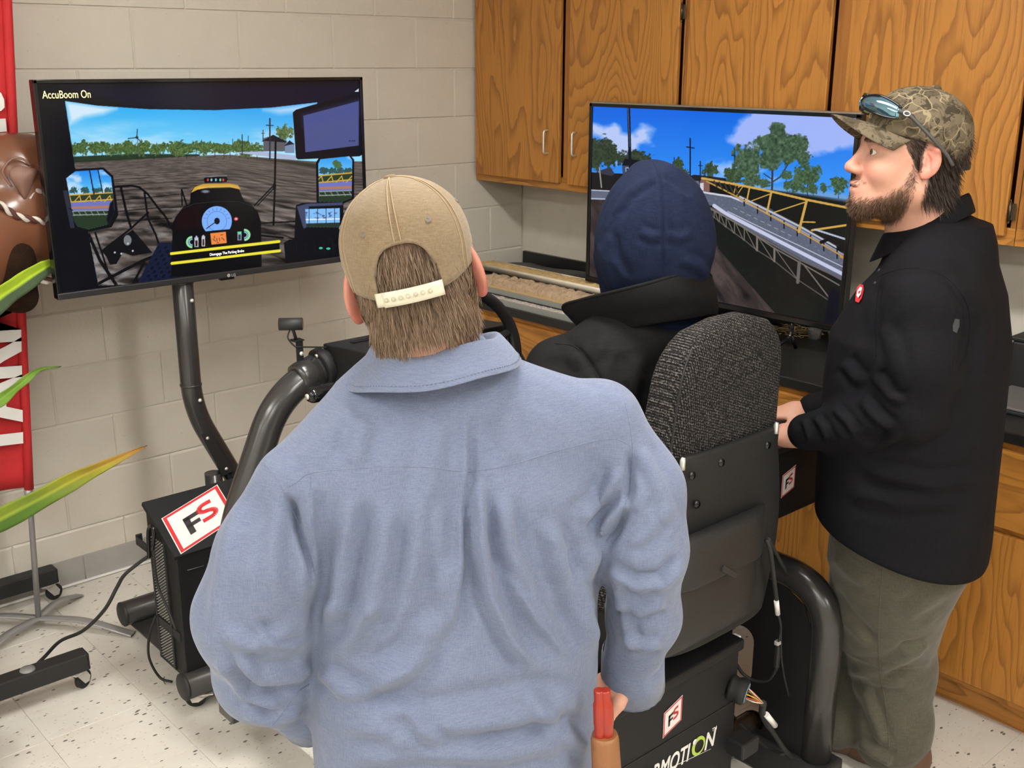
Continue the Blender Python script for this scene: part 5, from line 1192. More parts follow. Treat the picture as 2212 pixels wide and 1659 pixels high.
def hand_sdf(p, fr, s=1.0, curl=0.5, side=1):
    """fingers along +y, palm normal -z, thumb on side*+x"""
    q = fr.loc(p)/s; q = q*np.array((side, 1, 1))
    d = ell(q, (0, 0.045, 0), (0.040, 0.050, 0.016)); d = smin(d, rcone(q, (0, -0.02, 0), (0, 0.02, 0), 0.026, 0.028), 0.02)
    for x, ln, a in ((0.030, 0.072, 0.05), (0.010, 0.080, 0.0), (-0.011, 0.075, -0.04), (-0.030, 0.060, -0.10)):
        pts = [np.array((x*0.95, 0.080, 0.0))]; ang = 0.0; dirx = a
        for fr_, k in ((0.45, 0.55), (0.30, 0.8), (0.25, 0.6)):
            ang += curl*k; pts.append(pts[-1]+ln*fr_*np.array((dirx, math.cos(ang), -math.sin(ang))))
        d = smin(d, chain(q, pts, [0.0092, 0.0085, 0.008, 0.0068], 0.003), 0.006)
    th = [(0.026, 0.012, -0.004), (0.050, 0.035, -0.012), (0.058, 0.062, -0.022-0.012*curl), (0.052, 0.085, -0.030-0.02*curl)]
    return smin(d, chain(q, th, [0.014, 0.0115, 0.010, 0.008], 0.006), 0.010)*s
def cap_dome(fr, s, rx, ryf, ryb, hz, zb, zb_back, arch, name, mat, parent, seams=True, nth=132, nph=30, thick=0.003, peak=0.0, zmid=0.0, wr=0.0):
    """six-panel crown: theta 0 = back; bottom edge height zb (front/sides) -> zb_back; arch=(half angle, rise) cuts an opening at the back"""
    V = []; F = []; th = np.linspace(-math.pi, math.pi, nth, endpoint=False); G = np.zeros((nth, nph+1, 3))
    for i, t in enumerate(th):
        bk = max(0, math.cos(t)); z0 = zb+(zb_back-zb)*bk
        if arch and abs(t) < arch[0]:
            u = abs(t)/arch[0]; z0 = z0+0.012+(arch[1]-0.012)*math.sqrt(max(0, 1-u**2.6))
        for j in range(nph+1):
            e = j/nph; z = z0+(hz-z0)*(math.sin(e*math.pi/2)); c = max(0, 1-max(0, (z-zmid)/(hz-zmid))**2.35)**0.5 if z > zmid else 1.0-0.06*((zmid-z)/0.05)
            ry = ryb if math.cos(t) > 0 else ryf
            r = 1.0
            if seams:
                k = (t/(math.pi/3)) % 1.0; k = min(k, 1-k)*(math.pi/3); r -= 0.012*math.exp(-(k/0.022)**2)-0.008*math.exp(-((k-0.055)/0.025)**2); r -= 0.010*(1-math.cos(6*t))*0.5*(e**1.5)*0.4
            if wr: r += wr*(float(vnoise(np.array(t*4.0+9), np.array(z*40), 3))-0.5)
            G[i, j] = (rx*c*math.sin(t)*r, -ry*c*math.cos(t)*r, z)
    Vv = fr.wor(G.reshape(-1, 3)*s); m = MB(); m.grid(Vv.reshape(nth, nph+1, 3).transpose(1, 0, 2), True)
    bmesh.ops.remove_doubles(m.bm, verts=m.bm.verts[:], dist=0.0008); o = m.build(name, mat, parent); o.data.shade_smooth()
    md = o.modifiers.new('s', 'SOLIDIFY'); md.thickness = thick; md.offset = 1; return o, G
# ================================================================== MAN IN THE BLUE SHIRT (seen from behind)
A1 = (-2.568, -2.576); W1 = body_pt(A1)
man1 = empty('person', (A1[0]+0.05, A1[1]+0.02, 0), 'person in a blue chambray shirt and tan cap, back turned, hands in pockets', 'person')
H1 = 68.0
fr1 = frame((*A1, 0.0), H1)
hf1 = frame(W1(897, 612, 0.0), 50.0, -4, 12.5)
c1 = lambda px, py, d=0.0: W1(px, py, d)
nk1 = W1(945, 800, 0.03); nk1b = W1(945, 880, 0.04)
shL, elL, wrL = c1(648, 1068, -0.075), c1(548, 1330, -0.085), c1(652, 1512, 0.05)
shR, elR, wrR = c1(1295, 912, 0.085), c1(1388, 1185, 0.055), c1(1366, 1420, 0.14)
tz = lambda px, py, d=0.0: fr1.loc(W1(px, py, d)[None])[0]
TC = 0.068
rings1 = [(0.60, TC+0.005, 0.02, 0.235, 0.165), (0.76, TC, 0.02, 0.236, 0.170), (0.90, TC, 0.02, 0.240, 0.172), (1.02, TC, 0.02, 0.238, 0.165), (1.14, TC, 0.02, 0.250, 0.160), (1.24, TC-0.002, 0.015, 0.250, 0.145), (1.315, TC-0.006, 0.015, 0.235, 0.118), (1.365, TC-0.012, 0.02, 0.195, 0.095), (1.405, TC-0.022, 0.03, 0.15, 0.080), (1.44, TC-0.026, 0.035, 0.10, 0.072), (1.48, TC-0.03, 0.04, 0.07, 0.06)]
def shirt1(p):
    d = stack(p, fr1, rings1, 2.3)
    aL = chain(p, [shL, c1(588, 1200, -0.09), elL], [0.066, 0.074, 0.082], 0.05); aL = smin(aL, chain(p, [elL, c1(575, 1450, -0.03), wrL], [0.082, 0.076, 0.060], 0.03), 0.04)
    aR = chain(p, [shR, c1(1375, 1060, 0.07), elR], [0.068, 0.066, 0.068], 0.05); aR = smin(aR, chain(p, [elR, c1(1390, 1330, 0.10), wrR], [0.068, 0.058, 0.050], 0.03), 0.03)
    for sh, r in ((shL, 0.068), (shR, 0.062)): d = smin(d, rcone(p, nk1b, sh, 0.072, r), 0.05)
    d = smin(d, aL, 0.014); return smin(d, aR, 0.014)
lo = np.minimum.reduce([fr1.wor((-0.30, -0.3, 0)), fr1.wor((0.45, -0.3, 0)), fr1.wor((-0.30, 0.3, 0)), fr1.wor((0.45, 0.3, 0)), elL-0.1, elR-0.1]); hi = np.maximum.reduce([fr1.wor((-0.30, -0.3, 0)), fr1.wor((0.45, -0.3, 0)), fr1.wor((-0.30, 0.3, 0)), fr1.wor((0.45, 0.3, 0)), elL+0.1, elR+0.1])
lo[2], hi[2] = 0.58, 1.50
V1, F1 = nets(shirt1, lo, hi, 0.0052, 2)
sp1 = [
 # centre pleat and the folds that fan out of it
 ([(1010, 870), (1012, 1000), (1006, 1150), (1000, 1260), (985, 1360)], 0.0065, 12, 's'), ([(1000, 1000), (985, 1150), (975, 1280), (930, 1380), (840, 1440)], -0.0075, 26, 'r'),
 ([(1030, 1030), (1040, 1180), (1060, 1290), (1110, 1390), (1170, 1460)], 0.008, 15, 'w'), ([(985, 1180), (960, 1330), (880, 1440), (760, 1500)], 0.009, 26, 'w'),
 ([(1080, 1060), (1100, 1180), (1150, 1300), (1220, 1400)], 0.006, 18, 'w'), ([(1180, 1110), (1215, 1230), (1265, 1340), (1290, 1420)], 0.008, 20, 'w'), ([(1100, 1230), (1160, 1330), (1240, 1420)], 0.006, 14, 's'),
 ([(760, 1060), (745, 1180), (730, 1290), (700, 1380)], 0.006, 20, 'w'), ([(840, 1080), (825, 1200), (800, 1320), (720, 1430)], 0.006, 22, 'w'), ([(690, 1290), (760, 1330), (840, 1300)], 0.005, 18, 'r'),
 ([(905, 1060), (900, 1180), (880, 1290)], 0.0035, 18, 'w'), ([(960, 890), (930, 1000), (920, 1100)], 0.003, 22, 'w'), ([(1070, 880), (1110, 1000)], 0.003, 22, 'w'), ([(790, 900), (760, 1010)], 0.004, 20, 'w'), ([(770, 880), (700, 960), (640, 1010)], 0.004, 24, 'r'),
 # waist
 ([(700, 1470), (820, 1530), (960, 1530), (1110, 1500), (1270, 1480)], 0.0065, 26, 's'), ([(720, 1560), (860, 1590), (1010, 1570), (1180, 1540), (1280, 1500)], 0.0059, 20, 'w'), ([(740, 1640), (900, 1620), (1080, 1630), (1260, 1590)], 0.0052, 22, 'w'), ([(880, 1520), (910, 1570), (960, 1610)], 0.0039, 14, 'w'), ([(690, 1440), (740, 1490), (820, 1500)], 0.0059, 16, 'w'), ([(1130, 1490), (1200, 1570), (1280, 1620)], 0.0039, 18, 'w'),
 # armpits
 ([(612, 1060), (640, 1120), (670, 1200), (685, 1270)], -0.013, 10, 'r'), ([(670, 1040), (668, 1150), (682, 1280)], 0.006, 14, 'w'), ([(1365, 965), (1362, 1060), (1335, 1130), (1300, 1200)], -0.010, 11, 'r'), ([(1360, 1080), (1310, 1130), (1295, 1160)], 0.009, 14, 'w'), ([(1290, 1170), (1260, 1260), (1290, 1330)], 0.006, 18, 'w'), ([(1340, 1010), (1300, 1080), (1250, 1130)], 0.005, 16, 'w'),
 # left sleeve
 ([(560, 1000), (500, 1130), (470, 1260), (460, 1380)], 0.0031, 18, 'w'), ([(600, 1080), (590, 1200), (600, 1300)], 0.0031, 17, 'w'), ([(640, 1130), (655, 1220), (650, 1320)], 0.0037, 11, 'w'), ([(500, 1420), (560, 1470), (640, 1460), (680, 1420)], 0.0062, 15, 'w'), ([(460, 1420), (530, 1500), (620, 1530)], 0.0056, 13, 'w'), ([(470, 1360), (540, 1400), (640, 1370)], 0.0037, 17, 'w'), ([(520, 1540), (590, 1560), (660, 1530)], 0.0043, 11, 'w'), ([(545, 1340), (600, 1390), (660, 1390)], 0.0043, 11, 's'),
 # right sleeve
 ([(1310, 1215), (1370, 1255), (1430, 1250), (1475, 1200)], 0.0093, 12, 's'), ([(1330, 1290), (1380, 1320), (1440, 1300)], 0.0056, 13, 'w'), ([(1380, 960), (1430, 1060), (1455, 1150)], 0.0031, 15, 'w'), ([(1350, 1180), (1400, 1150), (1440, 1090)], 0.0037, 15, 'w'), ([(1340, 1370), (1390, 1400), (1430, 1390)], 0.0043, 11, 'w'), ([(1330, 1240), (1345, 1330), (1370, 1420)], 0.0043, 11, 'w'),
]
nz1 = lambda V: (fbm(V[:, 0]*14+V[:, 1]*9, V[:, 2]*11, 5, 3)-0.45)*0.010+(fbm(V[:, 0]*40+V[:, 1]*31, V[:, 2]*26, 7, 2)-0.4)*0.0035
V1 = folds(V1, F1, sp1, noise=nz1)
shirt = np_mesh('shirt', V1, F1, chambray, man1)
bv1 = bvh(V1, F1)
def seam1(pts, r=0.0010, mat=seam_blue, off=0.0, nm='seam'):
    q = surf_line(bv1, None, pts, 10, off)
    if len(q) > 3: MB().tube(q, r, 6).build(nm, mat, shirt)
seam1([(608, 1061), (640, 1042), (672, 1022), (760, 1013), (900, 1008), (1007, 1018), (1100, 1005), (1200, 975), (1315, 948), (1362, 962)])
seam1([(553, 985), (590, 1022), (612, 1062), (645, 1130), (672, 1200), (684, 1255)]); seam1([(1350, 865), (1366, 960), (1362, 1040), (1340, 1120), (1310, 1170)]); seam1([(672, 1022), (668, 1100), (676, 1180)], 0.0008)
seam1([(578, 1580), (612, 1540), (640, 1500), (668, 1478)], 0.0012); seam1([(1345, 1440), (1390, 1446), (1425, 1432)], 0.0012)
# cuffs
def cuff(a, b, r0, r1, nm='cuff'):
    a, b = Vector(a), Vector(b); d = (b-a); m = MB(); pts = [a, a+d*0.06, a+d*0.5, a+d*0.94, b, a+d*0.93, a+d*0.1]; m.tube(pts, [r0*0.98, r0*1.03, (r0+r1)/2*1.02, r1*1.03, r1, r1*0.90, r0*0.86], 24, caps=False); o = m.build(nm, chambray, shirt); return o
cuff(wrL+(elL-wrL)*0.16, c1(688, 1548, 0.06), 0.066, 0.058); cuff(wrR+(elR-wrR)*0.08, c1(1366, 1485, 0.16), 0.053, 0.056)
# collar: stands up inside, folds over outside
cN = fr1.loc(W1(948, 775, 0.02)[None])[0]
NA = 64; rows = []
for (k, a_, b_, z_, cy_, cx_) in ((0, 0.066, 0.060, -0.030, 0.006, -0.004), (1, 0.071, 0.066, 0.004, 0.002, -0.002), (2, 0.078, 0.075, 0.036, -0.004, 0.002), (3, 0.085, 0.082, 0.0425, -0.006, 0.002), (4, 0.092, 0.088, 0.037, -0.006, 0.001), (5, 0.112, 0.103, 0.018, -0.008, -0.004), (6, 0.130, 0.118, -0.002, -0.010, -0.009), (7, 0.131, 0.118, -0.0045, -0.010, -0.009), (8, 0.122, 0.112, -0.004, -0.008, -0.008), (9, 0.09, 0.085, 0.005, -0.004, 0.0)):
    row = []
    for i in range(NA):
        t = -math.pi*0.93+2*math.pi*0.93*i/(NA-1)            # 0 = back
        x = a_*math.sin(t); y = -b_*math.cos(t); fr_drop = -0.030*(1-math.cos(t))*0.5
        row.append((cN[0]+cx_+x, cN[1]+cy_+y, cN[2]+z_+fr_drop+0.10*x+0.002*math.sin(5*t)))
    rows.append(row)
G = fr1.wor(np.array(rows).reshape(-1, 3)).reshape(len(rows), NA, 3); m = MB(); m.grid(G); col1 = m.build('collar', chambray, shirt); col1.data.shade_smooth()
s_ = col1.modifiers.new('u', 'SUBSURF'); s_.levels = 1; s_.render_levels = 2
st = []
for i in range(6, NA-6): st.append((G[5, i]*0.30+G[6, i]*0.70)+(G[6, i]-fr1.wor(cN))*0.004)
for i in range(0, len(st)-1, 1):
    pass
m = MB()
for i in range(len(st)-1):
    a, b = Vector(st[i]), Vector(st[i+1])
    for k in (0.1, 0.6): m.tube([a+(b-a)*k, a+(b-a)*(k+0.28)], 0.0007, 5)
o = m.build('stitching', seam_blue, col1); o['kind'] = 'stuff'

# head, neck, limbs
def skin1(p):
    d = head_sdf(p, hf1, 1.06, 1.20, True, W1(942, 835, 0.035), (0.060, 0.060)); return d
bl = hf1.o
Vh, Fh = nets(skin1, bl-0.24, bl+np.array((0.2, 0.2, 0.17)), 0.0036, 2)
ql = hf1.loc(Vh)/1.06
def skin_tint(q, base=(0.56, 0.30, 0.21), ruddy=(0.55, 0.17, 0.12)):
    c = np.tile(np.array(base), (len(q), 1)); ear_ = np.clip((np.abs(q[:, 0])-0.076)/0.006, 0, 1)*np.clip(1-np.abs(q[:, 1]+0.01)/0.04, 0, 1)*(np.abs(q[:, 2]) < 0.05)
    nose = np.exp(-((q[:, 1]-0.118)/0.02)**2-((q[:, 2]+0.025)/0.02)**2); cheek = np.exp(-((np.abs(q[:, 0])-0.042)/0.02)**2-((q[:, 2]+0.028)/0.022)**2)*(q[:, 1] > 0.03)
    w = np.clip(ear_*0.8+nose*0.38+cheek*0.30, 0, 1)[:, None]; c = c*(1-w)+np.array(ruddy)*w
    lip = np.exp(-((q[:, 2]+0.0645)/0.011)**2-(q[:, 0]/0.024)**2)*(q[:, 1] > 0.088); c = c*(1-0.6*lip[:, None])+np.array((0.42, 0.16, 0.13))*0.6*lip[:, None]
    return c
ct1 = skin_tint(ql, (0.52, 0.27, 0.195), (0.44, 0.105, 0.08))
scalp = (ql[:, 1] < 0.015)*(ql[:, 2] > -0.095)*(np.abs(ql[:, 0]) < 0.0815); hw = np.clip((0.02-ql[:, 1])/0.02, 0, 1)*np.clip((ql[:, 2]+0.078+0.010*np.abs(ql[:, 0])/0.06)/0.02, 0, 1)*(np.abs(ql[:, 0]) < 0.080)
ct1 = ct1*(1-0.7*hw[:, None])+np.array((0.13, 0.08, 0.05))*0.7*hw[:, None]
# rest of the figure, inside the clothes
hipL1, hipR1 = fr1.wor((TC-0.10, 0.03, 0.90)), fr1.wor((TC+0.10, 0.03, 0.90))
def core1(p):
    d = chain(p, [W1(950, 860, 0.03), fr1.wor((TC, 0.03, 1.15)), fr1.wor((TC, 0.03, 0.92))], [0.066, 0.12, 0.13], 0.05)
    for a, b, c in ((shL, elL, wrL), (shR, elR, wrR)): d = smin(d, chain(p, [a+(fr1.wor((TC, 0.02, a[2]))-a)*0.1, b, c], [0.038, 0.036, 0.028], 0.03), 0.03)
    for hp, kn, an in ((hipL1, fr1.wor((TC-0.13, 0.06, 0.50)), fr1.wor((TC-0.14, 0.02, 0.07))), (hipR1, fr1.wor((TC+0.13, 0.06, 0.50)), fr1.wor((TC+0.14, 0.02, 0.07)))): d = smin(d, chain(p, [hp, kn, an], [0.085, 0.055, 0.038], 0.03), 0.03)
    return d
Vb, Fb = nets(core1, lo-np.array((0, 0, 0.60)), hi, 0.012, 1)
hL1 = frame(wrL+np.array((0, 0, -0.03))+(wrL-elL)*0.06, H1-55, -30, 0); hR1 = frame(wrR+np.array((0.0, 0, -0.02))+(wrR-elR)*0.08, H1+70, -25, 0)
hd1 = lambda p: np.minimum(hand_sdf(p, hL1, 1.0, 0.35, 1), hand_sdf(p, hR1, 1.0, 0.35, -1))
Vq, Fq = nets(hd1, np.minimum(wrL, wrR)-0.22, np.maximum(wrL, wrR)+0.16, 0.005, 1)
VV = np.concatenate([Vh, Vb, Vq]); FF = np.concatenate([Fh, Fb+len(Vh), Fq+len(Vh)+len(Vb)])
cc = np.concatenate([ct1, np.tile((0.56, 0.30, 0.21), (len(Vb)+len(Vq), 1))])
np_mesh('body', VV, FF, skin_m, man1, colors=cc)
# hair below the cap and in the opening
hv = hw*np.clip((0.075-ql[:, 2])/0.01, 0, 1); R_, N_ = sample(Vh, Fh, hv, 15000); lq = hf1.loc(R_)/1.06
down = np.array((0, 0, -1.0)); dirs = N_*0.22-hf1.M[2]*1.0+hf1.M[0]*(lq[:, :1]*-2.5)+hf1.M[1]*0.0
lenh = np.where(lq[:, 2] > -0.03, 0.028, 0.017)
strands('hair', R_, dirs, lenh, hair_brown, man1, 0.0010, 3, N_*-0.10, 0.4, 0.16)

# cap
cap1, G1 = cap_dome(hf1, 1.06, 0.0865, 0.108, 0.109, 0.142, 0.026, -0.006, (0.50, 0.072), 'cap', khaki, man1, zmid=0.045, wr=0.018)
btn = hf1.wor(np.array((0, 0, 0.1425))*1.06); Mb = Matrix.Translation(Vector(btn)) @ Matrix(hf1.M.T.tolist()).to_4x4()
MB().lathe([(0.0115, -0.002), (0.0110, 0.003), (0.007, 0.006), (0, 0.007)], 20, Mb).build('button', nmat('cap_button', (0.17, 0.12, 0.06), 0.8), cap1)
def on_cap(t, e):
    i = int(round((t+math.pi)/(2*math.pi)*132)) % 132; j = int(round(e*30)); return hf1.wor(G1[i, j]*1.06), hf1.wor(G1[i, j]*1.06+G1[i, j]*0.035)
for t in (-0.52, 0.52, -1.57, 1.57):
    p, q = on_cap(t, 0.40); n = Vector(q-p).normalized(); Mq = Matrix.Translation(Vector(p)+n*0.003) @ n.to_track_quat('Z', 'Y').to_matrix().to_4x4()
    MB().lathe([(0.0018, 0.001), (0.003, 0.0018), (0.0048, 0.0012), (0.0054, -0.001)], 14, Mq).build('eyelet', nmat('eyelet_thread', (0.15, 0.12, 0.09), 0.8), cap1)
    MB().lathe([(0, 0.0008), (0.0019, 0.0008)], 10, Mq).build('eyelet_hole', nmat('eyelet_thread', (0.15, 0.12, 0.09), 0.8), cap1)
# stitched tape along each panel seam and round the opening
for k in range(6):
    t = k*math.pi/3; t = t-2*math.pi if t > math.pi else t; i = int(round((t+math.pi)/(2*math.pi)*132)) % 132
    for di in (-1, 1):
        pts = [hf1.wor(G1[(i+di) % 132, j]*1.06*1.002+np.array((0, 0, 0))) for j in range(0, 30)]; pts = [Vector(p)+(Vector(p)-Vector(hf1.o)).normalized()*0.0032 for p in pts]
        MB().tube(pts, 0.0009, 5).build('panel_stitch', nmat('cap_thread', (0.33, 0.24, 0.14), 0.8), cap1)
ed_ = [Vector(hf1.wor(G1[i, 0]*1.06))+(Vector(hf1.wor(G1[i, 0]*1.06))-Vector(hf1.o)).normalized()*0.0015 for i in range(132) if abs(-math.pi+2*math.pi*i/132) < 0.52]
MB().tube(ed_, 0.0030, 8).build('opening_binding', khaki, cap1)
# snap strap
strap_m = nmat('cream_plastic_strap', (0.58, 0.56, 0.44), 0.35)
def sb(t, z, rr): return hf1.wor(np.array((0.0865*1.025*rr*math.sin(t), -0.109*1.025*rr*math.cos(t), z))*1.06)
def band(t0, t1, z0, z1, rr, nm):
    n = 26; G = np.array([[sb(t0+(t1-t0)*k/n, z, rr) for k in range(n+1)] for z in np.linspace(z0, z1, 4)]); o = MB().grid(G).build(nm, strap_m, cap1); md = o.modifiers.new('s', 'SOLIDIFY'); md.thickness = 0.0016; o.data.shade_smooth(); return o
band(-0.56, 0.30, -0.010, 0.008, 0.985, 'strap'); b2 = band(-0.42, 0.50, -0.011, 0.0085, 1.005, 'strap')
for k in range(7):
    t = -0.36+k*0.108; p = Vector(sb(t, -0.0015, 1.022)); n = (p-Vector(sb(t, -0.0015, 0.9))).normalized(); MB().lathe([(0, 0.0012), (0.0022, 0.0010), (0.0030, 0.0004), (0.0030, -0.0008)], 12, Matrix.Translation(p) @ n.to_track_quat('Z', 'Y').to_matrix().to_4x4()).build('snap', nmat('snap_cream', (0.42, 0.40, 0.30), 0.3), b2)
# bill (in front, turned away from the camera)
def bill(fr, s, rx, ry, zb, mat, parent, L=0.075, droop=0.020, curve=0.024, name='bill'):
    n = 26; mrow = 9; G = np.zeros((mrow, n, 3))
    for i in range(mrow):
        e = i/(mrow-1)
        for j in range(n):
            t = (j/(n-1)-0.5)*2*1.20; x = rx*math.sin(t); y = ry*math.cos(t); ext = L*e*max(0, math.cos(t*1.18))**0.55
            X = x*(1+0.05*e); G[i, j] = (X, y+ext, zb-droop*e*e-curve*(X/rx)**2*(0.35+0.65*e))
    o = MB().grid(fr.wor(G.reshape(-1, 3)*s).reshape(mrow, n, 3)).build(name, mat, parent); md = o.modifiers.new('s', 'SOLIDIFY'); md.thickness = 0.004; o.data.shade_smooth(); sb_ = o.modifiers.new('u', 'SUBSURF'); sb_.levels = 1; sb_.render_levels = 1; return o
bill(hf1, 1.06, 0.0845, 0.106, 0.030, khaki, cap1)

# trousers, belt line hidden under the shirt, shoes
def pants1(p):
    d = stack(p, fr1, [(0.72, TC, 0.03, 0.18, 0.14), (0.85, TC, 0.03, 0.20, 0.155), (0.98, TC, 0.03, 0.195, 0.145)], 2.2)
    for s in (-1, 1): d = smin(d, chain(p, [fr1.wor((TC+s*0.105, 0.03, 0.80)), fr1.wor((TC+s*0.135, 0.05, 0.48)), fr1.wor((TC+s*0.15, 0.01, 0.06))], [0.105, 0.08, 0.075], 0.03), 0.035)
    return d
Vp, Fp = nets(pants1, fr1.wor((TC, 0, 0.5))-np.array((0.34, 0.34, 0.5)), fr1.wor((TC, 0, 0.5))+np.array((0.34, 0.34, 0.52)), 0.010, 1)
np_mesh('trousers', Vp, Fp, denim, man1)
boot_m = nmat('brown_boot_leather', (0.10, 0.05, 0.028), 0.5)
def shoe(fr, name, parent, s=1.0, mat=boot_m):
    def f(p):
        q = fr.loc(p)/s; d = chain(q, [(0, -0.06, 0.045), (0, 0.06, 0.038), (0, 0.15, 0.032)], [0.044, 0.044, 0.036], 0.03); d = smin(d, rcone(q, (0, -0.045, 0.05), (0, -0.05, 0.13), 0.046, 0.050), 0.03); return np.maximum(d, -q[:, 2]+0.004)*s
    V, F = nets(f, fr.o-0.26, fr.o+np.array((0.26, 0.26, 0.22)), 0.007, 1); V[:, 2] = np.maximum(V[:, 2], fr.o[2]+0.002); o = np_mesh(name, V, F, mat, parent)
    return o
for s in (-1, 1): shoe(frame(fr1.wor((TC+s*0.15, 0.03, 0)), H1-s*12), 'shoe', man1)

# pliers in a leather pouch on the right hip
q0 = W1(1300, 1500, -0.06); q1 = W1(1312, 1660, -0.05); PLd = Vector(q1-q0).normalized()
pch = empty('pliers_holster', tuple(q1), 'brown leather belt pouch holding red-handled pliers at the hip of the blue shirt', 'tool pouch')
leather = nmat('tan_leather', (0.24, 0.10, 0.035), 0.5, bump=(90, 0.4)); red_grip = nmat('orange_red_grip', (0.30, 0.022, 0.009), 0.3)
pa = Vector(W1(1306, 1585, -0.055)); pb = Vector(W1(1318, 1800, -0.05))
m = MB(); m.tube([pa, pa+(pb-pa)*0.05, pa+(pb-pa)*0.5, pb], [0.020, 0.0225, 0.024, 0.018], 18); o = m.build('pouch', leather, pch)
for px0, px1 in ((1294, 1296), (1307, 1311)):
    a = Vector(W1(px0, 1490, -0.06)); b = Vector(W1(px1, 1540, -0.062)); c = Vector(W1(px1+1, 1600, -0.058)); m = MB(); m.tube(spline([a, b, c], 8), [0.0085]*5+[0.0105]*7+[0.0095]*5, 14); m.build('handle', red_grip, pch)
# ================================================================== DRIVER: navy hood, black jacket, seated on the simulator
A2 = (-1.63, -2.24); W2 = body_pt(A2)
man2 = empty('person', (A2[0], A2[1]+0.05, 0.79), 'person in a black jacket and navy hood sitting on the simulator seat', 'person')
H2 = 84.0; fr2 = frame((*A2, 0.0), H2)
def hood2(p):
    c = W2(1415, 505, 0.0); fr = frame(c, 70, 0, 0); q = fr.loc(p)
    d = ell(q, (0.0, 0.0, 0.0), (0.127, 0.135, 0.142)); d = smin(d, ell(q, (-0.002, 0.0, 0.055), (0.092, 0.112, 0.098)), 0.03)
    d = smin(d, rcone(q, (-0.006, -0.055, 0.130), (-0.006, 0.06, 0.132), 0.016, 0.016), 0.04)
    d = smin(d, rcone(p, c+np.array((0, 0, -0.05)), W2(1425, 650, 0.02), 0.118, 0.105), 0.05)
    d = smin(d, rcone(p, W2(1318, 560, 0.03), W2(1330, 640, 0.05), 0.030, 0.034), 0.03)
    return smax(d, -ell(q, (0, 0.145, -0.01), (0.075, 0.06, 0.10)), 0.02)
cH = W2(1415, 505, 0.0); Vo, Fo = nets(hood2, cH-np.array((0.24, 0.24, 0.26)), cH+np.array((0.24, 0.24, 0.20)), 0.0045, 2)
Vo = folds(Vo, Fo, [([(1413, 352), (1425, 385), (1433, 450), (1434, 520), (1432, 600)], -0.0040, 4, 'r'), ([(1413, 352), (1425, 385), (1433, 450), (1434, 520), (1432, 600)], 0.0022, 14, 'w'), ([(1425, 382), (1395, 400), (1360, 425), (1330, 470)], 0.0032, 10, 's'), ([(1428, 384), (1460, 405), (1490, 430)], 0.0030, 10, 's'),
    ([(1318, 500), (1330, 560), (1360, 610)], 0.004, 11, 's'), ([(1300, 520), (1312, 590), (1335, 640)], 0.004, 12, 'w'), ([(1470, 560), (1510, 575), (1530, 600)], 0.003, 12, 'w'), ([(1380, 500), (1410, 512), (1430, 505)], 0.0022, 10, 'w'), ([(1438, 505), (1470, 515), (1500, 500)], 0.0020, 10, 'w')], noise=lambda V: (fbm(V[:, 0]*22+V[:, 1]*16, V[:, 2]*18, 9, 3)-0.45)*0.006)
hood = np_mesh('hood', Vo, Fo, navy, man2); bv2 = bvh(Vo, Fo)
for pts in ([(1413, 354), (1424, 383)], [(1424, 385), (1431, 440), (1434, 520), (1432, 590)]):
    q = surf_line(bv2, None, pts, 12, -0.0003)
    if len(q) > 3: MB().tube(q, 0.0011, 6).build('seam', navy, hood)
sL2, sR2 = W2(1205, 800, 0.0), W2(1600, 800, 0.14)
eL2, eR2 = fr2.wor((-0.34, 0.10, 0.98)), fr2.wor((0.29, 0.02, 0.985)); hL2, hR2 = np.array((-1.868, -1.625, 1.09)), np.array((-1.30, -1.98, 0.985))
rings2 = [(0.74, 0, 0.08, 0.19, 0.14), (0.86, 0, 0.06, 0.20, 0.14), (1.0, 0, 0.04, 0.215, 0.135), (1.12, 0, 0.03, 0.225, 0.125), (1.20, 0, 0.02, 0.225, 0.11), (1.265, 0, 0.02, 0.19, 0.095), (1.31, 0, 0.03, 0.13, 0.085), (1.345, 0, 0.03, 0.10, 0.08)]
def jacket2(p):
    d = stack(p, fr2, rings2, 2.3)
    d = smin(d, rcone(p, W2(1380, 720, 0.0), sL2, 0.075, 0.066), 0.05); d = smin(d, rcone(p, W2(1460, 720, 0.02), sR2, 0.075, 0.066), 0.05)
    d = smin(d, chain(p, [sL2, eL2], [0.072, 0.062], 0.03), 0.03); d = smin(d, chain(p, [eL2, hL2+(eL2-hL2)*0.12], [0.062, 0.042], 0.03), 0.03)
    d = smin(d, chain(p, [sR2, eR2], [0.072, 0.062], 0.03), 0.03); return smin(d, chain(p, [eR2, hR2+(eR2-hR2)*0.2], [0.062, 0.042], 0.03), 0.03)
Vj, Fj = nets(jacket2, np.array((-2.2, -2.55, 0.70)), np.array((-1.12, -1.55, 1.40)), 0.006, 2)
Vj = folds(Vj, Fj, [([(1232, 742), (1262, 770), (1290, 810), (1310, 860)], -0.005, 6, 'r'), ([(1180, 770), (1220, 760), (1270, 800)], 0.002, 14, 'w'), ([(1310, 720), (1290, 760), (1240, 775)], 0.0018, 14, 'w'), ([(1380, 760), (1370, 820), (1350, 900)], 0.004, 20, 'w'), ([(1330, 830), (1350, 870)], 0.004, 10, 'w')], noise=lambda V: (fbm(V[:, 0]*16+V[:, 1]*12, V[:, 2]*14, 4, 3)-0.45)*0.010)
jk = np_mesh('jacket', Vj, Fj, black_fleece, man2); bvj = bvh(Vj, Fj)
q = surf_line(bvj, None, [(1200, 742), (1240, 748), (1262, 772), (1290, 815), (1312, 870)], 10, 0.0)
if len(q) > 3: MB().tube(q, 0.0015, 6).build('seam', black_fleece, jk)
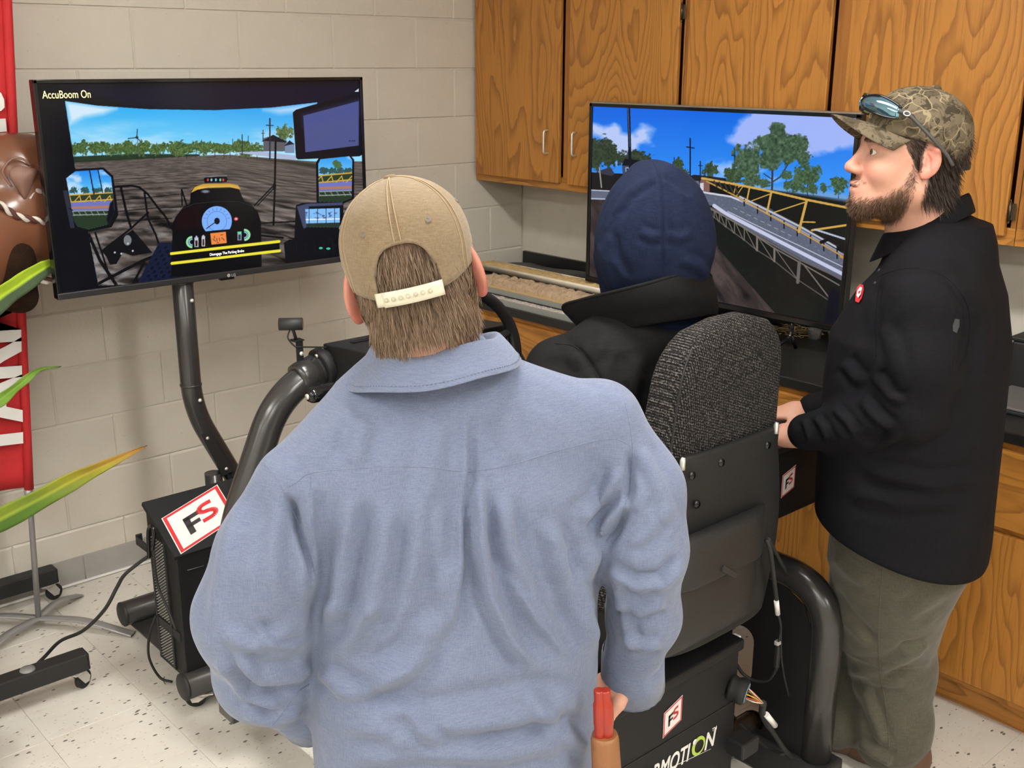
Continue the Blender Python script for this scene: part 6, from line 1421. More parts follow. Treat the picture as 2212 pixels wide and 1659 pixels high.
# stand-up collar, flared out on the left
top = [(1250, 700, 0.16), (1216, 664, 0.08), (1255, 648, 0.0), (1320, 632, -0.09), (1400, 612, -0.135), (1470, 592, -0.115), (1515, 586, -0.05), (1536, 598, 0.02), (1520, 610, 0.12)]
bot = [(1290, 740, 0.14), (1270, 722, 0.07), (1300, 712, 0.0), (1350, 695, -0.075), (1420, 682, -0.115), (1490, 672, -0.10), (1535, 664, -0.04), (1550, 665, 0.03), (1530, 665, 0.11)]
Tp = spline([W2(*t) for t in top], 6); Bt = spline([W2(*t) for t in bot], 6); G = np.zeros((8, len(Tp), 3))
for i in range(8):
    e = i/7
    for j in range(len(Tp)): G[i, j] = np.array(Bt[j])*(1-e)+np.array(Tp[j])*e+VH*(-0.012*math.sin(math.pi*e))
G[0] += np.array((0, 0, -0.02)); o = MB().grid(G).build('collar', black_fleece, jk); md = o.modifiers.new('s', 'SOLIDIFY'); md.thickness = 0.007; md.offset = 0; o.data.shade_smooth(); sbm = o.modifiers.new('u', 'SUBSURF'); sbm.levels = 1; sbm.render_levels = 1
MB().tube([Vector(p)+Vector((0, 0, 0.0)) for p in Tp], 0.0042, 8).build('collar_piping', black_fleece, o)
# body inside the clothes, hands on wheel and console, legs to the pedals
hfr2 = frame(W2(1418, 530, 0.03), 80, -6, 2)
hipz = 0.86
def core2(p):
    d = chain(p, [fr2.wor((0, 0.03, 1.38)), fr2.wor((0, 0.03, 1.1)), fr2.wor((0, 0.08, 0.87))], [0.055, 0.11, 0.12], 0.05)
    for a, b, c in ((sL2, eL2, hL2), (sR2, eR2, hR2)): d = smin(d, chain(p, [a, b, c], [0.05, 0.042, 0.03], 0.03), 0.03)
    for s in (-1, 1): d = smin(d, chain(p, [fr2.wor((s*0.10, 0.08, 0.87)), fr2.wor((s*0.14, 0.53, 0.84)), fr2.wor((s*0.13, 0.78, 0.45))], [0.075, 0.052, 0.038], 0.03), 0.03)
    return smin(d, head_sdf(p, hfr2, 0.98, 1.0, True, fr2.wor((0, 0.03, 1.30))), 0.01)
Vc_, Fc_ = nets(core2, np.array((-2.2, -2.6, 0.40)), np.array((-1.1, -1.25, 1.70)), 0.008, 1)
gh = frame(hL2+np.array((0.005, -0.06, -0.01)), 80, 12, -70); gr = frame(hR2+np.array((0.0, -0.045, -0.005)), 95, -8, 0)
hd2 = lambda p: np.minimum(hand_sdf(p, gh, 0.98, 0.95, 1), hand_sdf(p, gr, 0.98, 0.45, -1))
Vd, Fd = nets(hd2, np.array((-2.05, -2.2, 0.85)), np.array((-1.15, -1.45, 1.25)), 0.0045, 1)
np_mesh('body', np.concatenate([Vc_, Vd]), np.concatenate([Fc_, Fd+len(Vc_)]), skin_m, man2, colors=np.tile((0.56, 0.30, 0.21), (len(Vc_)+len(Vd), 1)))
def jeans2(p):
    d = stack(p, fr2, [(0.775, 0, 0.12, 0.19, 0.16), (0.86, 0, 0.11, 0.195, 0.165), (0.97, 0, 0.09, 0.18, 0.13)], 2.3)
    for s in (-1, 1):
        d = smin(d, chain(p, [fr2.wor((s*0.10, 0.12, 0.875)), fr2.wor((s*0.14, 0.53, 0.845))], [0.092, 0.075], 0.03), 0.04); d = smin(d, chain(p, [fr2.wor((s*0.14, 0.53, 0.845)), fr2.wor((s*0.13, 0.80, 0.40))], [0.075, 0.060], 0.03), 0.03)
    return d
Vp, Fp = nets(jeans2, np.array((-2.0, -2.45, 0.30)), np.array((-1.2, -1.2, 1.0)), 0.010, 1); np_mesh('trousers', Vp, Fp, denim, man2)
for s in (-1, 1): shoe(frame(fr2.wor((s*0.13, 0.84, 0.285)), H2, -25), 'shoe', man2)
for s in (-1, 1):
    q = Vector(fr2.wor((s*0.13, 0.90, 0.24))); MB().box(q-Vector((0.05, 0.10, 0.012)), q+Vector((0.05, 0.10, 0.0)), 0.004, 2, Matrix.Rotation(math.radians(-25), 4, 'X')).build('pedal', matte_black, sim)
MB().box((-1.90, -1.45, 0.054), (-1.46, -1.20, 0.20), 0.01).build('pedal_box', black_paint, sim)
# ================================================================== MAN IN THE CAMOUFLAGE CAP (standing, seen from his left side)
A3 = (-1.13, -2.62); W3 = body_pt(A3)
man3 = empty('person', (A3[0], A3[1], 0), 'person in a black long-sleeved polo, olive trousers and camouflage cap, standing by the counter', 'person')
H3 = 108.0; fr3 = frame((*A3, 0.0), H3); S3 = 1.09
HH3 = 137; hf3 = frame(W3(1968, 346, -0.03), HH3, 6, 0); nb3 = W3(2000, 545, 0.02)
def skin3(p): return head_sdf(p, hf3, S3, 0.98, True, nb3, (0.074, 0.088))
o3 = hf3.o; Vh, Fh = nets(skin3, o3-0.27, o3+np.array((0.2, 0.22, 0.18)), 0.0030, 2); q3 = hf3.loc(Vh)/S3
c3 = skin_tint(q3, (0.62, 0.34, 0.25), (0.62, 0.20, 0.15))
yb = q3[:, 1]; zb_ = q3[:, 2]
line3 = np.interp(yb, [-0.01, 0.012, 0.030, 0.055, 0.075, 0.09, 0.12], [0.02, 0.005, -0.040, -0.062, -0.074, -0.079, -0.082])
wave = (fbm(yb*120+3, zb_*120, 2, 2)-0.4)*0.012
bw = np.clip((line3+wave-zb_)/0.024, 0, 1)*np.clip((yb-0.004)/0.012, 0, 1)*np.clip((zb_+0.135)/0.015, 0, 1)*np.clip((yb-(-0.02)-(-zb_-0.09)*0.6)/0.02, 0, 1)
mou = np.exp(-((zb_+0.051)/0.006)**2)*(yb > 0.078)*(np.abs(q3[:, 0]) < 0.033)*0.30
bwm = np.clip(bw*0.75+mou, 0, 1); c3 = c3*(1-0.5*bwm[:, None])+np.array((0.15, 0.075, 0.045))*0.5*bwm[:, None]
hw3 = np.clip((-0.010-yb)/0.01, 0, 1)*np.clip((zb_+0.085)/0.012, 0, 1)*(np.abs(q3[:, 0]) < 0.0815); tmp = ((yb > 0.004)*(yb < 0.058)*(zb_ > 0.054-(0.058-yb)*1.35)*(np.abs(q3[:, 0]) > 0.045)).astype(float); sid = 0.45*np.clip(1-np.abs(yb-0.012)/0.009, 0, 1)*(zb_ > -0.05)*(zb_ < 0.01)*(np.abs(q3[:, 0]) > 0.05)
hwa = np.clip(hw3+tmp+sid, 0, 1); c3 = c3*(1-0.85*hwa[:, None])+np.array((0.02, 0.013, 0.01))*0.85*hwa[:, None]
brow = np.exp(-((zb_-0.0335+0.10*np.abs(np.abs(q3[:, 0])-0.03))/0.0042)**2)*(yb > 0.06)*(np.abs(q3[:, 0]) > 0.012)*(np.abs(q3[:, 0]) < 0.052); c3 = c3*(1-0.7*brow[:, None])+np.array((0.06, 0.035, 0.02))*0.7*brow[:, None]
# clothes geometry
sL3, eL3, wL3 = W3(2000, 665, -0.175), W3(1968, 880, -0.205), W3(1742, 933, -0.02)
sR3, eR3, wR3 = fr3.wor((0.205, -0.02, 1.30)), fr3.wor((0.27, 0.04, 1.04)), fr3.wor((0.16, 0.27, 0.985))
rings3 = [(0.62, 0.02, 0.0, 0.23, 0.205), (0.75, 0.015, -0.005, 0.232, 0.205), (0.90, 0.01, 0.0, 0.228, 0.206), (1.03, 0, 0.0, 0.23, 0.205), (1.15, 0, 0.002, 0.235, 0.202), (1.26, 0, 0.002, 0.234, 0.196), (1.36, 0, -0.014, 0.205, 0.160), (1.43, 0, -0.030, 0.145, 0.118), (1.48, 0, -0.044, 0.105, 0.095), (1.52, 0, -0.04, 0.088, 0.085)]
def polo3(p):
    q = fr3.loc(p); d = stack(p, fr3, rings3, 2.2)
    d = smin(d, rcone(p, W3(2015, 540, -0.02), sL3, 0.085, 0.086), 0.06); d = smin(d, rcone(p, W3(2015, 540, 0.03), sR3, 0.085, 0.08), 0.06)
    d = smax(d, (0.755+0.26*q[:, 1]-0.6*np.maximum(q[:, 1]-0.05, 0)**1.0*0.0)-q[:, 2], 0.012)
    d = smin(d, chain(p, [sL3, W3(1985, 780, -0.205), eL3], [0.090, 0.082, 0.074], 0.04), 0.022); d = smin(d, chain(p, [eL3, W3(1860, 915, -0.12), wL3], [0.074, 0.062, 0.044], 0.03), 0.02)
    d = smin(d, chain(p, [sR3, eR3, wR3], [0.080, 0.066, 0.044], 0.03), 0.025); return d
Vs, Fs = nets(polo3, fr3.o+np.array((-0.48, -0.42, 0.62)), fr3.o+np.array((0.44, 0.46, 1.58)), 0.0058, 2)
Vs = folds(Vs, Fs, [([(1905, 600), (1890, 660), (1893, 740), (1900, 800)], -0.006, 9, 'r'), ([(2000, 580), (2050, 600), (2095, 660), (2090, 740), (2060, 830)], -0.006, 10, 'r'), ([(1890, 800), (1930, 850), (1960, 860)], 0.006, 12, 's'), ([(1860, 860), (1890, 900), (1930, 930)], 0.006, 11, 'w'), ([(1800, 880), (1830, 910), (1850, 945)], 0.005, 9, 'w'), ([(1760, 900), (1780, 925), (1790, 955)], 0.005, 8, 'w'), ([(1735, 905), (1745, 930), (1750, 955)], 0.004, 7, 'w'), ([(1950, 930), (1900, 960), (1850, 970)], 0.004, 12, 'w'),
    ([(1850, 1010), (1930, 1030), (2020, 1050), (2120, 1030)], 0.006, 16, 'w'), ([(1830, 1060), (1950, 1090), (2080, 1080)], 0.004, 18, 'w'), ([(2100, 560), (2130, 700), (2110, 850)], 0.004, 18, 'w'), ([(1820, 780), (1860, 830)], 0.005, 12, 'w'), ([(1900, 700), (1930, 760), (1940, 820)], 0.003, 16, 'w')], noise=lambda V: (fbm(V[:, 0]*15+V[:, 1]*11, V[:, 2]*12, 14, 3)-0.45)*0.009)
polo = np_mesh('polo_shirt', Vs, Fs, black_knit, man3); bv3 = bvh(Vs, Fs)
for pts in ([(1893, 600), (1930, 585), (1985, 580), (2045, 600), (2090, 660), (2092, 740), (2070, 800)], [(1905, 590), (1895, 640), (1890, 700), (1893, 770)]):
    q = surf_line(bv3, None, pts, 10, 0.0)
    if len(q) > 3: MB().tube(q, 0.0012, 6).build('seam', black_knit, polo)
# collar
cN3 = fr3.loc(W3(2000, 495, 0.0)[None])[0]; rows = []; NA = 60
for a_, b_, z_, cy_ in ((0.070, 0.070, -0.035, 0.0), (0.073, 0.074, 0.0, -0.002), (0.077, 0.080, 0.038, -0.004), (0.081, 0.084, 0.043, -0.005), (0.087, 0.090, 0.036, -0.005), (0.098, 0.100, 0.008, -0.004), (0.108, 0.109, -0.014, -0.002), (0.105, 0.106, -0.015, -0.002), (0.09, 0.09, 0.0, 0.0)):
    row = []
    for i in range(NA):
        t = -math.pi*0.95+2*math.pi*0.95*i/(NA-1); x = a_*math.sin(t); y = -b_*math.cos(t); row.append((cN3[0]+x, cN3[1]+cy_+0.010+y, cN3[2]+z_-0.60*(y+0.01)))
    rows.append(row)
G = fr3.wor(np.array(rows).reshape(-1, 3)).reshape(len(rows), NA, 3); o = MB().grid(G).build('collar', black_knit, polo); o.data.shade_smooth(); sb_ = o.modifiers.new('u', 'SUBSURF'); sb_.levels = 1; sb_.render_levels = 1
for px_, py_ in ((1893, 584), (1884, 612)):
    h = bv3.ray_cast(Vector(CAM), Vector(D(px_+6, py_)).normalized())
    if h[0] is not None: MB().lathe([(0, 0.002), (0.0045, 0.0015), (0.005, -0.001)], 12, Matrix.Translation(h[0]+h[1]*0.001) @ h[1].to_track_quat('Z', 'Y').to_matrix().to_4x4()).build('button', matte_black, polo)
def patch(bv, px, mat, name, parent, off=0.001):
    vs = []
    for a, b in px:
        h = bv.ray_cast(Vector(CAM), Vector(D(a, b)).normalized())
        if h[0] is None: return None
        vs.append(h[0]+h[1]*off)
    c = sum(vs, Vector())/len(vs); m = MB()
    for i in range(len(vs)): m.poly([c, vs[i], vs[(i+1) % len(vs)]])
    return m.build(name, mat, parent)
patch(bv3, [(1851, 638), (1853, 624), (1860, 615), (1867, 617), (1868, 628), (1864, 645), (1857, 655), (1850, 652)], red_vinyl, 'chest_emblem', polo, 0.0030); patch(bv3, [(1855, 630), (1861, 622), (1865, 624), (1862, 638), (1857, 645), (1854, 640)], white_vinyl, 'emblem_mark', polo, 0.0042); patch(bv3, [(1858, 632), (1863, 630), (1861, 634), (1857, 637)], red_vinyl, 'emblem_stripe', polo, 0.0050)
patch(bv3, [(2058, 702), (2063, 688), (2072, 690), (2072, 705), (2066, 719), (2058, 715)], nmat('spot_grey', (0.035, 0.038, 0.042), 0.8), 'grey_spot', polo, 0.0006)  # small sleeve patch, a paler grey than the black knit around it
# body: limbs inside the clothes and hands
ftR = np.array((-1.02, -2.44, 0.0)); ftL = np.array((*W3(1912, 1700, 0.13)[:2], 0.0))
hpL, knL, anL = W3(1945, 1190, 0.07), W3(1930, 1440, 0.13), ftL+np.array((0, 0, 0.09)); hpR, knR, anR = W3(1900, 1190, 0.16), W3(1856, 1420, 0.27), ftR+np.array((0, 0, 0.09))
def core3(p):
    d = chain(p, [nb3, fr3.wor((0, 0, 1.1)), fr3.wor((0, 0, 0.85))], [0.07, 0.13, 0.13], 0.05)
    for a, b, c in ((sL3, eL3, wL3), (sR3, eR3, wR3)): d = smin(d, chain(p, [a, b, c], [0.05, 0.045, 0.032], 0.03), 0.03)
    for a, b, c in ((hpL, knL, anL), (hpR, knR, anR)): d = smin(d, chain(p, [a, b, c], [0.08, 0.055, 0.04], 0.03), 0.03)
    return d
Vb, Fb = nets(core3, fr3.o+np.array((-0.5, -0.45, 0.0)), fr3.o+np.array((0.45, 0.5, 1.5)), 0.012, 1)
dL = wL3-eL3; hL3 = frame(wL3+dL/np.linalg.norm(dL)*0.035+np.array((0, 0, -0.004)), math.degrees(math.atan2(dL[1], dL[0])), -8, 0); dR = wR3-eR3; hR3 = frame(wR3+dR/np.linalg.norm(dR)*0.03, math.degrees(math.atan2(dR[1], dR[0])), -6, 0)
hd3 = lambda p: np.minimum(hand_sdf(p, hL3, 1.05, 0.35, 1), hand_sdf(p, hR3, 1.05, 0.35, -1))
Vq, Fq = nets(hd3, np.minimum(wL3, wR3)-0.25, np.maximum(wL3, wR3)+0.25, 0.0045, 1)
np_mesh('body', np.concatenate([Vh, Vb, Vq]), np.concatenate([Fh, Fb+len(Vh), Fq+len(Vh)+len(Vb)]), skin_m, man3, colors=np.concatenate([c3, np.tile((0.60, 0.33, 0.24), (len(Vb)+len(Vq), 1))]))
for s in (-1, 1):
    ec = hf3.wor(np.array((s*0.031, 0.0820, 0.0092))*S3); R0 = 0.0125*S3; Mr = Matrix.Translation(Vector(ec)) @ Vector(hf3.M[1]-0.22*hf3.M[0]).to_track_quat('Z', 'Y').to_matrix().to_4x4()
    m = MB(); m.lathe([(R0*math.sin(a), R0*math.cos(a)) for a in np.linspace(0.48, math.pi, 16)], 24, Mr); e = m.build('eye', nmat('eye_white', (0.68, 0.64, 0.61), 0.15), man3)
    MB().lathe([(0, R0*1.005*math.cos(0.18)), (R0*math.sin(0.18), R0*1.005*math.cos(0.18))], 20, Mr).build('pupil', rubber, e); MB().lathe([(R0*math.sin(0.18), R0*1.003*math.cos(0.18)), (R0*math.sin(0.50), R0*1.003*math.cos(0.50))], 24, Mr).build('iris', nmat('hazel_iris', (0.12, 0.075, 0.035), 0.15), e)
# hair, brows, beard
R_, N_ = sample(Vh, Fh, hw3, 9000); strands('hair', R_, N_*0.25-hf3.M[2]*1.0-hf3.M[1]*0.35, 0.026, hair_dark, man3, 0.0011, 3, N_*0.05, 0.35, 0.16)
R_, N_ = sample(Vh, Fh, np.clip(tmp+sid, 0, 1), 3000); strands('hair', R_, N_*0.15-hf3.M[2]*0.8-hf3.M[1]*0.8, 0.013, hair_dark, man3, 0.0009, 2, None, 0.3, 0.12)
R_, N_ = sample(Vh, Fh, np.clip(bw**1.3*(0.35+0.65*np.clip((-0.055-zb_)/0.03, 0, 1))+mou*0.4, 0, 1), 11000); strands('beard', R_, N_*0.55-hf3.M[2]*0.75+hf3.M[1]*0.25, 0.0105, beard_m, man3, 0.0007, 2, -hf3.M[2]*0.2, 0.5, 0.30)
R_, N_ = sample(Vh, Fh, brow, 900); strands('eyebrows', R_, N_*0.3-hf3.M[1]*0.3+hf3.M[0]*(np.sign(hf3.loc(R_)[:, :1])*0.9), 0.006, hair_dark, man3, 0.0006, 2, None, 0.3, 0.15)
# camouflage cap
g = NT('camouflage'); v = g.tc.outputs['Object']; n1 = g.noise(v, 26, 3, 0.6, 0.8); n2 = g.noise(v, 46, 3, 0.6, 1.2)
camo = g.mix(g.ramp(n1, [(0.42, (0, 0, 0)), (0.50, (1, 1, 1))]), (0.075, 0.058, 0.037), (0.135, 0.108, 0.07)); camo = g.mix(g.ramp(n2, [(0.54, (0, 0, 0)), (0.58, (1, 1, 1))]), camo, (0.045, 0.036, 0.022))
vo = g.node('ShaderNodeTexVoronoi', feature='DISTANCE_TO_EDGE'); vo.inputs['Scale'].default_value = 26; mpn = g.node('ShaderNodeVectorMath', operation='ADD'); nv = g.node('ShaderNodeTexNoise'); nv.inputs['Scale'].default_value = 12; g.link(v, nv.inputs['Vector']); sc9 = g.node('ShaderNodeVectorMath', operation='SCALE'); g.link(nv.outputs['Color'], sc9.inputs[0]); sc9.inputs['Scale'].default_value = 0.12; g.link(v, mpn.inputs[0]); g.link(sc9.outputs[0], mpn.inputs[1]); g.link(mpn.outputs[0], vo.inputs['Vector'])
ln = g.math('MULTIPLY', g.ramp(vo.outputs['Distance'], [(0.0, (1, 1, 1)), (0.022, (1, 1, 1)), (0.045, (0, 0, 0))]), g.ramp(g.noise(v, 9, 2), [(0.48, (0, 0, 0)), (0.56, (1, 1, 1))])); camo = g.mix(ln, camo, (0.26, 0.21, 0.13))
camo_m = g.out(camo, g.bump(g.noise(v, 600, 2), 0.3, 0.001), 0.85, Specular_IOR_Level=0.2)
cf3 = frame(hf3.o, HH3, 14, 0)
cap3, G3 = cap_dome(cf3, S3, 0.0845, 0.106, 0.099, 0.142, 0.040, 0.012, (0.42, 0.05), 'cap', camo_m, man3, zmid=0.05, wr=0.014)
bill(cf3, S3, 0.0835, 0.104, 0.050, camo_m, cap3, 0.080, 0.002, 0.042)
btn = cf3.wor(np.array((0, 0, 0.1445))*S3); MB().lathe([(0.0115, -0.002), (0.011, 0.003), (0.006, 0.006), (0, 0.0065)], 18, Matrix.Translation(Vector(btn)) @ Matrix(cf3.M.T.tolist()).to_4x4()).build('button', camo_m, cap3)
n = 20; G = np.array([[cf3.wor(np.array((0.0855*1.03*math.sin(t), -0.099*1.03*math.cos(t), z))*S3) for t in np.linspace(-0.55, 0.55, n)] for z in (0.008, 0.016, 0.026)]); o = MB().grid(G).build('strap', matte_black, cap3); md = o.modifiers.new('s', 'SOLIDIFY'); md.thickness = 0.003
tb_ = Vector(cf3.wor(np.array((0.0, -0.106, 0.016))*S3)); MB().box(tb_-Vector((0.012, 0.012, 0.010)), tb_+Vector((0.012, 0.012, 0.010)), 0.004).build('buckle', matte_black, cap3)
# sunglasses pushed up on the cap
sg = empty('sunglasses', tuple(cf3.wor(np.array((0, 0.125, 0.07))*S3)), 'wraparound sunglasses with blue mirrored lenses resting on the camouflage cap', 'sunglasses')
lens_m = nmat('blue_mirror_lens', (0.22, 0.42, 0.55), 0.06, 0.9); frm_m = gloss_black
def sgp(t, z, k=1.0): return cf3.wor(np.array((0.097*k*math.sin(t), 0.014+0.114*k*math.cos(t), z))*S3)
for s in (-1, 1):
    ts = np.linspace(0.10, 0.98, 14); G = np.array([[sgp(s*t, 0.068+0.034*e-0.014*max(0, t-0.5), 1.0+0.07*math.sin(math.pi*e)) for t in ts] for e in np.linspace(0, 1, 7)])
    for i in range(7):
        for j in range(14): 
            e = i/6; w = math.sin(math.pi*min(max((j+0.8)/14.6, 0.03), 0.97))**0.35; c_ = G[3, j].copy() if i == 0 else c_ if False else np.array(sgp(s*ts[j], 0.066+0.020-0.014*max(0, ts[j]-0.5), 1.07)); G[i, j] = c_+(G[i, j]-c_)*w
    o = MB().grid(G).build('lens', lens_m, sg); md = o.modifiers.new('s', 'SOLIDIFY'); md.thickness = 0.0018; o.data.shade_smooth()
    MB().tube([G[-1, j] for j in range(14)], 0.0030, 8).build('rim', frm_m, sg); MB().tube([G[0, j] for j in range(14)], 0.0022, 8).build('rim', frm_m, sg)
    arm = [sgp(s*0.95, 0.082, 1.06), sgp(s*1.12, 0.080, 1.03), sgp(s*1.35, 0.066, 1.02), sgp(s*1.62, 0.048, 1.03), sgp(s*1.92, 0.028, 1.06), sgp(s*2.10, 0.010, 1.10)]; ar = spline(arm, 6); m = MB(); m.tube(ar, [0.0055]*8+[0.0038]*(len(ar)-8), 8); m.build('temple', nmat('grey_temple', (0.06, 0.06, 0.06), 0.4), sg)
    o_ = Vector(sgp(s*1.10, 0.081, 1.09)); m = MB(); m.tube([o_+Vector(cf3.M[1])*0.007*math.cos(a)+Vector(cf3.M[2])*0.0045*math.sin(a) for a in np.linspace(0, 2*math.pi, 17)], 0.0012, 6, caps=False); m.build('temple_mark', white_plastic, sg)
MB().tube([sgp(-0.12, 0.100, 1.02), sgp(0, 0.096, 1.01), sgp(0.12, 0.100, 1.02)], 0.003, 8).build('bridge', frm_m, sg)
# trousers
def pants3(p):
    d = stack(p, fr3, [(0.40, 0.06, 0.005, 0.09, 0.08), (0.56, 0.06, 0.005, 0.155, 0.14), (0.66, 0.05, 0.0, 0.18, 0.172), (0.76, 0.03, 0.0, 0.175, 0.165), (0.93, 0.02, 0.0, 0.17, 0.150)], 2.2)
    d = smin(d, chain(p, [hpL+np.array((0, 0, -0.03)), W3(1915, 1330, 0.11), knL, W3(1928, 1560, 0.13), anL], [0.142, 0.132, 0.104, 0.098, 0.10], 0.04), 0.04)
    return smin(d, chain(p, [hpR+np.array((0, 0, -0.03)), knR, anR], [0.125, 0.092, 0.080], 0.04), 0.03)
Vp, Fp = nets(pants3, fr3.o+np.array((-0.45, -0.42, 0.02)), fr3.o+np.array((0.42, 0.42, 0.96)), 0.0065, 2)
Vp = folds(Vp, Fp, [([(1790, 1270), (1840, 1340), (1890, 1395)], 0.007, 12, 's'), ([(1830, 1440), (1900, 1450), (2000, 1400)], 0.006, 12, 'w'), ([(1830, 1445), (1890, 1470), (1960, 1475)], 0.005, 11, 'w'), ([(1940, 1405), (1980, 1400), (2005, 1385)], 0.006, 9, 's'), ([(1860, 1480), (1890, 1560), (1910, 1615)], 0.005, 11, 'w'), ([(1850, 1600), (1890, 1630), (1930, 1650)], 0.007, 10, 'w'), ([(1980, 1200), (2000, 1230), (2035, 1245)], 0.004, 8, 's'), ([(1800, 1200), (1830, 1230), (1880, 1260)], 0.004, 14, 'w'), ([(2040, 1270), (2000, 1300), (1950, 1330)], 0.004, 16, 'w')], noise=lambda V: (fbm(V[:, 0]*16+V[:, 1]*13, V[:, 2]*12, 24, 3)-0.45)*0.009)
tr3 = np_mesh('trousers', Vp, Fp, olive, man3); bvp = bvh(Vp, Fp); olive_seam = olive
for pts in ([(1912, 1165), (1905, 1250), (1898, 1340), (1900, 1440), (1915, 1540), (1922, 1640)], [(1985, 1180), (1980, 1215), (1990, 1230), (2030, 1248)]):
    q = surf_line(bvp, None, pts, 10, 0.0)
    if len(q) > 3: MB().tube(q, 0.0013, 6).build('seam', olive_seam, tr3)
for f, hd in ((ftL, H3-5), (ftR, H3+14)): shoe(frame(f, hd), 'shoe', man3, 1.05)
pn = [W3(1893, 1158, -0.235), W3(1890, 1180, -0.24), W3(1892, 1198, -0.24), W3(1897, 1204, -0.24), W3(1902, 1198, -0.24), W3(1905, 1160, -0.238)]
h = [bvp.ray_cast(Vector(CAM), Vector(D(x, y)).normalized()) for x, y in ((1893, 1168), (1891, 1185), (1893, 1199), (1897, 1204), (1901, 1199), (1904, 1168))]
if all(k[0] is not None for k in h):
    pin = empty('safety_pin', tuple(h[0][0]), 'silver safety pin clipped on the olive trousers below the black polo', 'pin'); MB().tube(spline([k[0]+k[1]*0.003 for k in h], 6), 0.0011, 8).build('wire', chrome, pin)
# ================================================================== COUNTER OBJECTS
def soil_mat(name, a, b, sc=60):
    g = NT(name); v = g.tc.outputs['Object']; n = g.noise(v, sc, 5, 0.65, 0.5); n2 = g.noise(v, sc*3, 3)
    return g.out(g.mix(n, a, b), g.bump(g.math('ADD', n, g.math('MULTIPLY', n2, 0.5)), 0.9, 0.01), 0.95, Specular_IOR_Level=0.1)
soil_y = soil_mat('straw_soil', (0.42, 0.27, 0.11), (0.85, 0.64, 0.33)); soil_b = soil_mat('brown_soil', (0.32, 0.21, 0.13), (0.72, 0.55, 0.38)); soil_g = soil_mat('grey_soil', (0.38, 0.32, 0.28), (0.78, 0.70, 0.64))
galv = nmat('galvanised_sheet', (0.42, 0.45, 0.44), 0.4, 0.6, bump=(40, 0.1)); cream_pvc = nmat('cream_pvc', (0.72, 0.66, 0.54), 0.4); pine = nmat('pine_board', (0.62, 0.44, 0.20), 0.6)
def soil_core(y0, y1, x, hw, z, h, mat, parent, seed, flat=0.7):
    ny, na = 130, 16; G = np.zeros((ny, na, 3))
    for i in range(ny):
        y = y0+(y1-y0)*i/(ny-1)
        for k in range(na):
            a = math.pi*k/(na-1); r = 1+1.0*(float(fbm(np.array(y*55.0), np.array(a*3.0), seed, 3))-0.45); G[i, k] = (x-hw*math.cos(a)*min(1.02, r**0.3), y, z+h*(math.sin(a)**flat)*r)
    return MB().grid(G).build('soil_core', mat, parent)
t1 = empty('soil_tray', (-0.35, -0.5, 0.965), 'cream plastic half-pipe trough filled with straw-coloured soil, the rearmost tray on the counter', 'tray', 'soil sample trays')
prof = [(-0.052*math.cos(a), 0.0-0.038*math.sin(a)) for a in np.linspace(0, math.pi, 13)]; G = np.array([[(-0.35+x*s, y, 1.005+z*s) for (x, z) in prof] for y in (-0.13, -0.945) for s in (1,)]); o = MB().grid(G).build('trough', cream_pvc, t1); md = o.modifiers.new('s', 'SOLIDIFY'); md.thickness = 0.004
m = MB(); m.poly([(-0.35+x, -0.131, 1.005+z) for x, z in prof]); m.build('end_plate', cream_pvc, t1); soil_core(-0.14, -0.94, -0.35, 0.045, 0.990, 0.020, soil_y, t1, 3)
t2 = empty('soil_tray', (-0.50, -0.6, 0.93), 'brown soil core on a pine board in a galvanised pan, beside the cream trough', 'tray', 'soil sample trays')
m = MB(); m.box((-0.558, -0.96, 0.936), (-0.412, -0.30, 0.939)); m.box((-0.560, -0.96, 0.936), (-0.556, -0.30, 0.957)); m.box((-0.414, -0.96, 0.936), (-0.410, -0.30, 0.957)); m.box((-0.558, -0.302, 0.936), (-0.412, -0.298, 0.957)); m.build('pan', galv, t2)
MB().box((-0.554, -0.96, 0.940), (-0.416, -0.31, 0.956), 0.001).build('board', pine, t2); soil_core(-0.32, -0.955, -0.475, 0.052, 0.955, 0.036, soil_b, t2, 8, 0.55)
t3 = empty('soil_tray', (-0.58, -0.7, CT), 'galvanised tray of crumbly grey soil at the front edge of the counter', 'tray', 'soil sample trays')
m = MB(); m.box((-0.606, -1.10, CT+0.0005), (-0.565, -0.40, CT+0.003)); m.box((-0.608, -1.10, CT+0.0005), (-0.604, -0.40, CT+0.024)); m.box((-0.567, -1.10, CT+0.0005), (-0.563, -0.40, CT+0.024)); m.build('pan', galv, t3); soil_core(-0.41, -1.09, -0.5855, 0.017, CT+0.008, 0.020, soil_g, t3, 15)
bd = tag(MB().box((-0.562, -0.965, CT+0.0005), (-0.29, -0.12, CT+0.0275), 0.003).build('black_board', matte_black), 'flat black board lying under the soil trays on the counter', 'board')
bk = tag(MB().box((-0.405, -0.945, CT+0.028), (-0.295, -0.12, CT+0.056), 0.003).build('black_block', matte_black), 'black support strip under the cream trough of soil', 'support')
# grey sheet behind
nx, ny = 14, 24; G = np.zeros((nx, ny, 3))
for i in range(nx):
    for j in range(ny):
        u, w = i/(nx-1), j/(ny-1); ed = min(1, 6*min(u, 1-u), 8*min(w, 1-w)); G[i, j] = (-0.285+0.25*u, -0.09-0.52*w, CT+0.008+(0.072-0.02*u)*ed**0.7+0.006*math.sin(7*w+3*u))
o = MB().grid(G).build('plastic_sheet', nmat('dark_grey_sheet', (0.035, 0.036, 0.038), 0.45)); md = o.modifiers.new('s', 'SOLIDIFY'); md.thickness = 0.006; o.data.shade_smooth(); tag(o, 'dark grey folded plastic sheet in the counter corner behind the soil trays', 'sheet')
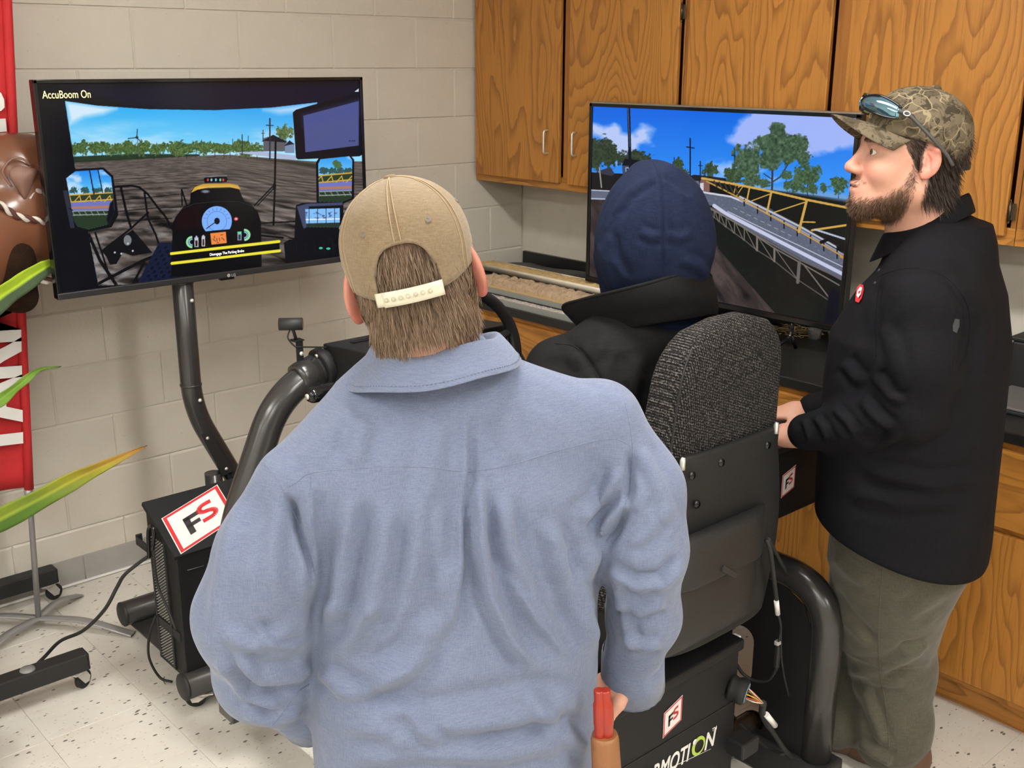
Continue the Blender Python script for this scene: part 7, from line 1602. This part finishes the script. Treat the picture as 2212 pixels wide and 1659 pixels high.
# straw and scraps under the right television
straw_m = nmat('dry_straw', (0.50, 0.36, 0.17), 0.8); r_ = random.Random(3); m = MB()
for k in range(120):
    a = r_.uniform(0, 6.28); x, y = -0.10+r_.gauss(0, 0.035), -1.60+r_.gauss(0, 0.05); L = r_.uniform(0.01, 0.04); z = CT+0.003+r_.uniform(0, 0.012); m.tube([(x, y, z), (x+L*math.cos(a), y+L*math.sin(a), z+r_.uniform(-0.002, 0.006))], 0.0012, 4)
tag(m.build('straw', straw_m), 'loose dry straw scattered on the counter below the road-scene screen', 'straw', kind='stuff')
clear = NT('clear_plastic'); clear = clear.out((0.85, 0.86, 0.86), None, 0.12, Transmission_Weight=0.85, IOR=1.3)
for k, (x, y) in enumerate(((-0.12, -1.70), (-0.10, -1.77))):
    m = MB(); m.lathe([(0.0, 0.001), (0.022, 0.001), (0.026, 0.035), (0.0275, 0.036), (0.0255, 0.035), (0.021, 0.003), (0.0, 0.003)], 24, Matrix.Translation((x, y, CT))); tag(m.build('plastic_cup', clear), ('clear plastic cup beside the straw on the counter', 'clear plastic cup next to the first, farther along the counter')[k], 'cup')
# things at the far right of the counter
gb = empty('storage_tote', (-0.2, -2.65, CT), 'black plastic tote with a grey lid at the end of the counter', 'tote')
MB().box((-0.21, -2.86, CT+0.001), (-0.03, -2.44, CT+0.15), 0.008).build('body', matte_black, gb); MB().box((-0.215, -2.865, CT+0.15), (-0.025, -2.435, CT+0.163), 0.004).build('lid', matte_black, gb)
lp = empty('laptop', (-0.40, -2.62, CT), 'closed grey laptop lying on the black counter behind the man in the polo', 'laptop')
MB().box((-0.47, -2.80, CT+0.001), (-0.24, -2.47, CT+0.012), 0.003).build('base', matte_black, lp); MB().box((-0.47, -2.80, CT+0.0125), (-0.24, -2.47, CT+0.021), 0.003).build('lid', nmat('laptop_grey', (0.17, 0.16, 0.16), 0.4, 0.3), lp)

# ================================================================== LEFT EDGE: banner, livestock model, maize plant
red_cloth = nmat('red_banner_cloth', (0.50, 0.018, 0.022), 0.75, bump=(500, 0.2)); bn = empty('banner', (-2.455, -0.255, 0), 'tall red banner with white lettering on a grey cross-foot stand by the block wall', 'banner')
def bedge(z): return -2.433+(z-0.495)*(2*0.059)*0.645
BY = -0.25; nz, nx = 40, 16; G = np.zeros((nz, nx, 3))
for i in range(nz):
    z = 0.505+(2.45-0.505)*i/(nz-1)
    for j in range(nx):
        u = j/(nx-1); G[i, j] = (bedge(z)+0.014-0.62*u, BY+0.012*math.sin(u*9+z*1.5)*min(1, u*4)+0.0, z+0.012*math.sin(u*6)*(1-i/nz))
o = MB().grid(G).build('cloth', red_cloth, bn); md = o.modifiers.new('s', 'SOLIDIFY'); md.thickness = 0.0015; o.data.shade_smooth(); cloth_b = o
sleeve = MB().tube([(bedge(z), BY, z) for z in np.linspace(0.50, 2.44, 12)], 0.015, 14).build('pole_sleeve', red_cloth, bn)
pole_b = MB().tube([(-2.458, BY-0.004, 0.03), (bedge(0.5), BY, 0.5), (bedge(1.5), BY, 1.5), (bedge(2.46), BY, 2.46)], 0.0095, 14).build('pole', steel_grey, bn)
q = Vector(PY(62, 1062, BY)); MB().tube([q+Vector((0, 0, -0.02)), q, q+Vector((0, 0, 0.012))], [0.013, 0.015, 0.011], 12).build('pole_knob', steel_grey, bn)
for px, py in ((288, 1371), (172, 1286), (-60, 1440), (-90, 1350)):
    e = PZ(px, py, 0.004); c0_ = np.array((-2.458, BY-0.004, 0.035)); md_ = (c0_*0.5+e*0.5)+np.array((0, 0, 0.020)); P_ = spline([c0_, md_, e], 8); m = MB(); d = Vector(e-c0_); sd = d.cross(Vector((0, 0, 1))).normalized(); GG = np.array([[np.array(p)+np.array(sd)*w+np.array((0, 0, h)) for w, h in ((-0.018, 0.0), (-0.014, 0.005), (0.014, 0.005), (0.018, 0.0), (0.014, -0.003), (-0.014, -0.003))] for p in P_]); m.grid(GG, True); m.build('foot', steel_grey, bn)
def vtext(body, zc, size, xr, bold):
    tm = text_mesh(body, size, bold=bold, extrude=0.0005); return place_mesh('lettering', tm, white_vinyl, (xr, BY-0.0185, zc), (0.075, 0, 1), (-1, 0, 0.075), cloth_b)
f0 = PY(42, 962, BY-0.02); f1 = PY(36, 640, BY-0.02); tm = text_mesh('FARM', 0.25, bold=0.012, extrude=0.0005); wt = max(v.co.x for v in tm.vertices); k_ = (f1[2]-f0[2])/wt
for v_ in tm.vertices: v_.co.x *= k_
place_mesh('lettering', tm, white_vinyl, (f0[0], BY-0.02, f0[2]), (f1-f0), (-1, 0, 0.08), cloth_b)
for poly_ in ([(-30, 196), (2, 200), (9, 215), (10, 232), (2, 240), (-30, 238)], [(-30, 258), (12, 256), (15, 284), (-30, 288)]): MB().prism([PY(x, y, BY-0.02) for x, y in poly_], (0, 0.001, 0)).build('letter_stroke', white_vinyl, cloth_b)

# livestock model on a wheeled stand
cow = empty('livestock_model', (-2.7, -0.38, 0), 'glossy brown livestock model with a drooping ear and striped rope behind the pole-mounted screen', 'animal model')
brown_gloss = nmat('brown_gloss_plastic', (0.17, 0.068, 0.036), 0.22, 0, 0.6); ear_m = nmat('ear_brown', (0.20, 0.105, 0.08), 0.55); hide_m = soil_mat('dark_hide', (0.008, 0.006, 0.005), (0.045, 0.022, 0.012), 40)
K = lambda x, y, d=-0.38: PY(x, y, d)
def cow_f(p):
    d = ell(p, K(20, 350), (0.13, 0.085, 0.085)); d = smin(d, ell(p, K(75, 330, -0.40), (0.060, 0.05, 0.045)), 0.03); d = smin(d, ell(p, K(95, 375, -0.40), (0.07, 0.06, 0.045)), 0.02)
    d = smin(d, chain(p, [K(40, 400), K(80, 490), K(95, 545)], [0.095, 0.095, 0.075], 0.05), 0.05); d = smin(d, rcone(p, K(60, 380), (-2.12, -0.36, 1.50), 0.09, 0.065), 0.05)
    d = smin(d, chain(p, [K(40, 450), (-2.75, -0.49, 1.22), (-3.35, -0.49, 1.18)], [0.10, 0.165, 0.17], 0.08), 0.06); return d
Vw, Fw = nets(cow_f, (-3.65, -0.72, 0.92), (-1.98, -0.12, 1.76), 0.010, 2); cb_ = np_mesh('body', Vw, Fw, brown_gloss, cow)
def hide_f(p): return smin(chain(p, [K(-70, 470, -0.44), K(0, 560, -0.44), K(45, 640, -0.44)], [0.09, 0.085, 0.05], 0.05), ell(p, K(-60, 600, -0.44), (0.16, 0.07, 0.11)), 0.05)
Vw, Fw = nets(hide_f, (-2.95, -0.62, 0.95), (-2.2, -0.28, 1.6), 0.009, 1); np_mesh('hide_cover', Vw, Fw, hide_m, cow)
eo = [(14, 366), (40, 352), (65, 360), (88, 364), (84, 376), (76, 390), (70, 412), (57, 437), (50, 432), (35, 408), (20, 392)]
m = MB(); cpt = K(48, 385, -0.52); 
for i in range(len(eo)):
    a, b = K(*eo[i], -0.495), K(*eo[(i+1) % len(eo)], -0.495); m.poly([cpt, a, b])
bmesh.ops.remove_doubles(m.bm, verts=m.bm.verts[:], dist=1e-5); eo_ = m.build('ear', ear_m, cow); md = eo_.modifiers.new('s', 'SOLIDIFY'); md.thickness = 0.010; sb_ = eo_.modifiers.new('u', 'SUBSURF'); sb_.levels = 2; sb_.render_levels = 2; eo_.data.shade_smooth()
MB().tube(spline([K(64, 430, -0.49), K(78, 412, -0.485), K(92, 418, -0.48)], 6), [0.004]*6+[0.009]*5+[0.006]*2, 8).build('ear_lining', nmat('pale_lining', (0.45, 0.38, 0.36), 0.6), cow)
MB().tube(spline([K(24, 402, -0.487), K(6, 372, -0.487), K(22, 346, -0.487), K(45, 342, -0.487), K(66, 356, -0.487)], 6), 0.0035, 8).build('ear_fold', ear_m, cow)
def rope(pts, name):
    P_ = spline(pts, 14); root = empty(name, tuple(P_[0]), 'brown and white twisted rope', None) if False else None
    for ph, mt in ((0, nmat('rope_white', (0.62, 0.58, 0.52), 0.8)), (math.pi, nmat('rope_brown', (0.09, 0.03, 0.025), 0.8))):
        Q = []
        for i, p in enumerate(P_):
            t = np.array(P_[min(i+1, len(P_)-1)])-np.array(P_[max(i-1, 0)]); t /= np.linalg.norm(t); u = np.cross(t, (0, 1, 0)); w = np.cross(t, u); a = i*0.42+ph; Q.append(np.array(p)+0.0052*(math.cos(a)*u+math.sin(a)*w))
        MB().tube(Q, 0.0062, 8).build('rope_strand', mt, cow)
rope([K(-40, 425, -0.51), K(0, 442, -0.51), K(35, 466, -0.51), K(70, 474, -0.505), K(105, 480, -0.49), K(150, 484, -0.47)], 'rope'); rope([K(40, 612, -0.50), K(75, 609, -0.50), K(120, 604, -0.49), K(170, 596, -0.47)], 'rope')
# wheeled stand of the model
for y, xe in ((-0.735, -2.477), (-0.085, -2.335)):
    o = MB().box((-3.35, y-0.028, 0.072), (xe, y+0.028, 0.128), 0.004).build('stand_bar', matte_black, cow)
    MB().box((xe-0.001, y-0.0265, 0.0735), (xe+0.004, y+0.0265, 0.1265), 0.002).build('bar_cap', gloss_black, o)
    for x in (xe-0.03, -3.28): caster(cow, x, y, 0.072, 0.5 if y < -0.5 else 0.2)
MB().box((-2.83, -0.71, 0.080), (-2.77, -0.11, 0.122), 0.003).build('stand_cross', matte_black, cow); MB().cyl((-2.80, -0.48, 0.12), (-2.80, -0.48, 1.10), 0.03, 18).build('stand_post', matte_black, cow)
q = PZ(20, 1402, 0.128); MB().lathe([(0, 0.006), (0.02, 0.005), (0.022, 0.0)], 18, Matrix.Translation((q[0], -0.735, 0.128))).build('bar_knob', nmat('knob_grey', (0.2, 0.2, 0.2), 0.4), cow)

# maize plant in a pot, its leaves reach into the picture
pl = empty('maize_plant', (-3.0, -0.98, 0), 'green maize plant whose long leaves reach past the red banner', 'plant')
MB().lathe([(0, 0.0), (0.10, 0.0), (0.12, 0.22), (0.128, 0.225), (0.128, 0.235), (0.115, 0.235), (0.105, 0.20), (0, 0.20)], 28, Matrix.Translation((-3.0, -0.98, 0.001))).build('pot', matte_black, pl); MB().lathe([(0, 0.21), (0.106, 0.205)], 24, Matrix.Translation((-3.0, -0.98, 0))).build('potting_soil', soil_b, pl)
stem_m = nmat('maize_stem', (0.16, 0.26, 0.06), 0.5); MB().tube([(-3.0, -0.98, 0.2), (-3.01, -0.97, 0.8), (-2.99, -0.97, 1.6)], [0.016, 0.013, 0.006], 12).build('stem', stem_m, pl)
leaf_m = NT('leaf_tint'); a_ = leaf_m.node('ShaderNodeVertexColor'); a_.layer_name = 'tint'; nn = leaf_m.noise(leaf_m.tc.outputs['Object'], 60, 3); leaf_m = leaf_m.out(leaf_m.mix(leaf_m.math('MULTIPLY', nn, 0.35), a_.outputs['Color'], (0.4, 0.5, 0.25), 'MULTIPLY'), None, 0.4, Specular_IOR_Level=0.5)
def leaf(pts, widths, cols, twist=0.0, upd=(0, 0.25, 1), cols2=None):
    C_ = spline(pts, 8); n = len(C_); ss = np.linspace(0, 1, n); wd = np.interp(ss, np.linspace(0, 1, len(widths)), widths); kc = np.array([[np.interp(s, np.linspace(0, 1, len(cols)), [c[i] for c in cols]) for i in range(3)] for s in ss]); kc2 = kc if cols2 is None else np.array([[np.interp(s, np.linspace(0, 1, len(cols2)), [c[i] for c in cols2]) for i in range(3)] for s in ss])
    V = []; col = []; nu = 9
    for i, p in enumerate(C_):
        t = np.array(C_[min(i+1, n-1)])-np.array(C_[max(i-1, 0)]); t /= np.linalg.norm(t); up_ = np.array(upd, float); s = up_-t*(up_@t); s /= np.linalg.norm(s); nrm_ = np.cross(t, s); a = twist*ss[i]; s, nrm_ = s*math.cos(a)+nrm_*math.sin(a), nrm_*math.cos(a)-s*math.sin(a)
        for k in range(nu):
            u = k/(nu-1)*2-1; V.append(np.array(p)+s*u*wd[i]+nrm_*(0.25*wd[i]*abs(u)**1.2+0.0035*math.sin(ss[i]*24+u*2)*abs(u))); col.append((kc[i] if u < 0 else kc2[i])*(1.0+(0.35 if abs(u) < 0.15 else 0)))
    idx = np.arange(n*nu).reshape(n, nu); F = np.stack([idx[:-1, :-1], idx[1:, :-1], idx[1:, 1:], idx[:-1, 1:]], -1).reshape(-1, 4); o = np_mesh('leaf', np.array(V), F, leaf_m, pl, colors=np.array(col)); md = o.modifiers.new('s', 'SOLIDIFY'); md.thickness = 0.0008; return o
gr_, yl_, orr_, dk_, lm_ = (0.10, 0.20, 0.035), (0.42, 0.40, 0.05), (0.48, 0.20, 0.05), (0.07, 0.11, 0.06), (0.42, 0.60, 0.04)
leaf([(-2.99, -0.97, 0.45), PY(-90, 1170, -0.72), PY(0, 1122, -0.62), PY(70, 1086, -0.55), PY(150, 1042, -0.50), PY(220, 1008, -0.46), PY(318, 962, -0.42)], [0.012, 0.032, 0.036, 0.034, 0.030, 0.020, 0.001], [gr_, gr_, gr_, (0.13, 0.24, 0.04), (0.24, 0.30, 0.05), yl_, orr_], 0.0, (0, 0.2, 1), [gr_, (0.22, 0.34, 0.05), (0.34, 0.44, 0.06), (0.30, 0.40, 0.06), yl_, (0.5, 0.33, 0.06), orr_])
leaf([(-3.0, -0.97, 0.75), PY(-60, 905, -0.72), PY(0, 864, -0.66), PY(45, 828, -0.60), PY(85, 799, -0.55), PY(132, 792, -0.50)], [0.010, 0.020, 0.018, 0.013, 0.007, 0.001], [gr_, (0.16, 0.30, 0.05), (0.22, 0.40, 0.06), (0.20, 0.36, 0.06), gr_])
leaf([(-3.0, -0.97, 1.05), PY(-80, 720, -0.72), PY(-10, 652, -0.62), PY(40, 616, -0.565), PY(90, 583, -0.515), PY(140, 555, -0.47)], [0.012, 0.034, 0.034, 0.031, 0.026, 0.004], [dk_, dk_, dk_, (0.09, 0.13, 0.07)], 0.0, (0, 0.15, 1), [lm_, lm_, lm_, lm_])
for k in range(3):
    a = 2.5+k*0.75; z = 0.6+0.30*k; leaf([(-3.0, -0.97, z), (-3.0+0.25*math.cos(a), -0.97+0.25*math.sin(a), z+0.25), (-3.0+0.5*math.cos(a), -0.97+0.5*math.sin(a), z+0.18), (-3.0+0.65*math.cos(a), -0.97+0.65*math.sin(a), z-0.05)], [0.012, 0.034, 0.03, 0.002], [gr_, gr_, (0.14, 0.26, 0.05)])
